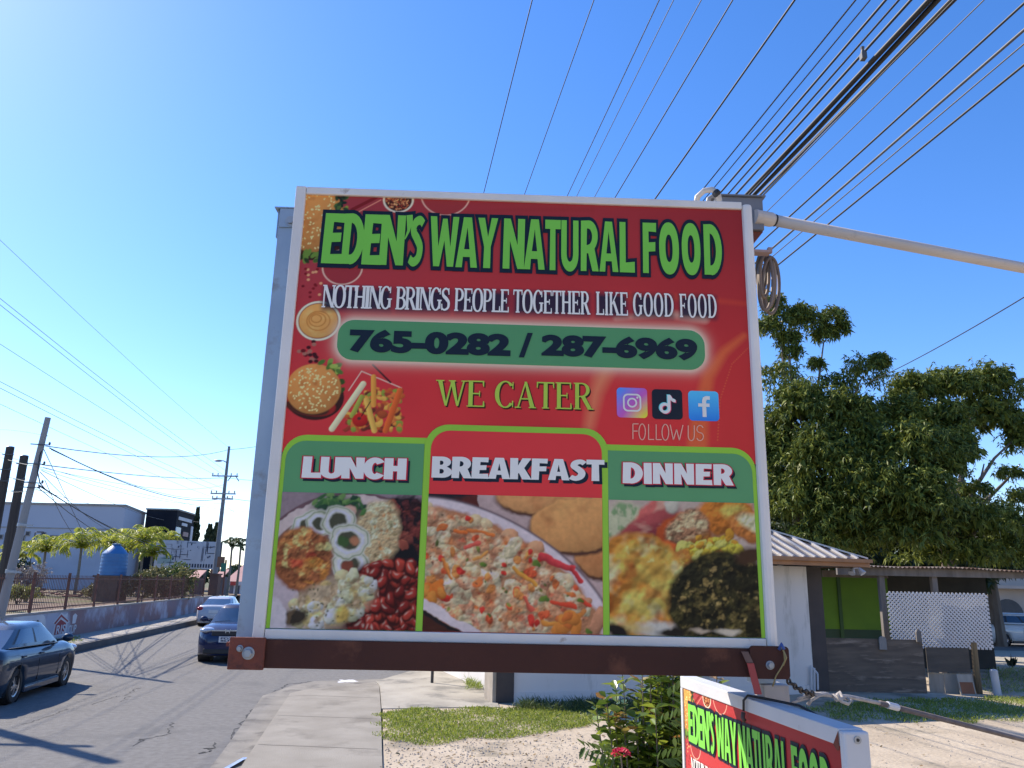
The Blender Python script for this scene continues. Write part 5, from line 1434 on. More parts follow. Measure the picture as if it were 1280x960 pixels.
KSH = np.array([2.5, 2.2, 1.5])
ART = [1.0]
def seen(c): return np.minimum(lin(c) * KSH * ART[0], .9)
def ink(name, c):
    a = seen(c); return mat('print ' + name, tuple(a), tuple(a * .93), 2.5, .42, spec=.14)
class Canvas:
    """a sheet of printed ink: a fine grid whose colours are computed, later coloured vertices of a flat print"""
    def __init__(s, x0, x1, z0, z1, nx):
        s.x0, s.x1, s.z0, s.z1 = x0, x1, z0, z1
        s.nx = nx; s.nz = int(round(nx * (z1 - z0) / (x1 - x0)))
        s.X, s.Z = np.meshgrid(np.linspace(x0, x1, s.nx), np.linspace(z0, z1, s.nz))
        s.c = np.zeros((s.nz, s.nx, 3)); s.X0, s.Z0 = s.X, s.Z
    def warp(s, amp, cell, seed):
        a, b = s.noise(cell, seed, 3), s.noise(cell, seed + 1, 3); s.X = s.X0 + (a - .5) * amp; s.Z = s.Z0 + (b - .5) * amp
    def unwarp(s): s.X, s.Z = s.X0, s.Z0
    def blur(s, n=1):
        for _ in range(n):
            p = np.pad(s.c, ((1, 1), (1, 1), (0, 0)), 'edge'); s.c = (p[1:-1, 1:-1] * 2 + p[:-2, 1:-1] + p[2:, 1:-1] + p[1:-1, :-2] + p[1:-1, 2:]) / 6
    def noise(s, cell, seed=0, oct=3, ax=1.0):
        g = np.random.default_rng(seed); out = np.zeros(s.X.shape); amp = 1; tot = 0
        for o in range(oct):
            u = (s.X0 - s.x0) / (cell * ax); v = (s.Z0 - s.z0) / cell
            G = g.random((int(v.max()) + 3, int(u.max()) + 3))
            iu, iv = u.astype(int), v.astype(int); fu, fv = u - iu, v - iv
            fu = fu * fu * (3 - 2 * fu); fv = fv * fv * (3 - 2 * fv)
            out += amp * ((G[iv, iu] * (1 - fu) + G[iv, iu + 1] * fu) * (1 - fv) + (G[iv + 1, iu] * (1 - fu) + G[iv + 1, iu + 1] * fu) * fv)
            tot += amp; amp *= .55; cell *= .5
        return out / tot
    def mix(s, mask, col):
        mask = np.clip(mask, 0, 1)[..., None]
        s.c = s.c * (1 - mask) + np.asarray(col) * mask
    def el(s, cx, cz, rx, rz, ang=0.0):
        """signed normalised radius of a turned ellipse and local coords"""
        ca, sn_ = math.cos(ang), math.sin(ang)
        dx, dz = s.X - cx, s.Z - cz
        u = (dx * ca + dz * sn_) / rx; v = (-dx * sn_ + dz * ca) / rz
        return np.sqrt(u * u + v * v), u, v
    def disc(s, cx, cz, rx, rz, col, ang=0.0, soft=.004, shade=0.0, lit=(-.4, .8)):
        shade *= .62
        big = min(rx, rz) > .085 and float(np.max(col) - np.min(col)) < .20 and float(np.min(col)) > .10
        if big: sx_, sz_ = s.X, s.Z; s.X, s.Z = s.X0, s.Z0
        r_, u, v = s.el(cx, cz, rx, rz, ang)
        if big: s.X, s.Z = sx_, sz_
        m = np.clip((1 - r_) * min(rx, rz) / soft + .5, 0, 1)
        c = np.asarray(col, float)
        if shade:
            ca, sn_ = math.cos(ang), math.sin(ang); wx = u * ca - v * sn_; wz = u * sn_ + v * ca
            k = 1 + shade * (wx * lit[0] + wz * lit[1]) - shade * .5 * r_ ** 3
            c = np.clip(c * np.clip(k, .15, 2)[..., None], 0, .95)
        s.mix(m, c)
    def ring(s, cx, cz, rx, rz, w, col, ang=0.0, soft=.004):
        r_, u, v = s.el(cx, cz, rx, rz, ang)
        s.mix(np.clip((w / 2 - abs(r_ - 1) * min(rx, rz)) / soft + .5, 0, 1), col)
    def stick(s, x0, z0, x1, z1, w, col, soft=.003, shade=.0):
        d = np.array([x1 - x0, z1 - z0]); L_ = np.hypot(*d); d /= L_
        t = np.clip((s.X - x0) * d[0] + (s.Z - z0) * d[1], 0, L_)
        dx, dz = s.X - x0 - t * d[0], s.Z - z0 - t * d[1]
        q = np.hypot(dx, dz); sd = dx * -d[1] + dz * d[0]
        c = np.asarray(col)
        if shade: c = c * (1 + shade * sd / w * 2)[..., None]
        s.mix(np.clip((w / 2 - q) / soft + .5, 0, 1), np.clip(c, 0, .95))
    def rbox(s, x0, x1, z0, z1, r_):
        cx, cz = (x0 + x1) / 2, (z0 + z1) / 2
        qx = abs(s.X - cx) - ((x1 - x0) / 2 - r_); qz = abs(s.Z - cz) - ((z1 - z0) / 2 - r_)
        return np.hypot(np.maximum(qx, 0), np.maximum(qz, 0)) + np.minimum(np.maximum(qx, qz), 0) - r_
    def to_mesh(s, name, y, parent, m, keep=None):
        V = np.stack([s.X0.ravel(), np.full(s.X.size, y), s.Z0.ravel()], 1)
        j, i = np.meshgrid(np.arange(s.nz - 1), np.arange(s.nx - 1), indexing='ij')
        q = (j * s.nx + i).ravel(); Fq = np.stack([q, q + 1, q + s.nx + 1, q + s.nx], 1)
        me = bpy.data.meshes.new(name); o = bpy.data.objects.new(name, me); o.parent = parent
        if keep is not None:
            kv = keep.ravel(); kf = kv[Fq].all(1); Fq = Fq[kf]
            used = np.unique(Fq); mp = np.zeros(len(V), int); mp[used] = np.arange(len(used)); V = V[used]; Fq = mp[Fq]; C = s.c.reshape(-1, 3)[used]
        else: C = s.c.reshape(-1, 3)
        k = len(Fq)
        me.vertices.add(len(V)); me.vertices.foreach_set('co', V.astype('f').ravel())
        me.loops.add(k * 4); me.loops.foreach_set('vertex_index', Fq.astype('i').ravel())
        me.polygons.add(k); me.polygons.foreach_set('loop_start', np.arange(0, k * 4, 4, dtype='i'))
        a = me.attributes.new('ink', 'FLOAT_COLOR', 'POINT'); a.data.foreach_set('color', np.concatenate([C, np.ones((len(C), 1))], 1).astype('f').ravel())
        me.materials.append(m); me.update(calc_edges=True); COL.objects.link(o); return o
M_PRINT = printed('printed vinyl')
sign = thing('food_sign', 'big square white framed sign with red printed face standing on the rusty beam', 'sign', (SCX, SCY, SZ0), SYAW)
L = -SW / 2
face_thing = sign
def lbox(name, x0, x1, y0, y1, z0, z1, m, par, bevel=.004):
    b = MB(); b.box(x0, x1, y0, y1, z0, z1); return link(name, b, m, par, local=True, bevel=bevel)
fl_, fr_, ft_, fb_ = .046, .047, .038, .051
lbox('left_stile', -SW / 2, -SW / 2 + fl_, 0, .16, 0, SH, M_FRAME, sign)
lbox('right_stile', SW / 2 - fr_, SW / 2, -.004, .16, 0, SH - .01, M_FRAME, sign, .016)
lbox('top_rail', -SW / 2 + fl_ + .0015, SW / 2 - fr_ - .0015, .001, .16, SH - ft_, SH - .002, M_FRAME, sign)
lbox('bottom_rail', -SW / 2 + fl_ + .0015, SW / 2 - fr_ - .0015, .0015, .16, .012, fb_, M_FRAME, sign)
lbox('back_panel', -SW / 2 + fl_ + .01, SW / 2 - fr_ - .01, .12, .14, fb_ + .01, SH - ft_ - .01, mat('grey sheet back', (.35, .35, .36), None, 2, .5, .4), sign, 0)
FX0, FX1, FZ0, FZ1 = -SW / 2 + fl_, SW / 2 - fr_, fb_, SH - ft_
ftop = S(640, 560)[1] - .04
# ---- printed upper picture
cv = Canvas(FX0 - .004, FX1 + .004, ftop, FZ1 + .004, 640)
PX = lambda px, py: S(px, py, YF)
PXS = 1 / 290.0      # metres on the face per pixel of the photo
u = (cv.X - FX0) / (FX1 - FX0); w = (cv.Z - FZ0) / (FZ1 - FZ0)
n1 = cv.noise(.5, 1, 3)
base = np.array(seen((148, 38, 45)))[None, None] * np.ones(cv.X.shape + (1,))
cv.c = base * (1 + .34 * (n1 - .5))[..., None]
cv.mix(np.clip((u - .38) * 1.5, 0, 1) * np.clip((w - .52) * 2.4, 0, 1) * .9, seen((100, 26, 34)))
cv.mix(np.clip((w - .56) * 3.2, 0, 1) * np.clip(1.25 - u, 0, 1) * .75, seen((112, 42, 52)))
cv.mix(np.clip((w - .93) * 9, 0, 1) * .5, seen((92, 30, 40)))
cv.mix(np.clip(.30 - u, 0, 1) * 2.6 * np.clip(w - .3, 0, 1), seen((108, 46, 60)))
def sweep(pts, w0, w1, col, a, soft=.03):
    P = np.array([PX(*p) for p in pts]); best = np.full(cv.X.shape, 9.0); bt = np.zeros(cv.X.shape)
    T = np.linspace(0, 1, 40); C = np.stack([np.interp(T, np.linspace(0, 1, len(P)), P[:, k]) for k in (0, 1)], 1)
    for t, c in zip(T, C):
        d = np.hypot(cv.X - c[0], cv.Z - c[1]) - (w0 + (w1 - w0) * t) / 2
        bt = np.where(d < best, t, bt); best = np.minimum(best, d)
    cv.mix(np.clip(-best / soft + .3, 0, 1) * a, col)
sweep([(930, 420), (905, 440), (885, 470), (875, 520), (872, 560)], .03, .10, seen((176, 84, 50)), .65)
sweep([(760, 455), (745, 490), (735, 540)], .09, .05, seen((184, 104, 82)), .7, .05)
sweep([(935, 380), (860, 372), (780, 372)], .02, .05, seen((160, 62, 40)), .45)
sweep([(770, 398), (830, 392), (880, 398)], .02, .05, seen((186, 134, 134)), .8, .03)
sweep([(940, 430), (915, 455), (900, 500), (897, 550)], .004, .006, seen((176, 96, 56)), .8, .006)
sweep([(560, 268), (640, 262), (740, 262)], .01, .02, seen((95, 30, 26)), .5, .03)
ART[0] = .62
# bowls, burgers and chips down the left edge
def P_(px, py): return PX(px, py)
def bun(cx, cy, rx, ry, ang, seeds, lo):
    x, z = P_(cx, cy); rx *= PXS; ry *= PXS
    cv.disc(x + .004, z - ry * .28, rx * 1.1, ry * .95, seen((52, 26, 22)), ang)
    for k in range(26):
        a = rnd.uniform(-.4, 2 * PI); cv.disc(x + rx * 1.05 * math.cos(a), z + ry * 1.02 * math.sin(a), .014, .009, seen(rnd.choice([(84, 110, 40), (50, 72, 30), (120, 140, 60)])), rnd.uniform(0, 3)) if (a < 1.2) else None
    cv.disc(x - .01, z - ry * .62, rx * .95, ry * .45, seen((150, 40, 36)), ang, shade=.3); cv.disc(x - .02, z - ry * .75, rx * .8, ry * .3, seen((70, 36, 26)), ang)
    cv.disc(x, z, rx, ry, seen((190, 132, 78)), ang, .006, .45)
    n_ = cv.noise(.03, seeds, 2); r_, _, _ = cv.el(x, z, rx, ry, ang); cv.mix(np.clip((1 - r_) * 9, 0, 1) * np.clip(n_ - .5, 0, 1) * 1.2, seen((150, 84, 44)))
    for k in range(seeds):
        q, a = rnd.random() ** .5 * .88, rnd.uniform(0, 2 * PI); cv.disc(x + rx * q * math.cos(a), z + ry * q * math.sin(a), .0055, .0035, seen((222, 196, 150)), rnd.uniform(0, 3), .002)
bun(392, 274, 42, 47, .3, 120, 0)
bx, bz = P_(380, 322)
for k in range(24): cv.disc(bx + rnd.uniform(-.03, .10), bz + rnd.uniform(-.02, .03), .016, .009, seen(rnd.choice([(60, 90, 40), (96, 128, 58), (40, 54, 28)])), rnd.uniform(0, 3))
for k in range(14): q = P_(rnd.uniform(420, 434), rnd.uniform(244, 262)); cv.disc(*q, .014, .008, seen(rnd.choice([(44, 66, 44), (70, 100, 52), (28, 40, 34)])), rnd.uniform(0, 3))
cv.stick(*P_(440, 262), *P_(470, 247), .016, seen((112, 30, 34))); cv.stick(*P_(446, 266), *P_(476, 250), .006, seen((190, 120, 116)))
x, z = P_(498, 250); cv.disc(x, z, .066, .060, seen((60, 30, 26))); 
for k in range(150):
    q, a = rnd.random() ** .5 * .056, rnd.uniform(0, 2 * PI); cv.disc(x + q * math.cos(a), z + q * math.sin(a), .006, .003, seen(rnd.choice([(170, 110, 80), (150, 60, 40), (200, 150, 110), (110, 40, 34)])), rnd.uniform(0, 3), .002)
cv.ring(x, z, .066, .060, .008, seen((215, 196, 196)))
x, z = P_(557, 243); cv.disc(x, z, .112, .105, seen((142, 50, 58))); cv.ring(x, z, .112, .105, .006, seen((214, 160, 160))); cv.ring(x, z + .02, .055, .035, .005, seen((200, 90, 90))); cv.ring(x + .01, z + .03, .03, .018, .004, seen((205, 100, 96)))
x, z = P_(428, 334); cv.disc(x, z, .088, .082, seen((140, 48, 60))); cv.ring(x, z, .088, .082, .006, seen((216, 170, 170)))
for k in range(16):
    q = P_(rnd.uniform(378, 402), rnd.uniform(335, 372)); cv.disc(*q, .007, .006, seen(rnd.choice([(110, 22, 28), (210, 150, 120), (96, 18, 24)])))
x, z = P_(398, 401); cv.disc(x, z, .098, .092, seen((120, 30, 30))); cv.disc(x, z, .084, .079, seen((206, 150, 92)), 0, .005, .25)
n_ = cv.noise(.05, 9, 3); r_, _, _ = cv.el(x, z, .08, .075); cv.mix(np.clip((1 - r_) * 6, 0, 1) * np.clip((n_ - .45) * 3, 0, 1) * .6, seen((232, 188, 134)))
for k in range(3): cv.ring(x - .005 * k, z + .005 * k, .05 - .014 * k, .044 - .013 * k, .005, seen((176, 116, 60)))
cv.ring(x, z, .092, .087, .009, seen((224, 206, 204)))
for k in range(18):
    q = P_(rnd.uniform(372, 396), rnd.uniform(424, 452)); cv.disc(*q, .010, .008, seen(rnd.choice([(96, 20, 26), (60, 18, 22), (150, 100, 96)])), soft=.004)
bun(392, 486, 34, 32, -.15, 110, 0)
for k in range(40): q = P_(rnd.uniform(398, 425), rnd.uniform(452, 500)); (cv.disc(*q, .018, .010, seen(rnd.choice([(104, 140, 60), (140, 166, 80), (70, 104, 44)])), rnd.uniform(0, 3)) if (q[0] - P_(392, 486)[0]) ** 2 + (q[1] - P_(392, 486)[1]) ** 2 > .0138 else None)
cv.stick(*P_(436, 488), *P_(452, 464), .004, seen((214, 180, 180))); cv.stick(*P_(452, 464), *P_(502, 485), .004, seen((214, 180, 180)))
cv.stick(*P_(466, 456), *P_(488, 478), .008, seen((46, 20, 24)))
for k in range(170):
    px, py = rnd.uniform(432, 502), rnd.uniform(486, 538)
    if (py - 480) < (470 - px) * .9 : continue
    cv.disc(*P_(px, py), rnd.uniform(.008, .02), rnd.uniform(.006, .012), seen(rnd.choice([(200, 130, 60), (176, 84, 44), (96, 44, 34), (120, 140, 60), (214, 160, 80), (140, 56, 44), (190, 110, 60)])), rnd.uniform(0, 3), .004, .3)
for a, c, col, ww in [((415, 536), (454, 480), (214, 196, 176), .026), ((467, 506), (467, 471), (210, 140, 66), .022), ((468, 538), (458, 500), (216, 160, 84), .024), ((482, 538), (500, 488), (190, 88, 44), .026), ((440, 520), (452, 496), (140, 150, 70), .02)]:
    cv.stick(*P_(*a), *P_(*c), ww, seen(col), shade=.3)
cv.disc(*P_(450, 525), .033, .030, seen((170, 34, 32)), 0, .004, .5); cv.disc(*P_(449, 523), .008, .007, seen((70, 40, 40))); cv.stick(*P_(452, 520), *P_(463, 502), .004, seen((40, 24, 24))); cv.disc(*P_(478, 518), .022, .018, seen((150, 70, 40)), 0, .004, .5)
ART[0] = 1.0
# dark soft band behind the tag line, glow of the phone plate
def soft_box(px0, py0, px1, py1, sl, soft, col, a):
    xa, za = P_(px0, py0); xb, zb = P_(px1, py1)
    d = cv.rbox(xa, xb, zb, za, .01); cv.mix(np.clip(.5 - d / soft, 0, 1) * a, col)
for w0, w1 in ((404, 490), (495, 563), (568, 637), (641, 738), (744, 786), (790, 843), (848, 897)):
    t = (w0 - 404) / 493; y0 = 357 + 12 * t; t2 = (w1 - 404) / 493
    soft_box(w0 + 1, y0 + 1, w1 - 1, 388 + 11 * t2, 0, .035, seen((20, 26, 48)), .95)
PHX0, PHZ1 = P_(424, 398); PHX1, PHZ0 = P_(882, 463)
PHZ1 -= .005; PHZ0 += .0
dph = cv.rbox(PHX0, PHX1, PHZ0, PHZ1, .075)
cv.mix(np.exp(-(np.maximum(dph, 0) / .022) ** 1.3) * .95, seen((190, 150, 152)))
face = cv.to_mesh('printed_face', YF, sign, M_PRINT)
def plate(name, contours, y, m, par=None, off=0.0):
    v, f = curve_mesh(contours, off)
    b = MB(); b.v = [(p[0], y, p[1]) for p in v]; b.f = [list(reversed(q)) for q in f]; b.m = [0] * len(f)
    o = link(name, b, m, par or face, local=True); return o
def rrect(x0, x1, z0, z1, r_, corners=(1, 1, 1, 1)):
    P = []
    for (cx, cz, a, k) in ((x1 - r_, z1 - r_, 0, 0), (x0 + r_, z1 - r_, 90, 1), (x0 + r_, z0 + r_, 180, 2), (x1 - r_, z0 + r_, 270, 3)):
        if corners[k]: P += arc(cx, cz, r_, r_, a, a + 90, 9)
        else: P.append(((x1 if k in (0, 3) else x0), (z1 if k < 2 else z0)))
    return P
plate('phone_plate', [rrect(PHX0, PHX1, PHZ0, PHZ1, .07)], YF - .0015, ink('plate green', (60, 110, 86)))
# text placement: every glyph part staggered by a hair so that no two faces share a plane
def put_glyphs(name, items, y, m, off=0.0, shift=(0, 0), par=None):
    """items = [(font, char, x0, x1, z0, z1)]"""
    b = MB(); k = 0
    for font, ch, x0, x1, z0, z1 in items:
        w, prs = letters(font, ch, off)
        sx, sz = (x1 - x0) / w, (z1 - z0) / 100
        for v, f in prs:
            b.add([(x0 + p[0] * sx + shift[0], y - .00012 * (k % 7), z0 + p[1] * sz + shift[1]) for p in v], [list(reversed(q)) for q in f]); k += 1
    return link(name, b, m, par or face, local=True)
def put_text(name, txt, x0, x1, z0, z1, y, m, off=0.0, shift=(0, 0), par=None, space=1.0):
    v, f = font_mesh(txt, off, space)
    a, c = v.min(0), v.max(0)
    b = MB(); b.add([(x0 + (p[0] - a[0]) / (c[0] - a[0]) * (x1 - x0) + shift[0], y, z0 + (p[1] - a[1]) / (c[1] - a[1]) * (z1 - z0) + shift[1]) for p in v], [list(reversed(q)) for q in f])
    return link(name, b, m, par or face, local=True)
TL = [('E', 406, 428.5), ('D', 430.5, 454), ('E', 455.5, 477), ('N', 477, 505), ("'", 506.5, 514), ('S', 513.5, 528.5), ('W', 538, 572.5), ('A', 571, 597), ('Y', 597, 622), ('N', 629, 656), ('A', 655, 681.5), ('T', 681, 701), ('U', 701, 723.5), ('R', 725, 749), ('A', 748, 773.5), ('L', 773, 794), ('F', 801.5, 822), ('O', 822, 850), ('O', 850, 877), ('D', 877, 904)]
items = []
for ch, p0, p1 in TL:
    t = (p0 - 406) / 498
    xa, z1 = PX(p0, 266 + 15 * t); xb, z0 = PX(p1, 331.5 + 15 * t)
    items.append((TG, ch, xa, xb, z0, z1))
put_glyphs('headline_outline', items, YF - .003, ink('navy', (16, 26, 44)), off=6.0)
put_glyphs('headline', items, YF - .0062, ink('leaf green', (84, 146, 66)), off=-1.6)
def roman(words, top, bot, sp=5):
    it = []
    for wtxt, p0, p1 in words:
        tot = sum(RG[c][0] for c in wtxt) + sp * (len(wtxt) - 1); x = p0
        for c in wtxt:
            wd_ = RG[c][0] / tot * (p1 - p0); xx, z1 = PX(x, top(x)); xe, z0 = PX(x + wd_, bot(x)); it.append((RG, c, xx, xe, z0, z1)); x += wd_ + sp / tot * (p1 - p0)
    return it
items = roman([('NOTHING', 405, 489), ('BRINGS', 496, 562), ('PEOPLE', 569, 636), ('TOGETHER', 642, 737), ('LIKE', 745, 785), ('GOOD', 791, 842), ('FOOD', 849, 896)], lambda x: 356.5 + 12.5 * (x - 404) / 493, lambda x: 384.5 + 13.5 * (x - 404) / 493)
put_glyphs('tag_line', items, YF - .003, ink('white', (168, 168, 190)), off=1.2)
items = roman([('WE', 546, 606), ('CATER', 619, 740)], lambda x: 475 + 4 * (x - 546) / 194, lambda x: 508 + 5 * (x - 546) / 194)
put_glyphs('cater_shadow', items, YF - .0012, ink('dark shadow', (40, 26, 22)), shift=(.006, -.006))
put_glyphs('cater_line', items, YF - .0035, ink('yellow green', (124, 152, 66)))
xa, z1 = PX(438, 411); xb, z0 = PX(638, 446.5)
put_text('phone_number', '765-0282', xa, xb, z0, z1, YF - .004, ink('navy', (16, 26, 44)), .06)
xa, z1 = PX(649, 416); xb, z0 = PX(665.5, 447.5)
put_text('phone_number', '/', xa, xb, z0, z1, YF - .004, ink('navy', (16, 26, 44)), .03)
xa, z1 = PX(677, 417.5); xb, z0 = PX(872, 451.5)
put_text('phone_number', '287-6969', xa, xb, z0, z1, YF - .004, ink('navy', (16, 26, 44)), .06)
# FOLLOW US in hairlines
b = MB()
def hair(P, w=.0042, y=YF - .003):
    P = [PX(*p) for p in P]; d = ribbon(P, [w] * len(P)) if len(P) > 2 and False else None
    for (xa, za), (xb, zb) in zip(P[:-1], P[1:]):
        b.bar((xa, y, za), (xb, y, zb), w, .0006, up=(0, 1, 0))
def oval(cx, cy, rx, ry, a0=0, a1=360, n=20): return [(cx + rx * math.cos(R(t)), cy - ry * math.sin(R(t))) for t in np.linspace(a0, a1, n)]
hair([(798, 530), (791, 530), (791, 549)]); hair([(791, 539), (797, 539)]); hair(oval(802.5, 540, 4, 10)); hair([(810.5, 530.5), (810.5, 549.5), (817.5, 549.5)]); hair([(820, 530.7), (820, 549.7), (827, 549.7)]); hair(oval(831.5, 540.5, 4.2, 10)); hair([(837.5, 531), (841.5, 550), (845.5, 537), (849, 550.5), (853.5, 531.5)])
hair([(860, 532), (860, 545)] + oval(863.8, 545, 3.8, 6, 180, 360, 9) + [(867.6, 532)]); hair(oval(874.8, 536.5, 4, 4.6, 20, 250, 10) + oval(874.8, 546, 4.2, 5, 90, -160, 10))
link('follow_line', b, ink('pale hairline', (196, 128, 130)), face, local=True)
# social badges
def badge(px, py, s, colf, name):
    x, z = PX(px, py); h = s / 2 * PXS
    c2 = Canvas(x - h, x + h, z - h, z + h, 44)
    U, V_ = (c2.X - x) / h, (c2.Z - z) / h
    c2.c = colf(U, V_)
    rr_ = rrect(x - h, x + h, z - h, z + h, h * .26)
    pts = np.array(rr_); vs = [(x, z)]; cols = [colf(np.zeros((1, 1)), np.zeros((1, 1)))[0, 0]]
    nP = len(pts)
    for q in np.linspace(.12, 1, 9):
        for p in pts:
            vs.append((x + (p[0] - x) * q, z + (p[1] - z) * q)); cols.append(colf(np.array([[(p[0] - x) / h * q]]), np.array([[(p[1] - z) / h * q]]))[0, 0])
    fs = [[0, 1 + (k + 1) % nP, 1 + k, 1 + k] for k in range(nP)]
    fs = [[0, 1 + (k + 1) % nP, 1 + k] for k in range(nP)] + [[1 + r_ * nP + k, 1 + r_ * nP + (k + 1) % nP, 1 + (r_ + 1) * nP + (k + 1) % nP, 1 + (r_ + 1) * nP + k] for r_ in range(8) for k in range(nP)]
    mb = MB(); mb.add([(p[0], YF - .0015, p[1]) for p in vs], fs)
    o = link(name, mb, M_PRINT, face, local=True)
    a = o.data.attributes.new('ink', 'FLOAT_COLOR', 'POINT'); a.data.foreach_set('color', np.array([(*c, 1) for c in cols], 'f').ravel())
    return o, x, z, h
def igc(U, V_):
    k = lambda c: np.array(seen(c))
    a = np.clip((V_ - U + 1.2) / 2.6, 0, 1)[..., None]; bq = np.clip((-V_ + U - .35) / 1.3, 0, 1)[..., None]
    c = k((190, 50, 130)) * (1 - a) + k((90, 90, 190)) * a
    a2 = np.clip((V_ - U - .7) / 1.1, 0, 1)[..., None]; c = c * (1 - a2) + k((60, 110, 210)) * a2
    return c * (1 - bq) + k((214, 160, 60)) * bq
flat = lambda col: (lambda U, V_: np.ones(U.shape + (1,)) * np.array(seen(col)))
M_WINK = ink('white', (168, 168, 190))
o, x, z, h = badge(790, 503.5, 38.5, igc, 'camera_badge')
def ringp(x, z, r_, w, n=28): return [arc(x, z, r_, r_, 0, 360, n)[:-1], arc(x, z, r_ - w, r_ - w, 0, 360, n)[:-1][::-1]]
plate('badge_mark', [rrect(x - h * .60, x + h * .60, z - h * .60, z + h * .60, h * .32), rrect(x - h * .49, x + h * .49, z - h * .49, z + h * .49, h * .23)[::-1]], YF - .003, M_WINK, o)
plate('badge_mark', ringp(x, z, h * .33, h * .11), YF - .003, M_WINK, o); plate('badge_mark', [arc(x + h * .35, z + h * .35, h * .075, h * .075, 0, 360, 12)[:-1]], YF - .003, M_WINK, o)
o, x, z, h = badge(834, 505.5, 38.5, flat((18, 24, 40)), 'note_badge')
for k, (dx, dz, c) in enumerate([(-.05, .04, (80, 200, 205)), (.05, -.04, (215, 60, 100)), (0, 0, (168, 168, 190))]):
    xx, z_ = x + dx * h, z + dz * h; m_ = ink('note %d' % k, c); yy = YF - .0025 - .0008 * k
    plate('badge_mark', [arc(xx - h * .16, z_ - h * .27, h * .36, h * .36, 0, 360, 30)[:-1], arc(xx - h * .16, z_ - h * .27, h * .18, h * .18, 0, 360, 24)[:-1][::-1]], yy, m_, o)
    plate('badge_mark', [[(xx + .02 * h, z_ - .27 * h), (xx + .20 * h, z_ - .27 * h), (xx + .20 * h, z_ + .28 * h), (xx + .36 * h, z_ + .16 * h), (xx + .54 * h, z_ + .13 * h), (xx + .54 * h, z_ + .32 * h), (xx + .34 * h, z_ + .40 * h), (xx + .22 * h, z_ + .62 * h), (xx + .02 * h, z_ + .62 * h)]], yy - .0003, m_, o)
def fbc(U, V_):
    a = np.clip((V_ + 1) / 2, 0, 1)[..., None]; return np.array(seen((30, 92, 186))) * (1 - a) + np.array(seen((60, 142, 215))) * a
o, x, z, h = badge(879.5, 507.5, 38.5, fbc, 'letter_badge')
plate('badge_mark', [[(x - h * .10, z - h * .74), (x + h * .16, z - h * .74), (x + h * .16, z - h * .06), (x + h * .38, z - h * .06), (x + h * .38, z + h * .16), (x + h * .16, z + h * .16), (x + h * .16, z + h * .30), (x + h * .22, z + h * .42), (x + h * .42, z + h * .42), (x + h * .42, z + h * .66), (x + h * .14, z + h * .66), (x - h * .04, z + h * .56), (x - h * .10, z + h * .36), (x - h * .10, z + h * .16), (x - h * .36, z + h * .16), (x - h * .36, z - h * .06), (x - h * .10, z - h * .06)]], YF - .003, M_WINK, o)
# ---- the three meal tabs
xL = FX0; xR = FX1; zB = FZ0
xa1, ztL = PX(441, 545); xd, _ = PX(527, 650); xe, _ = PX(759, 650)
_, ztB = PX(640, 533); _, ztD = PX(850, 558)
x_lb = PX(527.5, 700)[0]; x_bd = PX(757, 700)[0]
bw = .026
M_LIME = ink('lime border', (104, 148, 56)); M_TG = ink('tab green', (64, 112, 88)); M_TR = ink('tab red', (158, 44, 54))
def tab(name, x0, x1, ztop, mfill, cl, cr_, yb):
    plate('tab_border', [rrect(x0, x1, zB + .002, ztop, .10, (cr_, cl, 0, 0))], yb, M_LIME)
    return plate(name, [rrect(x0 + (bw if cl == 0 or cr_ == cl else .017), x1 - (bw if cr_ == 0 or cr_ == cl else .017), zB + .002, ztop - bw, .08, (cr_, cl, 0, 0))], yb - .0012, mfill)
tab('lunch_tab', xL + .001, x_lb + bw / 2, ztL, M_TG, 1, 0, YF - .0012)
tab('dinner_tab', x_bd - bw / 2, xR - .001, ztD, M_TG, 0, 1, YF - .0014)
tab('breakfast_tab', x_lb - bw / 2 + .002, x_bd + bw / 2, ztB, M_TR, 1, 1, YF - .003)
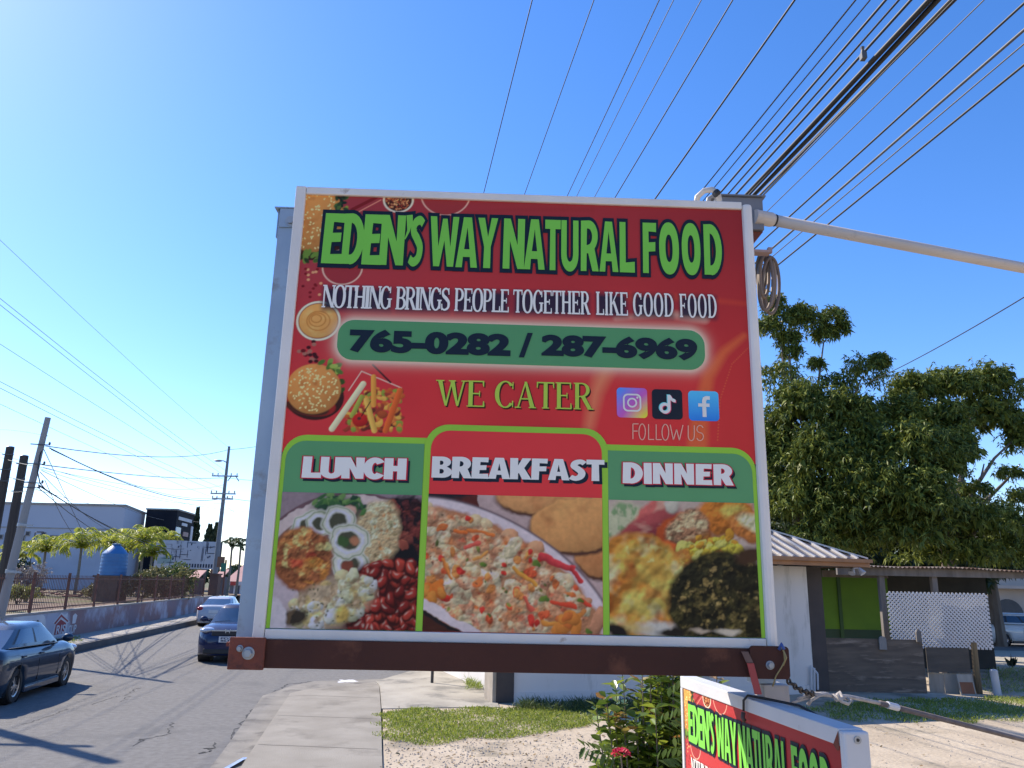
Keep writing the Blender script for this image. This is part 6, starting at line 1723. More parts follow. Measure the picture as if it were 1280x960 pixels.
# ---- food pictures: computed prints
def picture(name, px0, px1, py0, nx, painter, x0=None, x1=None, y=YF - .0045, tint=(.5, .5, .5)):
    z1 = PX((px0 + px1) / 2, py0)[1]
    x0 = PX(px0, 700)[0] if x0 is None else x0; x1 = PX(px1, 700)[0] if x1 is None else x1
    c = Canvas(x0, x1, zB + .003, z1, nx)
    c.warp(.026, .045, nx); painter(c); c.unwarp()
    n = c.noise(.012, nx + 7, 2); n2 = c.noise(.05, nx + 9, 3); c.c = c.c * (1 + .22 * (n - .5) + .22 * (n2 - .5))[..., None]; c.c = np.clip(c.c * np.array(tint), 0, .95); c.blur(1)
    return c.to_mesh(name, y, face, M_PRINT)
class PF:
    """painting helpers on unit coordinates u (0..1 left to right), v (0..1 bottom to top)"""
    def __init__(s, c, seed): s.c = c; s.w = c.x1 - c.x0; s.h = c.z1 - c.z0; s.r = random.Random(seed)
    def X(s, u): return s.c.x0 + u * s.w
    def Z(s, v): return s.c.z0 + v * s.h
    def d(s, u, v, ru, rv, col, ang=0, soft=.004, shade=.0): s.c.disc(s.X(u), s.Z(v), ru * s.w, rv * s.w, seen(col), ang, soft, shade)
    def ring(s, u, v, ru, rv, w, col, ang=0, soft=.004): s.c.ring(s.X(u), s.Z(v), ru * s.w, rv * s.w, w * s.w, seen(col), ang, soft)
    def st(s, u0, v0, u1, v1, w, col, shade=.2): s.c.stick(s.X(u0), s.Z(v0), s.X(u1), s.Z(v1), w * s.w, seen(col), .003, shade)
    def inside(s, u, v, cu, cv_, ru, rv, ang):
        dx, dz = (u - cu) * s.w, (v - cv_) * s.h; ca, sa_ = math.cos(ang), math.sin(ang)
        return ((dx * ca + dz * sa_) / (ru * s.w)) ** 2 + ((-dx * sa_ + dz * ca) / (rv * s.w)) ** 2 < 1
    def heap(s, cu, cv_, ru, rv, n, sz, cols, ang=0, shade=.45, asp=(.6, 1.5)):
        for k in range(n):
            for _ in range(20):
                u, v = cu + s.r.uniform(-1, 1) * max(ru, rv), cv_ + s.r.uniform(-1, 1) * max(ru, rv) * s.w / s.h
                if s.inside(u, v, cu, cv_, ru, rv, ang): break
            else: continue
            q = s.r.uniform(*sz); s.d(u, v, q * s.r.uniform(*asp), q * s.r.uniform(.6, 1.0), s.r.choice(cols), s.r.uniform(0, 3), .003, shade)
    def grain(s, cell, seed, k, ax=1.0):
        n = s.c.noise(cell, seed, 3, ax); s.c.c = np.clip(s.c.c * (1 + k * (n - .5) * 2)[..., None], 0, .95)
def blot(p, cu, cv_, ru, rv, ang, cell, seed, thr, gain, col, a=.8, ax=1.0, edge=8):
    """noise shaped patches of colour inside a turned ellipse"""
    c = p.c; r_, _, _ = c.el(p.X(cu), p.Z(cv_), ru * p.w, rv * p.w, ang); n = c.noise(cell, seed, 3, ax)
    c.mix(np.clip((1 - r_) * edge, 0, 1) * np.clip((n - thr) * gain, 0, 1) * a, seen(col))
def relief(p, cu, cv_, ru, rv, ang, cell, seed, k, edge=8):
    """printed light and shade of lumpy food: the slope of a noise field"""
    c = p.c; r_, _, _ = c.el(p.X(cu), p.Z(cv_), ru * p.w, rv * p.w, ang); n = c.noise(cell, seed, 3)
    g = np.gradient(n, axis=0) - .6 * np.gradient(n, axis=1); g = g / (np.std(g) + 1e-9)
    m = np.clip((1 - r_) * edge, 0, 1); c.c = np.clip(c.c * (1 + k * np.clip(g, -2, 2) * m)[..., None], 0, .95)
def lunch(c):
    p = PF(c, 3); c.c[:] = seen((112, 104, 122))
    n = c.noise(.15, 3, 2); c.c *= (.85 + .3 * n)[..., None]
    p.d(.52, .37, .70, .60, (84, 66, 80)); p.d(.52, .365, .685, .585, (160, 154, 168)); p.d(.5, .36, .60, .50, (96, 80, 82))
    p.d(-.04, .14, .24, .40, (150, 146, 168), .5)
    # dark stew, top right
    p.d(.90, .60, .32, .36, (26, 19, 26), .2, .02)
    p.heap(.90, .80, .20, .12, 34, (.03, .06), [(60, 28, 32), (84, 38, 38), (40, 22, 28), (104, 56, 52)], .2, .6); blot(p, .88, .70, .26, .26, 0, .03, 81, .60, 7, (92, 44, 44), .8); relief(p, .9, .72, .28, .28, 0, .03, 82, .25)
    p.d(.86, .50, .18, .13, (17, 15, 23), 0, .03); p.heap(.84, .62, .06, .03, 8, (.015, .03), [(150, 90, 76), (120, 64, 58)], 0, .4)
    # pale slaw
    p.d(.69, .68, .17, .25, (152, 140, 118), -.2, .02); blot(p, .69, .68, .17, .26, -.2, .028, 83, .50, 7, (186, 176, 156), .9); blot(p, .69, .68, .17, .26, -.2, .03, 84, .62, 8, (178, 106, 62), .8); blot(p, .69, .68, .17, .26, -.2, .025, 85, .64, 8, (96, 92, 62), .7); relief(p, .69, .68, .18, .27, -.2, .02, 86, .22)
    # herbs
    p.d(.40, .88, .16, .09, (36, 58, 46), 0, .04)
    for k in range(60):
        a = p.r.uniform(-.3, PI + .2); q = p.r.uniform(.02, .20); p.d(.40 + q * math.cos(a) * 1.0, .88 + q * math.sin(a) * .55, .036, .016, p.r.choice([(44, 80, 52), (60, 100, 58), (30, 56, 46), (84, 120, 74)]), p.r.uniform(0, 3), .004, .4)
    p.d(.49, .86, .04, .04, (170, 136, 136), 0, .006, .3)
    # onion rings
    for (u, v, ru, rv, an, w) in ((.20, .75, .11, .085, .5, .05), (.29, .77, .095, .08, .3, .045), (.42, .78, .115, .10, -.3, .055), (.52, .46, .115, .105, 0, .06), (.50, .64, .13, .12, -.2, .065)):
        p.d(u, v, ru, rv, (58, 62, 54), an, .006); p.ring(u, v, ru * .84, rv * .84, w, (176, 182, 178), an, .008); p.ring(u, v, ru * 1.0, rv * 1.0, .008, (110, 126, 110), an, .004); p.ring(u, v, ru * .72, rv * .72, .016, (204, 208, 206), an, .006)
    p.d(.5, .45, .05, .045, (104, 58, 50), 0, .01); p.d(.46, .63, .045, .035, (50, 76, 46), 0, .01); p.d(.54, .64, .035, .035, (140, 100, 82), 0, .01)
    # baked brown square
    p.d(.18, .50, .22, .215, (112, 70, 48), -.25, .02)
    blot(p, .19, .51, .22, .215, -.25, .06, 87, .46, 5, (166, 112, 70), .9); blot(p, .19, .55, .21, .17, -.25, .035, 88, .56, 7, (198, 154, 108), .8); blot(p, .19, .50, .21, .20, -.25, .045, 89, .60, 8, (92, 48, 34), .8)
    blot(p, .21, .46, .12, .09, 0, .05, 90, .40, 5, (158, 54, 46), .8); blot(p, .27, .42, .12, .10, 0, .05, 91, .44, 5, (186, 112, 56), .85); blot(p, .26, .60, .13, .05, 0, .03, 92, .55, 7, (204, 176, 130), .8); relief(p, .19, .51, .22, .21, -.25, .03, 93, .25); relief(p, .19, .51, .22, .21, -.25, .07, 94, .2)
    # beans
    p.d(.80, .20, .34, .29, (58, 19, 21), 0, .03)
    for k in range(240):
        u, v = p.r.uniform(.50, 1.02), p.r.uniform(-.02, .48)
        if not p.inside(u, v, .84, .20, .36, .29, 0): continue
        an = p.r.uniform(0, PI); q = p.r.uniform(.037, .047)
        p.d(u, v - .012, q * 1.14, q * .82, (46, 15, 18), an, .008); p.d(u, v, q, q * .66, p.r.choice([(128, 42, 40), (112, 34, 34), (146, 54, 48), (98, 28, 30)]), an, .007, 1.0)
        p.d(u - q * .25, v + q * .30, q * .26, q * .09, (200, 160, 162), an, .006)
    # potato salad
    p.d(.40, .18, .30, .16, (150, 140, 128), .35, .03); p.heap(.40, .19, .30, .16, 46, (.035, .062), [(196, 190, 176), (184, 174, 154), (202, 198, 190), (174, 160, 136)], .35, .75)
    blot(p, .40, .19, .31, .17, .35, .035, 95, .58, 7, (176, 150, 96), .6); blot(p, .40, .19, .31, .17, .35, .03, 96, .62, 8, (120, 104, 86), .7); p.d(.49, .10, .06, .06, (178, 144, 86), 0, .02, .5); relief(p, .40, .19, .31, .17, .35, .04, 97, .14)
    for k in range(40): p.d(p.r.uniform(.12, .7), p.r.uniform(.02, .32), .007, .006, (74, 76, 58))
    p.d(.16, .08, .09, .06, (42, 38, 36), .2, .02); blot(p, .16, .08, .09, .06, 0, .03, 98, .5, 7, (84, 72, 60), .7); p.d(.03, .08, .07, .14, (164, 164, 188), .35, .008)
def breakfast(c):
    p = PF(c, 5); c.c[:] = seen((24, 25, 36))
    p.d(.28, .91, .30, .08, (66, 32, 33), .35, .02)
    c.mix(np.clip(((c.Z - p.Z(.62)) / p.h + ((c.X - p.X(.30)) / p.w) * .55) * 30, 0, 1) * (c.X > p.X(.285)), seen((140, 138, 158)))
    c.mix(np.clip((c.X - p.X(.45)) / p.w * 2, 0, .6) * (c.Z > p.Z(.72)), seen((108, 102, 116)))
    for (u, v, ru, rv, an, col) in ((.66, 1.0, .27, .105, .02, (166, 132, 98)), (1.04, .58, .20, .12, .2, (150, 116, 84)), (.88, .80, .29, .155, .12, (170, 132, 94))):
        p.d(u, v - .018, ru * 1.03, rv * 1.06, (62, 44, 40), an, .012); p.d(u, v, ru, rv, col, an, .008, .45)
        r_, _, _ = c.el(p.X(u), p.Z(v), ru * p.w, rv * p.w, an); n = c.noise(.05, int(u * 100), 3); c.mix(np.clip((1 - r_) * 7, 0, 1) * np.clip(n - .45, 0, 1) * 1.6, seen((136, 96, 66)))
    E_ = (.34, .30, .72, .35, -.50)
    p.d(.36, .285, .80, .41, (80, 76, 96), -.50, .008); p.d(.36, .29, .785, .395, (182, 182, 204), -.50, .008); p.d(.35, .295, .72, .35, (132, 104, 88), -.50, .014)
    white = [(172, 148, 130), (184, 162, 146), (160, 132, 114), (192, 174, 160), (146, 116, 102)]
    p.heap(*E_[:4], 230, (.03, .062), white, -.50, .75)
    blot(p, *E_, .045, 61, .55, 6, (176, 110, 72), .55); blot(p, *E_, .06, 62, .57, 6, (200, 182, 166), .65); blot(p, *E_, .035, 63, .62, 8, (110, 80, 72), .6); blot(p, *E_, .03, 64, .66, 9, (150, 70, 56), .6)
    p.heap(.34, .30, .70, .34, 60, (.014, .03), [(176, 96, 60), (168, 76, 54), (180, 116, 72)], -.50, .5)
    p.heap(.34, .30, .68, .33, 22, (.016, .03), [(160, 48, 46), (170, 62, 52)], -.50, .5)
    p.heap(.34, .30, .68, .33, 26, (.006, .013), [(92, 108, 60), (70, 90, 52)], -.50, .3)
    relief(p, *E_, .028, 65, .15); relief(p, *E_, .06, 66, .16)
    for k in range(90):
        u, v = p.r.uniform(0, 1), p.r.uniform(0, .85)
        if p.inside(u, v, .34, .30, .68, .32, -.5): p.d(u, v, .005, .004, (66, 56, 50))
    for (u0, v0, u1, v1, w, col) in ((.50, .47, .63, .34, .022, (190, 124, 60)), (.10, .50, .14, .38, .02, (184, 106, 58)), (.28, .52, .35, .57, .018, (184, 124, 76)), (.24, .74, .38, .70, .02, (184, 98, 56)), (.66, .55, .82, .47, .040, (150, 52, 66)), (.82, .47, .88, .37, .03, (142, 44, 56)), (.22, .60, .30, .63, .026, (160, 78, 76)), (.72, .22, .84, .20, .03, (172, 62, 48)), (.88, .25, .93, .20, .03, (176, 58, 46)), (.56, .24, .60, .16, .026, (156, 78, 72)), (.66, .08, .80, .06, .03, (184, 116, 60)), (.16, .73, .22, .72, .03, (186, 92, 50))):
        p.st(u0, v0, u1, v1, w, col, .4)
    for (u, v, s_) in ((.62, .50, .022), (.67, .24, .020), (.87, .25, .016), (.32, .48, .014), (.92, .03, .016), (.25, .04, .014)):
        p.d(u, v, s_, s_ * .8, (72, 104, 46), .4, .004, .4); p.d(u + s_, v - s_ * .5, s_ * .7, s_ * .6, (58, 88, 42), 0, .004, .3)
    p.heap(.05, .27, .05, .04, 14, (.02, .045), [(178, 98, 46), (188, 116, 60)], 0, .6); p.heap(.80, .06, .07, .05, 12, (.02, .045), [(180, 112, 58), (170, 98, 54)], 0, .6)
    c.mix(np.clip((p.Z(.16) - c.Z - (c.X - c.x0) * .62) / .006, 0, 1), seen((54, 32, 30)))
    p.st(-.02, .20, .30, -.02, .05, (172, 176, 202), 0); p.st(-.04, .155, .25, -.04, .02, (24, 24, 32), 0)
def dinner(c):
    p = PF(c, 8); c.c[:] = seen((128, 122, 138))
    p.d(.5, .45, .75, .7, (150, 146, 162), 0, .03); p.d(.10, .82, .16, .13, (150, 164, 160), .7, .03); blot(p, .10, .82, .16, .13, .7, .035, 31, .52, 6, (84, 128, 100), .8, .6)
    for (u, v, ru, rv, an, col) in ((.30, .86, .20, .095, .9, (164, 84, 94)), (.37, .93, .17, .06, 1.1, (186, 124, 130)), (.26, .80, .25, .075, .5, (128, 62, 76)), (.22, .72, .27, .06, .35, (104, 46, 62)), (.43, .97, .05, .05, 0, (196, 182, 186))):
        p.d(u, v, ru, rv, col, an, .014, .7)
    blot(p, .29, .83, .22, .10, .8, .03, 32, .58, 7, (196, 136, 140), .5, 2.5)
    p.d(.80, .90, .20, .14, (160, 102, 48), .1, .02, .6); p.d(.86, .93, .08, .05, (200, 160, 96), 0, .03); p.d(.95, .82, .13, .10, (170, 108, 64), -.4, .015, .7); p.d(.97, .85, .09, .05, (200, 176, 160), -.4, .02); relief(p, .86, .88, .22, .16, 0, .04, 33, .2)
    # roast slice
    p.d(.50, .72, .205, .165, (134, 62, 36), .7, .012, .7); p.d(.535, .785, .165, .125, (132, 104, 92), .7, .014, .4)
    blot(p, .535, .785, .16, .12, .7, .03, 34, .48, 6, (184, 158, 144), .8, 2.2); blot(p, .535, .785, .16, .12, .7, .025, 35, .60, 8, (84, 58, 52), .7, 2.0); relief(p, .53, .78, .18, .14, .7, .02, 36, .28)
    p.d(.41, .63, .11, .05, (160, 78, 44), -.5, .012, .9); p.d(.50, .60, .05, .05, (64, 30, 28), .4, .02)
    # corn
    p.d(.60, .55, .28, .15, (122, 84, 46), .45, .03); p.heap(.66, .58, .24, .14, 95, (.022, .040), [(190, 162, 72), (178, 144, 58), (200, 180, 104), (160, 124, 52)], .4, .8); relief(p, .64, .57, .26, .15, .4, .02, 37, .22)
    blot(p, .46, .54, .12, .08, .3, .04, 38, .45, 6, (150, 100, 60), .8)
    # macaroni pie
    p.d(.18, .36, .35, .34, (160, 112, 54), -.2, .02); p.d(.24, .52, .21, .14, (178, 138, 76), -.1, .03, .5)
    A_ = (.19, .36, .36, .35, -.2)
    blot(p, *A_, .13, 39, .46, 5, (196, 162, 98), .85); blot(p, *A_, .09, 40, .58, 6, (140, 80, 38), .8); blot(p, *A_, .09, 41, .60, 5, (210, 196, 158), .75); blot(p, *A_, .08, 42, .64, 6, (130, 66, 34), .65)
    blot(p, .27, .60, .17, .06, -.1, .035, 43, .5, 6, (206, 182, 128), .8); relief(p, *A_, .08, 44, .22)
    p.d(.30, .05, .13, .05, (196, 196, 194), 0, .02); p.d(.14, .05, .10, .03, (160, 150, 110), 0, .03)
    # dark greens
    B_ = (.76, .25, .38, .34, .15)
    p.d(.76, .25, .37, .33, (26, 28, 20), .15, .02)
    blot(p, *B_, .07, 46, .46, 5, (54, 54, 33), .85); blot(p, *B_, .03, 47, .58, 7, (80, 76, 50), .7); blot(p, *B_, .045, 48, .60, 7, (14, 16, 14), .8); blot(p, *B_, .022, 49, .71, 9, (132, 122, 92), .6); blot(p, .62, .24, .18, .18, .9, .025, 50, .60, 8, (126, 116, 82), .7); relief(p, *B_, .03, 51, .35); relief(p, *B_, .07, 52, .25)
    p.d(.95, .60, .10, .06, (52, 38, 32), .3, .02); p.d(.78, .04, .08, .02, (164, 164, 174), 0, .008); p.d(.60, .04, .06, .012, (150, 146, 152), 0, .008); p.d(.05, .03, .09, .04, (22, 20, 28), -.3, .014); p.d(.42, .02, .10, .03, (24, 22, 26), 0, .014)
picture('lunch_picture', 348, 524, 617, 230, lunch, xL + .001 + .017, x_lb - bw / 2 - .0, tint=(.74, .70, .72))
picture('breakfast_picture', 532, 752, 620, 270, breakfast, x_lb + bw / 2 + .002, x_bd - bw / 2 - .001, YF - .0052, tint=(.86, .69, .64))
picture('dinner_picture', 760, 940, 627, 230, dinner, x_bd + bw / 2 + .001, xR - .001 - .017, tint=(.74, .66, .58))
def heavy(txt, px0, py0, px1, py1, edge):
    tot = sum(TG[c][0] for c in txt) + 3.5 * (len(txt) - 1); x = px0; it = []
    for c in txt:
        w_ = TG[c][0] / tot * (px1 - px0); dy = .021 * (x - px0)
        xa, z1 = PX(x, py0 + dy); xb, z0 = PX(x + w_, py1 + dy); it.append((TG, c, xa, xb, z0, z1)); x += w_ + 3.5 / tot * (px1 - px0)
    put_glyphs('meal_shadow', it, YF - .0048, ink('navy', (16, 26, 44)), 3.5, (.010, -.011))
    if edge: put_glyphs('meal_edge', it, YF - .0058, ink('crimson', (140, 30, 56)), 5.0)
    put_glyphs('meal_word', it, YF - .0072, ink('white', (168, 168, 190)), 1.0)
heavy('LUNCH', 380, 571, 507, 597.5, True); heavy('BREAKFAST', 541, 571, 755, 597.5, False); heavy('DINNER', 778, 578.5, 916, 604.5, True)

# ================================================================== what carries the sign
M_RUST = mat('red oxide painted steel', (0.075, 0.026, 0.018), (0.05, 0.019, 0.014), 2.2, .7, spec=.25, bump=.15, bscale=30, c3=(.13, .05, .03), s3=4, t3=.66)
M_RUST2 = mat('rusted red plate', (0.20, 0.052, 0.030), (0.13, 0.036, 0.022), 6, .8, bump=.4, bscale=40, c3=(.05, .02, .015), s3=9, t3=.62)
M_GALV = mat('galvanised channel', (0.24, 0.31, 0.40), (0.32, 0.40, 0.48), 3, .5, .3, c3=(.22, .24, .26), s3=6, t3=.6)
def SLv(px, py, y): x, z = S(px, py, y); return x, y, z
beam = thing('steel_beam', 'rusty red brown steel beam under the big sign with bolted ends', 'beam', (SCX, SCY, SZ0 - .13), SYAW)
bz = -.13      # beam parts: local z measured from SZ0 - .13
xl_, zl1 = S(327, 806, -.03); xr_, _ = S(975, 815, -.03)
zb0_ = S(640, 841, -.03)[1]
zbT = .014
b = MB(); b.box(xl_ - .06, xr_, -.03, -.018, zb0_ + .13, zbT + .13); b.box(xl_ - .06, xr_, -.0175, .155, zb0_ + .13, zb0_ + .142); b.box(xl_ + .15, xr_, .31, .322, zb0_ + .13, zbT + .13); b.box(xl_ + .15, xr_, .1555, .3095, zb0_ + .13, zb0_ + .142)
link('beam_channel', b, M_RUST, beam, local=True, bevel=.003)
xa_ = S(285, 820, -.045)[0]; xb_ = S(327, 820, -.045)[0]
b = MB(); b.box(xa_, xb_ + .01, -.046, -.034, zb0_ + .124, zbT + .137); link('left_end_plate', b, M_RUST2, beam, local=True, bevel=.004)
xa2 = S(938, 830, -.045)[0]; xb2 = S(987, 830, -.045)[0]
b = MB(); M_ = Matrix(((1, 0, 0, 0), (0, 0, 1, -.046), (0, 1, 0, .13), (0, 0, 0, 1)))
b.prism(rrect(xa2, xb2, zb0_ - .004, zbT + .012, .016), 0, .012, M=M_); link('right_end_plate', b, M_RUST, beam, local=True)
def bolt(px, py, r_, par, y=-.046, hexr=None):
    x, z = S(px, py, y); T = Matrix.Translation((x, y, z + .13)) @ Matrix.Rotation(PI / 2, 4, 'X')
    b = MB(); b.lathe([(r_, -.002), (r_, .003), (r_ * .9, .004)], 24, T); q = link('bolt', b, M_STEEL, par, local=True)
    b = MB(); b.lathe([(r_ * .74, .0041), (r_ * .74, .013), (r_ * .62, .016)], 6, T); link('bolt_head', b, M_STEEL, q, local=True)
bolt(310.5, 816.5, .024, beam); bolt(300, 810.5, .013, beam); bolt(962.5, 831.5, .017, beam)
# left galvanised channel standing behind the sign's left edge
lc = thing('steel_channel', 'galvanised steel channel post along the left edge of the big sign', 'post', (SCX, SCY, SZ0), SYAW)
yc0 = .17
xt0 = S(346, 300, yc0)[0]; zt_c = S(355, 261.5, yc0)[1]; wch = .125
b = MB(); x0 = xt0
b.box(x0, x0 + wch, yc0, yc0 + .006, -.005, zt_c); b.box(x0, x0 + .006, yc0 + .0065, yc0 + .09, -.005, zt_c); b.box(x0 + wch - .006, x0 + wch, yc0 + .0065, yc0 + .09, -.005, zt_c)
link('channel', b, M_GALV, lc, local=True, bevel=.002)
b = MB(); b.box(x0 - .022, x0 + wch + .01, yc0 - .012, yc0 + .15, zt_c + .001, zt_c + .007); link('cap_plate', b, M_GALV, lc, local=True)
b = MB(); b.box(x0 - .010, x0 - .004, yc0 + .01, yc0 + .06, zt_c - .14, zt_c); link('bracket_tab', b, M_GALV, lc, local=True)
b = MB(); b.box(x0 + .004, x0 + wch - .002, yc0 - .008, yc0 - .0005, zt_c - .095, zt_c - .0005); link('splice_plate', b, M_GALV, lc, local=True)
T = Matrix.Translation((x0 + .058, yc0 - .008, zt_c - .065)) @ Matrix.Rotation(PI / 2, 4, 'X')
b = MB(); b.lathe([(.026, 0), (.026, .003)], 24, T); b.lathe([(.016, .003), (.016, .013)], 6, T); link('bolt', b, M_STEEL, lc, local=True)
b = MB(); b.box(x0, x0 + wch, yc0 - .12, yc0 - .001, -.022, -.006); link('seat_plate', b, M_RUST2, lc, local=True)
# right post: galvanised above, pale concrete stub below the beam
rp_ = thing('sign_post', 'steel post behind the right edge of the big sign, grey above and pale below', 'post', (SCX, SCY, .1), SYAW)
zo = SZ0 - .1
xp = SW / 2 + .045
b = MB(); b.box(xp - .10, xp, .175, .26, zo - .14, zo + S(950, 300, .2)[1] + .0); link('upper_post', b, M_GALV, rp_, local=True, bevel=.004)
b = MB(); b.box(xp - .002, xp + .010, .165, .21, zo - .02, zo + .62); link('rusty_strip', b, mat('pale red strip', (.30, .17, .15), (.22, .10, .085), 4, .8), rp_, local=True)
xq0, xq1 = S(951, 860, .2)[0], S(983, 860, .2)[0]
b = MB(); b.box(xq0, xq1, .165, .29, -.05, zo - .142); link('lower_post', b, mat('pale post concrete', (.46, .42, .39), (.38, .345, .32), 3, .9, bump=.3), rp_, local=True, bevel=.006)
b = MB()
z_ = .13
def strap(nm, xa, ya, xb, yb, m, o0, o1):
    sA, sB = S(xa, ya, -.054), S(xb, yb, -.06); b = MB(); w_ = .0135
    P0 = [(sA[0] - w_, o0, sA[1] + z_), (sA[0] + w_, o0, sA[1] + z_), (sB[0] + w_, o1, sB[1] + z_), (sB[0] - w_, o1, sB[1] + z_)]
    b.add(P0 + [(x, y - .006, z) for x, y, z in P0], [(3, 2, 1, 0), (4, 5, 6, 7), (0, 1, 5, 4), (1, 2, 6, 5), (2, 3, 7, 6), (3, 0, 4, 7)])
    return link(nm, b, m, beam, local=True)
strap('hanger_strap', 938, 829, 948, 868, mat('sunlit red strap', (.36, .05, .045), (.26, .04, .035), 5, .6), -.049, -.056)  # lower piece in brighter red, the sunlight on it put into the colour
strap('hanger_strap', 931, 814.5, 938, 828.5, mat('rusted strap', (.16, .10, .085), (.10, .06, .05), 8, .8), -.049, -.0492)
# ---- conduit box, pipe, hoses at the sign's top right corner
def SW3(px, py, y):     # point on the plane y metres behind the sign front, in world coordinates
    x, z = S(px, py, y); p = np.array([SCX, SCY, 0]) + sa * x + sn * y; p[2] = z + SZ0; return p
cb = thing('junction_box', 'grey steel junction box behind the top right corner of the big sign', 'box', SW3(925, 280, .2), SYAW)
def loc_of(p, par):
    d = np.array(p) - np.array(root_of(par)); return (d @ sa, d @ sn, d[2])
a, c = loc_of(SW3(897, 284, .19), cb), loc_of(SW3(954, 246, .19), cb)
M_GBOX = mat('grey steel box', (.17, .17, .18), (.22, .22, .23), 3, .55, .3)
b = MB(); b.box(a[0], c[0], .0, .20, a[2], c[2]); link('box', b, M_GBOX, cb, local=True, bevel=.003)
b = MB(); b.box(a[0] - .012, c[0] + .012, -.012, .212, c[2] + .001, c[2] + .008); link('lid', b, M_GBOX, cb, local=True)
b = MB(); b.add([(c[0] - .13, .02, a[2] - .002), (c[0], .02, a[2] - .002), (c[0] - .05, .02, a[2] - .06), (c[0] - .13, .18, a[2] - .002), (c[0], .18, a[2] - .002), (c[0] - .05, .18, a[2] - .06)], [(0, 2, 1), (3, 4, 5), (0, 1, 4, 3), (1, 2, 5, 4), (2, 0, 3, 5)]); link('gusset', b, M_RUST2, cb, local=True)
M_PVC = mat('white pvc pipe', (.60, .53, .47), (.50, .44, .39), 2, .45, c3=(.36, .32, .28), s3=3, t3=.64)
pA, pB = at(950, 272, 3.52), at(1280, 335, 3.9)
dP = (pB - pA) / np.linalg.norm(pB - pA)
cp = thing('conduit_pipe', 'pale pvc conduit pipe reaching right from the junction box across the sky', 'pipe', pA)
b = MB(); b.tube([pA, pB + dP * 1.5], .0285, 16); link('pipe', b, M_PVC, cp, smooth=True)
b = MB(); b.tube([pA - dP * .03, pA + dP * .06], .036, 16); b.tube([pA + dP * .061, pA + dP * .07], .033, 16); link('coupling', b, M_PVC, cp)
qa, qb = pA + dP * .075, pA + dP * .083
b = MB(); b.tube([qa, qb], .0305, 16); link('joint_ring', b, M_BLK2, cp)
eP = pB + dP * 1.45
b = MB(); b.tube([(eP[0], eP[1] + .045, .05), (eP[0], eP[1] + .045, eP[2] + .15)], .04, 10); link('support_post', b, M_STEEL, cp)
hz_ = thing('hose_loop', 'pale hose loop curling over the sign\'s top edge beside the junction box', 'hose', SW3(890, 248, .1))
b = MB(); b.tube([SW3(869, 262, .16), SW3(872, 246, .14), SW3(880, 238.5, .13), SW3(890, 237, .12), SW3(897, 241, .11), SW3(899, 250, .12), SW3(899, 262, .16)], .0145, 10); link('hose', b, mat('pale hose', (.55, .50, .44), (.44, .40, .35), 8, .5), hz_, smooth=True)
b = MB(); b.tube([SW3(884, 262, .15), SW3(886, 248, .14), SW3(892, 244, .135), SW3(897, 250, .15)], .011, 8); link('inner_hose', b, mat('grey hose', (.30, .30, .31), None, 8, .5), hz_, smooth=True)
b = MB(); b.tube([SW3(894, 240, .095), SW3(897, 243, .09)], .019, 10); link('tape', b, M_BLK2, hz_)
ck = thing('cable_coil', 'hanging coil of brown cable beside the right edge of the big sign', 'cable', SW3(958, 350, .22))
for k, (x0, x1, y0, y1, c_) in enumerate([(948, 966, 318, 388, (.20, .145, .11)), (950, 961, 320, 372, (.24, .17, .12)), (953, 974, 322, 392, (.17, .12, .09)), (946, 958, 318, 362, (.13, .10, .08)), (955, 969, 321, 384, (.26, .19, .14))]):
    cx, cy, rx, ry = (x0 + x1) / 2, (y0 + y1) / 2, (x1 - x0) / 2, (y1 - y0) / 2
    pts = [SW3(cx + rx * math.cos(t), cy - ry * math.sin(t), .24 + .012 * k + .02 * math.sin(t + k)) for t in np.linspace(PI / 2, 2.5 * PI, 34)]
    b = MB(); b.tube(pts, .0085, 7); link('cable_turn', b, mat('brown cable %d' % k, c_, None, 6, .6), ck, smooth=True)
b = MB(); a, c = SW3(940, 315.5, .2), SW3(962, 316.5, .2); b.bar(a, c, .05, .012); b.bar(c, SW3(962, 310, .2), .02, .02); link('hook_bracket', b, mat('pale red bracket', (.4, .27, .24), None, 5, .6), ck)

# ================================================================== the second sign, at right angles below
e0, e1 = g1_, g2_ = gnd(1055, 913, HC - .426), gnd(850, 845, HC - .426)
k2 = None
ax2 = (e0 - e1); L2 = np.linalg.norm(ax2[:2]); ax2 = ax2 / L2          # from far end to near end
yaw2 = math.atan2(ax2[1], ax2[0])
n2 = np.array([-math.sin(yaw2), math.cos(yaw2), 0])                    # behind the face (away from the road)
sc2 = L2 / SW
z2 = HC - .426 - SH * sc2
H2 = SH * sc2
mid = (e0 + e1) / 2
s2_ = thing('small_sign', 'smaller white framed sign with the same print, turned edge on below the big one', 'sign', (mid[0], mid[1], z2), yaw2)
hl = L2 / 2
def b2(name, x0, x1, y0, y1, z0, z1, m, par=None, bevel=.003):
    b = MB(); b.box(x0, x1, y0, y1, z0, z1); return link(name, b, m, par or s2_, local=True, bevel=bevel)
D2 = .085; fw = .052
M_FR2 = mat('weathered white flange', (.62, .62, .62), (.54, .54, .55), 3, .45, bump=.1, bscale=20, c3=(.40, .36, .32), s3=5, t3=.68)
b2('top_flange', -hl, hl - .034, 0, D2, H2 - fw, H2, M_FR2); b2('far_stile', -hl, -hl + .028, -.001, D2 - .001, 0, H2 - fw - .001, M_FR2); b2('near_stile', hl - .033, hl, -.002, D2 + .001, 0, H2 - .004, M_FR2, None, .008)
b2('bottom_flange', -hl + .029, hl - .034, 0, D2, 0, fw, M_FR2); b2('back_panel', -hl + .029, hl - .034, D2 - .012, D2 - .002, fw + .001, H2 - fw - .001, M_FRAME)
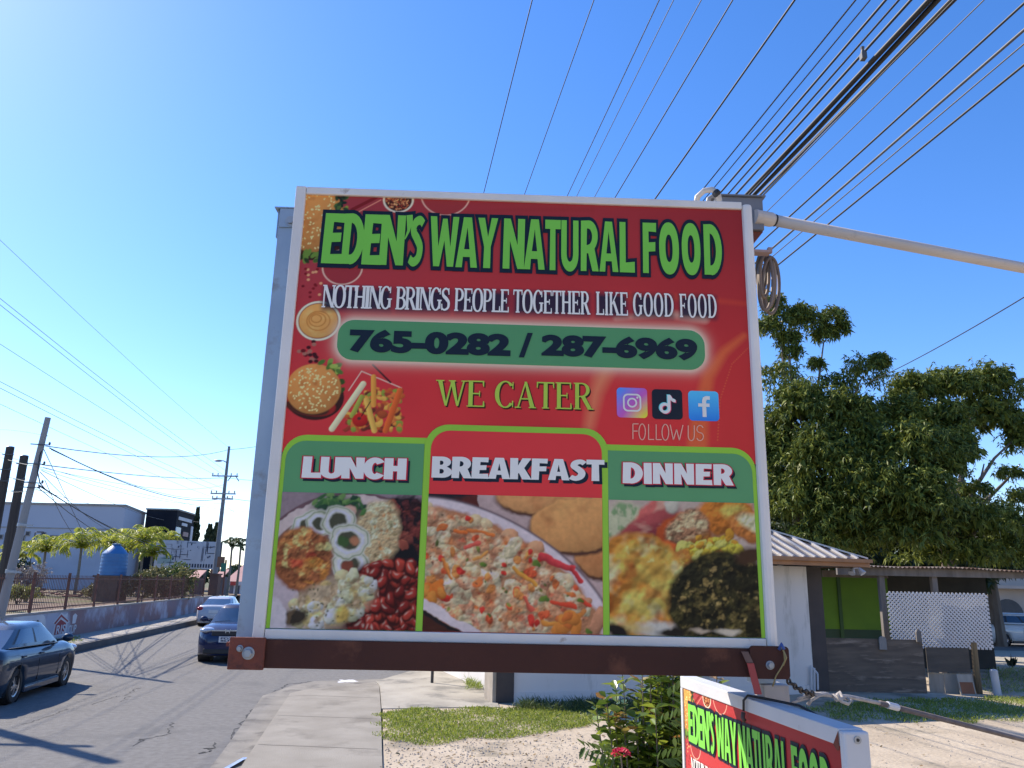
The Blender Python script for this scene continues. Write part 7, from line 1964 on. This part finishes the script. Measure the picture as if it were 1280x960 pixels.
for zz_ in (H2 - .028, H2 - .5):
    T = Matrix.Translation((hl, D2 / 2, zz_)) @ Matrix.Rotation(PI / 2, 4, 'Y')
    b = MB(); b.lathe([(.012, 0), (.012, .004)], 18, T); sc_ = link('screw', b, M_STEEL, s2_, local=True)
    b = MB(); b.lathe([(.006, .0041), (.005, .006)], 6, T); link('screw_head', b, M_BLK2, sc_, local=True)
    b = MB(); b.lathe([(.011, -.003), (.011, -.006)], 16, Matrix.Translation((hl - .016, 0, zz_)) @ Matrix.Rotation(PI / 2, 4, 'X')); link('rivet', b, M_STEEL, s2_, local=True)
b = MB(); xr2 = hl - .034
b.add([(xr2 - .035, -.0022, H2 - fw - .002), (xr2 + .002, -.0022, H2 - .006), (xr2 + .002, -.0022, H2 - fw - .012), (xr2 - .012, -.0022, H2 - fw - .016)], [(0, 1, 2, 3)])
link('rust_seam', b, M_RUST2, s2_, local=True)
# the print: the same vinyl, without the phone plate
f2 = face.copy(); COL.objects.link(f2); f2.parent = s2_
fxs = (L2 - .062) / (FX1 - FX0); fzs = (H2 - 2 * fw) / (FZ1 - FZ0)
f2.scale = (fxs, 1, fzs)
f2.location = (-hl + .0285 - FX0 * fxs, .006 - YF, fw - FZ0 * fzs)
for ch in face.children:
    if ch.name.split('.')[0] in ('phone_plate', 'phone_number'): continue
    c = ch.copy(); COL.objects.link(c); c.parent = f2
    for g in ch.children:
        d = g.copy(); COL.objects.link(d); d.parent = c
xa, z1 = PX(452, 402); xb, z0 = PX(868, 462)
put_text('phone_number', '765-0282 / 287-6969', xa, xb, z0, z1, YF - .004, ink('white', (198, 198, 214)), .012, par=f2)
# hook holding the small sign to the strap
hk = thing('strap_hook', 'black rubber hook strap over the top flange of the small sign', 'strap', SW3(930, 860, 0))
tp = lambda t, dy, dz: np.array([mid[0], mid[1], z2 + H2]) + ax2 * t + n2 * dy + np.array([0, 0, dz])
xb_t = .02
b = MB(); b.tube([tp(xb_t, -.012, -.05), tp(xb_t, -.010, -.01), tp(xb_t + .01, .004, .010), tp(xb_t + .1, .05, .008), tp(xb_t + .28, .085, .010), tp(xb_t + .40, D2 + .012, -.01)], .005, 8); link('strap', b, M_BLK2, hk, smooth=True)
b = MB(); b.tube([tp(xb_t, -.013, -.055), tp(xb_t - .004, -.016, -.075), tp(xb_t + .008, -.013, -.085)], .009, 8); link('hook_end', b, mat('brown hook', (.10, .06, .045), None, 5, .5), hk, smooth=True)

# chain and guy rope to the right
ch0, ch1 = SW3(984, 850, -.02), at(1017, 867, 3.504)
cn = thing('chain', 'short dark rusty chain from the beam end to the guy rope', 'chain', ch0)
n_ = 9
for k in range(n_):
    p = ch0 + (ch1 - ch0) * (k + .5) / n_ + np.array([0, 0, -.012 * math.sin(PI * (k + .5) / n_)]); d = (ch1 - ch0) / np.linalg.norm(ch1 - ch0)
    s_ = np.cross(d, [0, 0, 1]); s_ /= np.linalg.norm(s_); w_ = np.cross(s_, d)
    q = s_ if k % 2 else w_
    pts = [p + d * .017 * math.cos(t) + q * .010 * math.sin(t) for t in np.linspace(0, 2 * PI, 14)]
    b = MB(); b.tube(pts, .0046, 6); link('chain_link', b, mat('dark chain', (.035, .03, .03), (.06, .045, .035), 30, .5, .6), cn, smooth=True)
M_ROPE = mat('grey rope', (.46, .43, .40), (.32, .29, .27), 40, .9)
ro = thing('guy_rope', 'grey knotted guy rope running down right from the chain across the sandy yard', 'rope', ch1)
r1 = at(1100, 879, 3.640); r2 = at(1280, 925, 4.095); r3 = r2 + (r2 - r1) * .9
b = MB(); b.tube([ch1, at(1040, 869.5, 3.549), at(1062, 871, 3.567), r1], .008, 8); link('rope', b, M_ROPE, ro, smooth=True)
b = MB(); b.tube([r1, r2, r3], [.012, .011, .011], 8); link('sleeved_cable', b, mat('brown sleeved cable', (.13, .10, .09), (.18, .145, .13), 20, .6), ro, smooth=True)
b = MB(); b.tube([at(1109, 881, 3.658), at(1122, 884.5, 3.685)], .015, 10); link('sleeve_tape', b, M_PALE, ro)
def kn(pp, r_=.0075): 
    b = MB(); b.tube([at(*p) for p in pp], r_, 7); link('knot', b, M_ROPE, ro, smooth=True)
kn([(1010, 881, 3.513), (1014, 875, 3.504), (1024, 869, 3.513), (1032, 867, 3.531), (1041, 870, 3.549)]); kn([(1041, 869, 3.549), (1046, 875, 3.531), (1054, 873, 3.540), (1050, 866, 3.558), (1044, 871, 3.567)], .009)
kn([(1046, 868, 3.522), (1052, 877, 3.522), (1060, 880, 3.549), (1064, 876, 3.549), (1056, 872, 3.567)]); kn([(996, 874, 3.504), (1006, 870, 3.513), (1020, 867, 3.522), (1030, 866, 3.531)], .006); kn([(990, 878, 3.494), (1004, 874, 3.513), (1016, 871, 3.522), (1026, 868, 3.531)], .006)
b = MB(); b.tube([r3 + [0, 0, 0], r3 * [1, 1, 0] + [.05, .05, .0]], .03, 8); link('anchor_stake', b, M_STEEL, ro)
lw_ = thing('loose_wire', 'thin loose wires tangled at the right end of the rusty beam', 'wire', SW3(975, 820, -.05))
b = MB(); b.tube([SW3(975, 806, -.055), SW3(980, 815, -.065), SW3(981, 826, -.066), SW3(977, 834, -.06), SW3(970, 845, -.055), SW3(966, 858, -.04)], .003, 5); b.tube([SW3(979, 812, -.06), SW3(983, 822, -.07), SW3(979, 832, -.062)], .0035, 5); link('yellow_wire', b, mat('dirty yellow wire', (.35, .26, .10), None, 9, .6), lw_, smooth=True)
b = MB(); b.tube([SW3(974, 812, -.05), SW3(977, 805, -.06), SW3(980, 812, -.065)], .007, 6); link('blue_tie', b, mat('blue tie', (.05, .10, .32), None, 9, .6), lw_, smooth=True)

# ================================================================== flowering bush by the small sign
M_IX = mat('glossy bush leaves', (.03, .08, .012), (.22, .29, .035), 1, .32, island=True, trans=.30)
M_IXO = mat('young orange leaves', (.30, .16, .04), (.24, .22, .05), 1, .35, island=True, trans=.3)
BYY = 5.6; BX = float(at(832, 880, 5.6)[0])
bsh = thing('flowering_bush', 'leafy green bush with a red flower head beside the small sign', 'bush', (BX, BYY, .1))
stems = MB(); C, D, LL, WW = [], [], [], []; CO, DO = [], []
for k in range(185):
    az = rnd.uniform(0, 2 * PI); rad = rnd.random() ** .5 * .50; 
    top = np.array([BX + math.cos(az) * rad, BYY + math.sin(az) * rad * .9, .1 + rnd.uniform(.75, 1.95) * (1 - .28 * (rad / .55) ** 2)])
    basep = np.array([BX + math.cos(az) * rad * .25, BYY + math.sin(az) * rad * .25, .08]); m_ = (top + basep) / 2 + np.array([math.cos(az), math.sin(az), 0]) * .06
    stems.tube([basep, m_, top], [.011, .008, .003], 5)
    for j in range(26):
        t = 1 - (j / 26) ** 1.1 * .72; p = basep * (1 - t) ** 2 + 2 * m_ * t * (1 - t) + top * t * t
        for s in (0, PI):
            a = j * 1.57 + s + rnd.uniform(-.3, .3); d = np.array([math.cos(a), math.sin(a), rnd.uniform(.1, .9)])
            (CO if (j < 2 and k % 4 == 0) else C).append(p); (DO if (j < 2 and k % 4 == 0) else D).append(d)
def leaf6(c, d, Ln, Wn):
    n = len(c); d = d / np.linalg.norm(d, axis=1, keepdims=True); sd = np.cross(d, np.tile([0, 0, 1.0], (n, 1)) + rng.normal(size=(n, 3)) * .35); sd /= np.linalg.norm(sd, axis=1, keepdims=True); up = np.cross(sd, d)
    Ln, Wn = Ln[:, None], Wn[:, None]; P = [c, c + d * Ln * .35 + sd * Wn * .5 + up * Wn * .18, c + d * Ln * .72 + sd * Wn * .42 + up * Wn * .12 - [0, 0, .01], c + d * Ln - [0, 0, 1] * Ln * .16, c + d * Ln * .72 - sd * Wn * .42 + up * Wn * .12 - [0, 0, .01], c + d * Ln * .35 - sd * Wn * .5 + up * Wn * .18]
    V = np.stack(P, 1).reshape(-1, 3); o = np.arange(n)[:, None] * 6
    return V, np.concatenate([o + [0, 1, 2, 3], o + [0, 3, 4, 5]])
for Cc, Dd, mm, nm in ((C, D, M_IX, 'foliage'), (CO, DO, M_IXO, 'young_leaves')):
    n = len(Cc); V, F_ = leaf6(np.array(Cc), np.array(Dd), rng.uniform(.075, .12, n), rng.uniform(.036, .056, n)); np_link(nm, V, F_, mm, bsh)
link('stems', stems, M_BARK, bsh)
# broad compound leaves
C, D = [], []
for (px, py, Y, ax_, el_) in ((826, 905, 5.1, .6, .3), (836, 872, 5.15, .7, .55), (822, 950, 5.05, .5, .1), (845, 935, 5.05, 1.0, .3), (770, 945, 5.05, 2.6, .2)):
    p = at(px, py, Y)
    for j in range(7):
        q = p + np.array([math.cos(ax_), math.sin(ax_) * .3, math.sin(el_)]) * .035 * j
        for s in (-1, 1):
            C.append(q); D.append(np.array([math.cos(ax_) * .5 - s * .5 * math.sin(ax_), -.25, .3 + s * .5]))
V, F_ = leaf6(np.array(C), np.array(D), np.full(len(C), .085), np.full(len(C), .03)); np_link('compound_leaves', V, F_, mat('compound leaves', (.06, .11, .03), (.10, .15, .045), 1, .65, island=True, trans=.25, spec=.2), bsh)
fp_ = at(776, 943, 5.0)
n = 90; v = rng.normal(size=(n, 3)); v /= np.linalg.norm(v, axis=1, keepdims=True); v[:, 2] = abs(v[:, 2])
V, F_ = leaf6(fp_ + v * [.038, .038, .022], v, np.full(n, .026), np.full(n, .013)); np_link('red_flower', V, F_, mat('red petals', (.55, .03, .05), (.42, .02, .05), 1, .5, island=True, trans=.3), bsh)
b = MB(); b.tube([fp_ - [0, 0, .01], fp_ + [.03, .05, -.25], (fp_[0] + .12, fp_[1] + .3, .1)], .005, 5); link('flower_stalk', b, M_BARK, bsh)

# ================================================================== grass, weeds, gravel, litter
M_GRS = mat('grass blades', (.085, .14, .018), (.26, .32, .05), 1, .55, island=True, trans=.35)
def in_poly(P, poly):
    x, y = P[:, 0], P[:, 1]; ins = np.zeros(len(P), bool); j = len(poly) - 1
    for i in range(len(poly)):
        xi, yi = poly[i]; xj, yj = poly[j]
        ins ^= ((yi > y) != (yj > y)) & (x < (xj - xi) * (y - yi) / (yj - yi + 1e-12) + xi); j = i
    return ins
def grass(name, lab, poly, n, h, z=.1, m=None, ragged=.25):
    poly = np.array(poly); lo, hi = poly.min(0), poly.max(0); P = rng.uniform(lo - ragged, hi + ragged, (n * 2, 2))
    k = np.sin(P[:, 0] * 5.1) * np.cos(P[:, 1] * 4.3) + np.sin(P[:, 0] * 2.3 + P[:, 1] * 1.7); J = P + np.stack([np.sin(P[:, 1] * 7), np.cos(P[:, 0] * 6)], 1) * ragged * .6
    keep = in_poly(J, poly) & (rng.random(len(P)) < .80 + .28 * k); P = P[keep][:n]
    if len(P) == 0: return
    c = np.concatenate([P, np.full((len(P), 1), z)], 1); d = rng.normal(size=c.shape) * .45 + [0, 0, .9]
    V, F_ = leaf_quads(c, d, rng.uniform(.5, 1.25, len(c)) * h, np.full(len(c), .014), .25)
    return props(np_link(name, V, F_, m or M_GRS), lab, None, None, 'stuff')
G = lambda px, py: gnd(px, py, .1)[:2]
grass('grass', 'patch of green grass between pavement and white house', [G(477, 889), G(477, 930), G(520, 931), G(590, 927), G(650, 922), G(700, 914), G(748, 905), G(775, 892), G(790, 882), G(640, 885.5)], 26000, .085)
grass('weeds', 'taller dark weeds along the foot of the house wall', [G(640, 888), G(660, 881), G(760, 881), G(830, 884), G(830, 892), G(760, 893)], 2600, .26, .1, mat('dark weeds', (.04, .075, .02), (.08, .11, .03), 1, .6, island=True, trans=.25), .08)
grass('weeds', 'yellow green weeds beside the driveway behind the thin post', [gnd(583, 863, .115)[:2], gnd(606, 862, .115)[:2], gnd(612, 845, .115)[:2], gnd(585, 840, .115)[:2]], 1800, .24, .115, mat('bright weeds', (.13, .20, .03), (.22, .27, .05), 1, .6, island=True, trans=.35), .05)
grass('grass', 'shaded grass strip at the foot of the plywood and boards', [G(1000, 886), G(1080, 876), G(1280, 872), G(1330, 874), G(1330, 900), G(1200, 904), G(1060, 902)], 15000, .10)
grass('grass', 'dark grass between the shed and the sunlit drive', [G(1225, 868), G(1290, 868), G(1330, 836), G(1235, 836)], 5000, .14)
grass('grass', 'grass tufts at the foot of the mural wall', [gnd(82, 806, .22)[:2], gnd(98, 801, .22)[:2], gnd(97, 796, .22)[:2], gnd(70, 800, .22)[:2]], 1500, .10, .22)
# pebbles
V, Fq = [], []
pb_ = MB()
for k in range(1500):
    px, py = rnd.uniform(480, 760), rnd.uniform(918, 975); p = G(px, py); s_ = rnd.uniform(.006, .022)
    o = len(pb_.v); T = Matrix.Translation((p[0], p[1], .1)) @ Matrix.Rotation(rnd.uniform(0, 6), 4, 'Z')
    pb_.add([T @ Vector(q) for q in ((-s_, 0, 0), (0, -s_ * .7, 0), (s_, 0, 0), (0, s_ * .7, 0), (s_ * .1, 0, s_ * .8))], [(0, 1, 4), (1, 2, 4), (2, 3, 4), (3, 0, 4)])
for k in range(900):
    x, y = rnd.uniform(2.0, 12), rnd.uniform(8, 15.5); s_ = rnd.uniform(.008, .026)
    T = Matrix.Translation((x, y, .1)) @ Matrix.Rotation(rnd.uniform(0, 6), 4, 'Z')
    pb_.add([T @ Vector(q) for q in ((-s_, 0, 0), (0, -s_ * .7, 0), (s_, 0, 0), (0, s_ * .7, 0), (s_ * .1, 0, s_ * .7))], [(0, 1, 4), (1, 2, 4), (2, 3, 4), (3, 0, 4)])
props(link('gravel', pb_, mat('pebbles', (.46, .40, .33), (.26, .22, .18), 1, .9, island=True)), 'loose gravel scattered over the sandy verge', None, None, 'stuff')
# fallen dry leaves
n = 420; C_ = []
for k in range(n):
    p = G(rnd.uniform(478, 770), rnd.uniform(884, 975)) if k < 260 else (rnd.uniform(2, 12), rnd.uniform(8, 17))
    C_.append((p[0], p[1], .112 + rnd.random() * .02))
dv = rng.normal(size=(n, 3)) * [1, 1, .15]
V, F_ = leaf6(np.array(C_), dv, rng.uniform(.035, .085, n), rng.uniform(.018, .035, n)); V[:, 2] = np.maximum(V[:, 2], .106)
props(np_link('fallen_leaves', V, F_, mat('dry leaves', (.20, .12, .05), (.30, .22, .10), 1, .8, island=True)), 'dry fallen leaves scattered on grass and sandy ground', None, None, 'stuff')
# thin post on the driveway corner
p0 = gnd(540, 853.5, .115); b = MB(); b.tube([(p0[0], p0[1], .1), (p0[0], p0[1], 1.25)], .035, 12); b.ball((p0[0], p0[1], 1.26), .045, n=10)
props(link('thin_post', b, mat('dark post paint', (.05, .045, .045), None, 4, .6)), 'thin dark post standing on the driveway corner below the beam', 'post')
# scrap of blue plastic in the gutter, white spill on the asphalt
q = gnd(297, 955, .01); b = MB()
b.add([(q[0] - .10, q[1] - .35, .012), (q[0] - .02, q[1] - .36, .02), (q[0] + .05, q[1] + .05, .05), (q[0] + .06, q[1] + .38, .02), (q[0] - .03, q[1] + .30, .03)], [(0, 1, 2, 4), (2, 3, 4)])
o = link('plastic_scrap', b, mat('blue plastic', (.10, .18, .42), (.40, .46, .58), 12, .35)); o.modifiers.new('thick', 'SOLIDIFY').thickness = .003
props(o, 'scrap of blue and white plastic lying in the gutter', 'litter')
def smear(name, lab, px, py, rx, ry, m, n=40, z=.0045, sd=0):
    c = gnd(px, py, 0); r2_ = random.Random(sd); ph = [r2_.uniform(0, 6) for _ in range(4)]
    b = MB(); b.add([(c[0] + rx * math.cos(t) * (1 + .25 * math.sin(3 * t + ph[0]) + .18 * math.sin(7 * t + ph[1]) + .1 * math.sin(13 * t + ph[2])), c[1] + ry * math.sin(t) * (1 + .25 * math.sin(4 * t + ph[3]) + .15 * math.sin(9 * t)), z) for t in np.linspace(0, 2 * PI, n + 1)[:-1]], [list(range(n))])
    return props(link(name, b, m), lab, None, None, 'structure')
smear('road_stain', 'white paint spill', 433, 851.5, .22, .28, M_WPNT, sd=3)
# cracks along the broken asphalt edge and across the road
M_CRK = mat('dark crack line', (.03, .03, .03), (.05, .05, .048), 8, .95)  # near black strips follow the crack lines
def crack(pts, w, z=.0035):
    P = [gnd(x, y, 0) for x, y in pts]; fine = []
    for a, c in zip(P[:-1], P[1:]):
        for t in np.linspace(0, 1, 9)[:-1]: fine.append(a + (c - a) * t + rng.normal(size=3) * [.035, .05, 0])
    fine.append(P[-1]); b = MB()
    n = len(fine)
    for i in range(n - 1):
        d = fine[i + 1] - fine[i]; nn = np.array([-d[1], d[0], 0]); nn /= np.linalg.norm(nn) + 1e-6
        wa, wb_ = w * rnd.uniform(.2, 1), w * rnd.uniform(.2, 1)
        b.add([(*(fine[i] - nn * wa)[:2], z), (*(fine[i] + nn * wa)[:2], z), (*(fine[i + 1] + nn * wb_)[:2], z), (*(fine[i + 1] - nn * wb_)[:2], z)], [(0, 3, 2, 1)])
    return b
cr_ = MB()
for pts, w in [([(284, 935), (293, 915), (312, 893), (328, 876), (344, 864), (362, 855), (390, 852)], .028), ([(276, 958), (284, 935)], .02), ([(150, 878), (165, 866), (170, 860)], .012), ([(165, 933), (174, 926), (210, 918), (213, 903)], .016), ([(30, 905), (70, 893), (84, 886)], .012), ([(120, 880), (140, 872), (150, 870)], .01), ([(245, 943), (262, 938), (268, 928)], .02)]:
    q = crack(pts, w); o = len(cr_.v); cr_.v += q.v; cr_.f += [[i + o for i in f] for f in q.f]; cr_.m += q.m
props(link('road_cracks', cr_, M_CRK), None, None, None, 'structure')
tm = MB()  # wire shadows on the road laid down as flat darker strips
for off in (0, .16):
    P = [gnd(x, y, 0) for x, y in ((90, 848), (130, 838), (160, 826), (190, 810), (215, 798), (232, 792))]
    for a, c in zip(P[:-1], P[1:]):
        d = c - a; nn = np.array([-d[1], d[0], 0]) / np.linalg.norm(d); a_ = a + nn * off; c_ = c + nn * off
        tm.add([(*(a_ - nn * .05)[:2], .0025), (*(a_ + nn * .05)[:2], .0025), (*(c_ + nn * .05)[:2], .0025), (*(c_ - nn * .05)[:2], .0025)], [(0, 3, 2, 1)])
props(link('wire_shadow_lines', tm, mat('painted wire shadow', (.095, .093, .09), (.13, .127, .12), 2, .9)), None, None, None, 'structure')
# lettering on the mural wall and the car plate
def wall_text(txt, px0, px1, z0, z1, m, off, name):
    v, f = font_mesh(txt, .02); a, c = v.min(0), v.max(0); u0, u1 = y_of(px0), y_of(px1)
    b = MB(); b.add([on_wall(u0 + (p[0] - a[0]) / (c[0] - a[0]) * (u1 - u0), z0 + (p[1] - a[1]) / (c[1] - a[1]) * (z1 - z0), off) for p in v], f); link(name, b, m, mw)
wall_text('ARS', 28, 44, .52, .92, M_NPNT, -.008, 'wall_lettering'); wall_text('TH', 20.5, 27, .74, .90, mat('grey lettering', (.25, .26, .28), None, 4, .8), -.008, 'wall_lettering')
wall_text('RIS', 68, 79.5, .36, .66, M_WPNT, -.009, 'wall_lettering'); wall_text('CUP', 83.5, 93.5, .30, .60, M_WPNT, -.008, 'wall_lettering')
wall_patch('cup_shape', [(y_of(87.5), .64), (y_of(87), .92), (y_of(89.5), 1.0), (y_of(92.5), .92), (y_of(91.5), .64)], M_WPNT, -.005)
for row, (z0, z1), txt in ((0, (.065, .12), 'PDZ'), (1, (.0, .055), '8638')):
    v, f = font_mesh(txt, .03); a, c = v.min(0), v.max(0); b = MB()
    b.add([(sv['xf'] + .048, -.17 + (p[0] - a[0]) / (c[0] - a[0]) * .34, sv['zfr'] - .243 + z0 + (p[1] - a[1]) / (c[1] - a[1]) * (z1 - z0)) for p in v], f); link('plate_lettering', b, M_NPNT, [q for q in suvt.children if q.name.startswith('number_plate')][0], local=True)
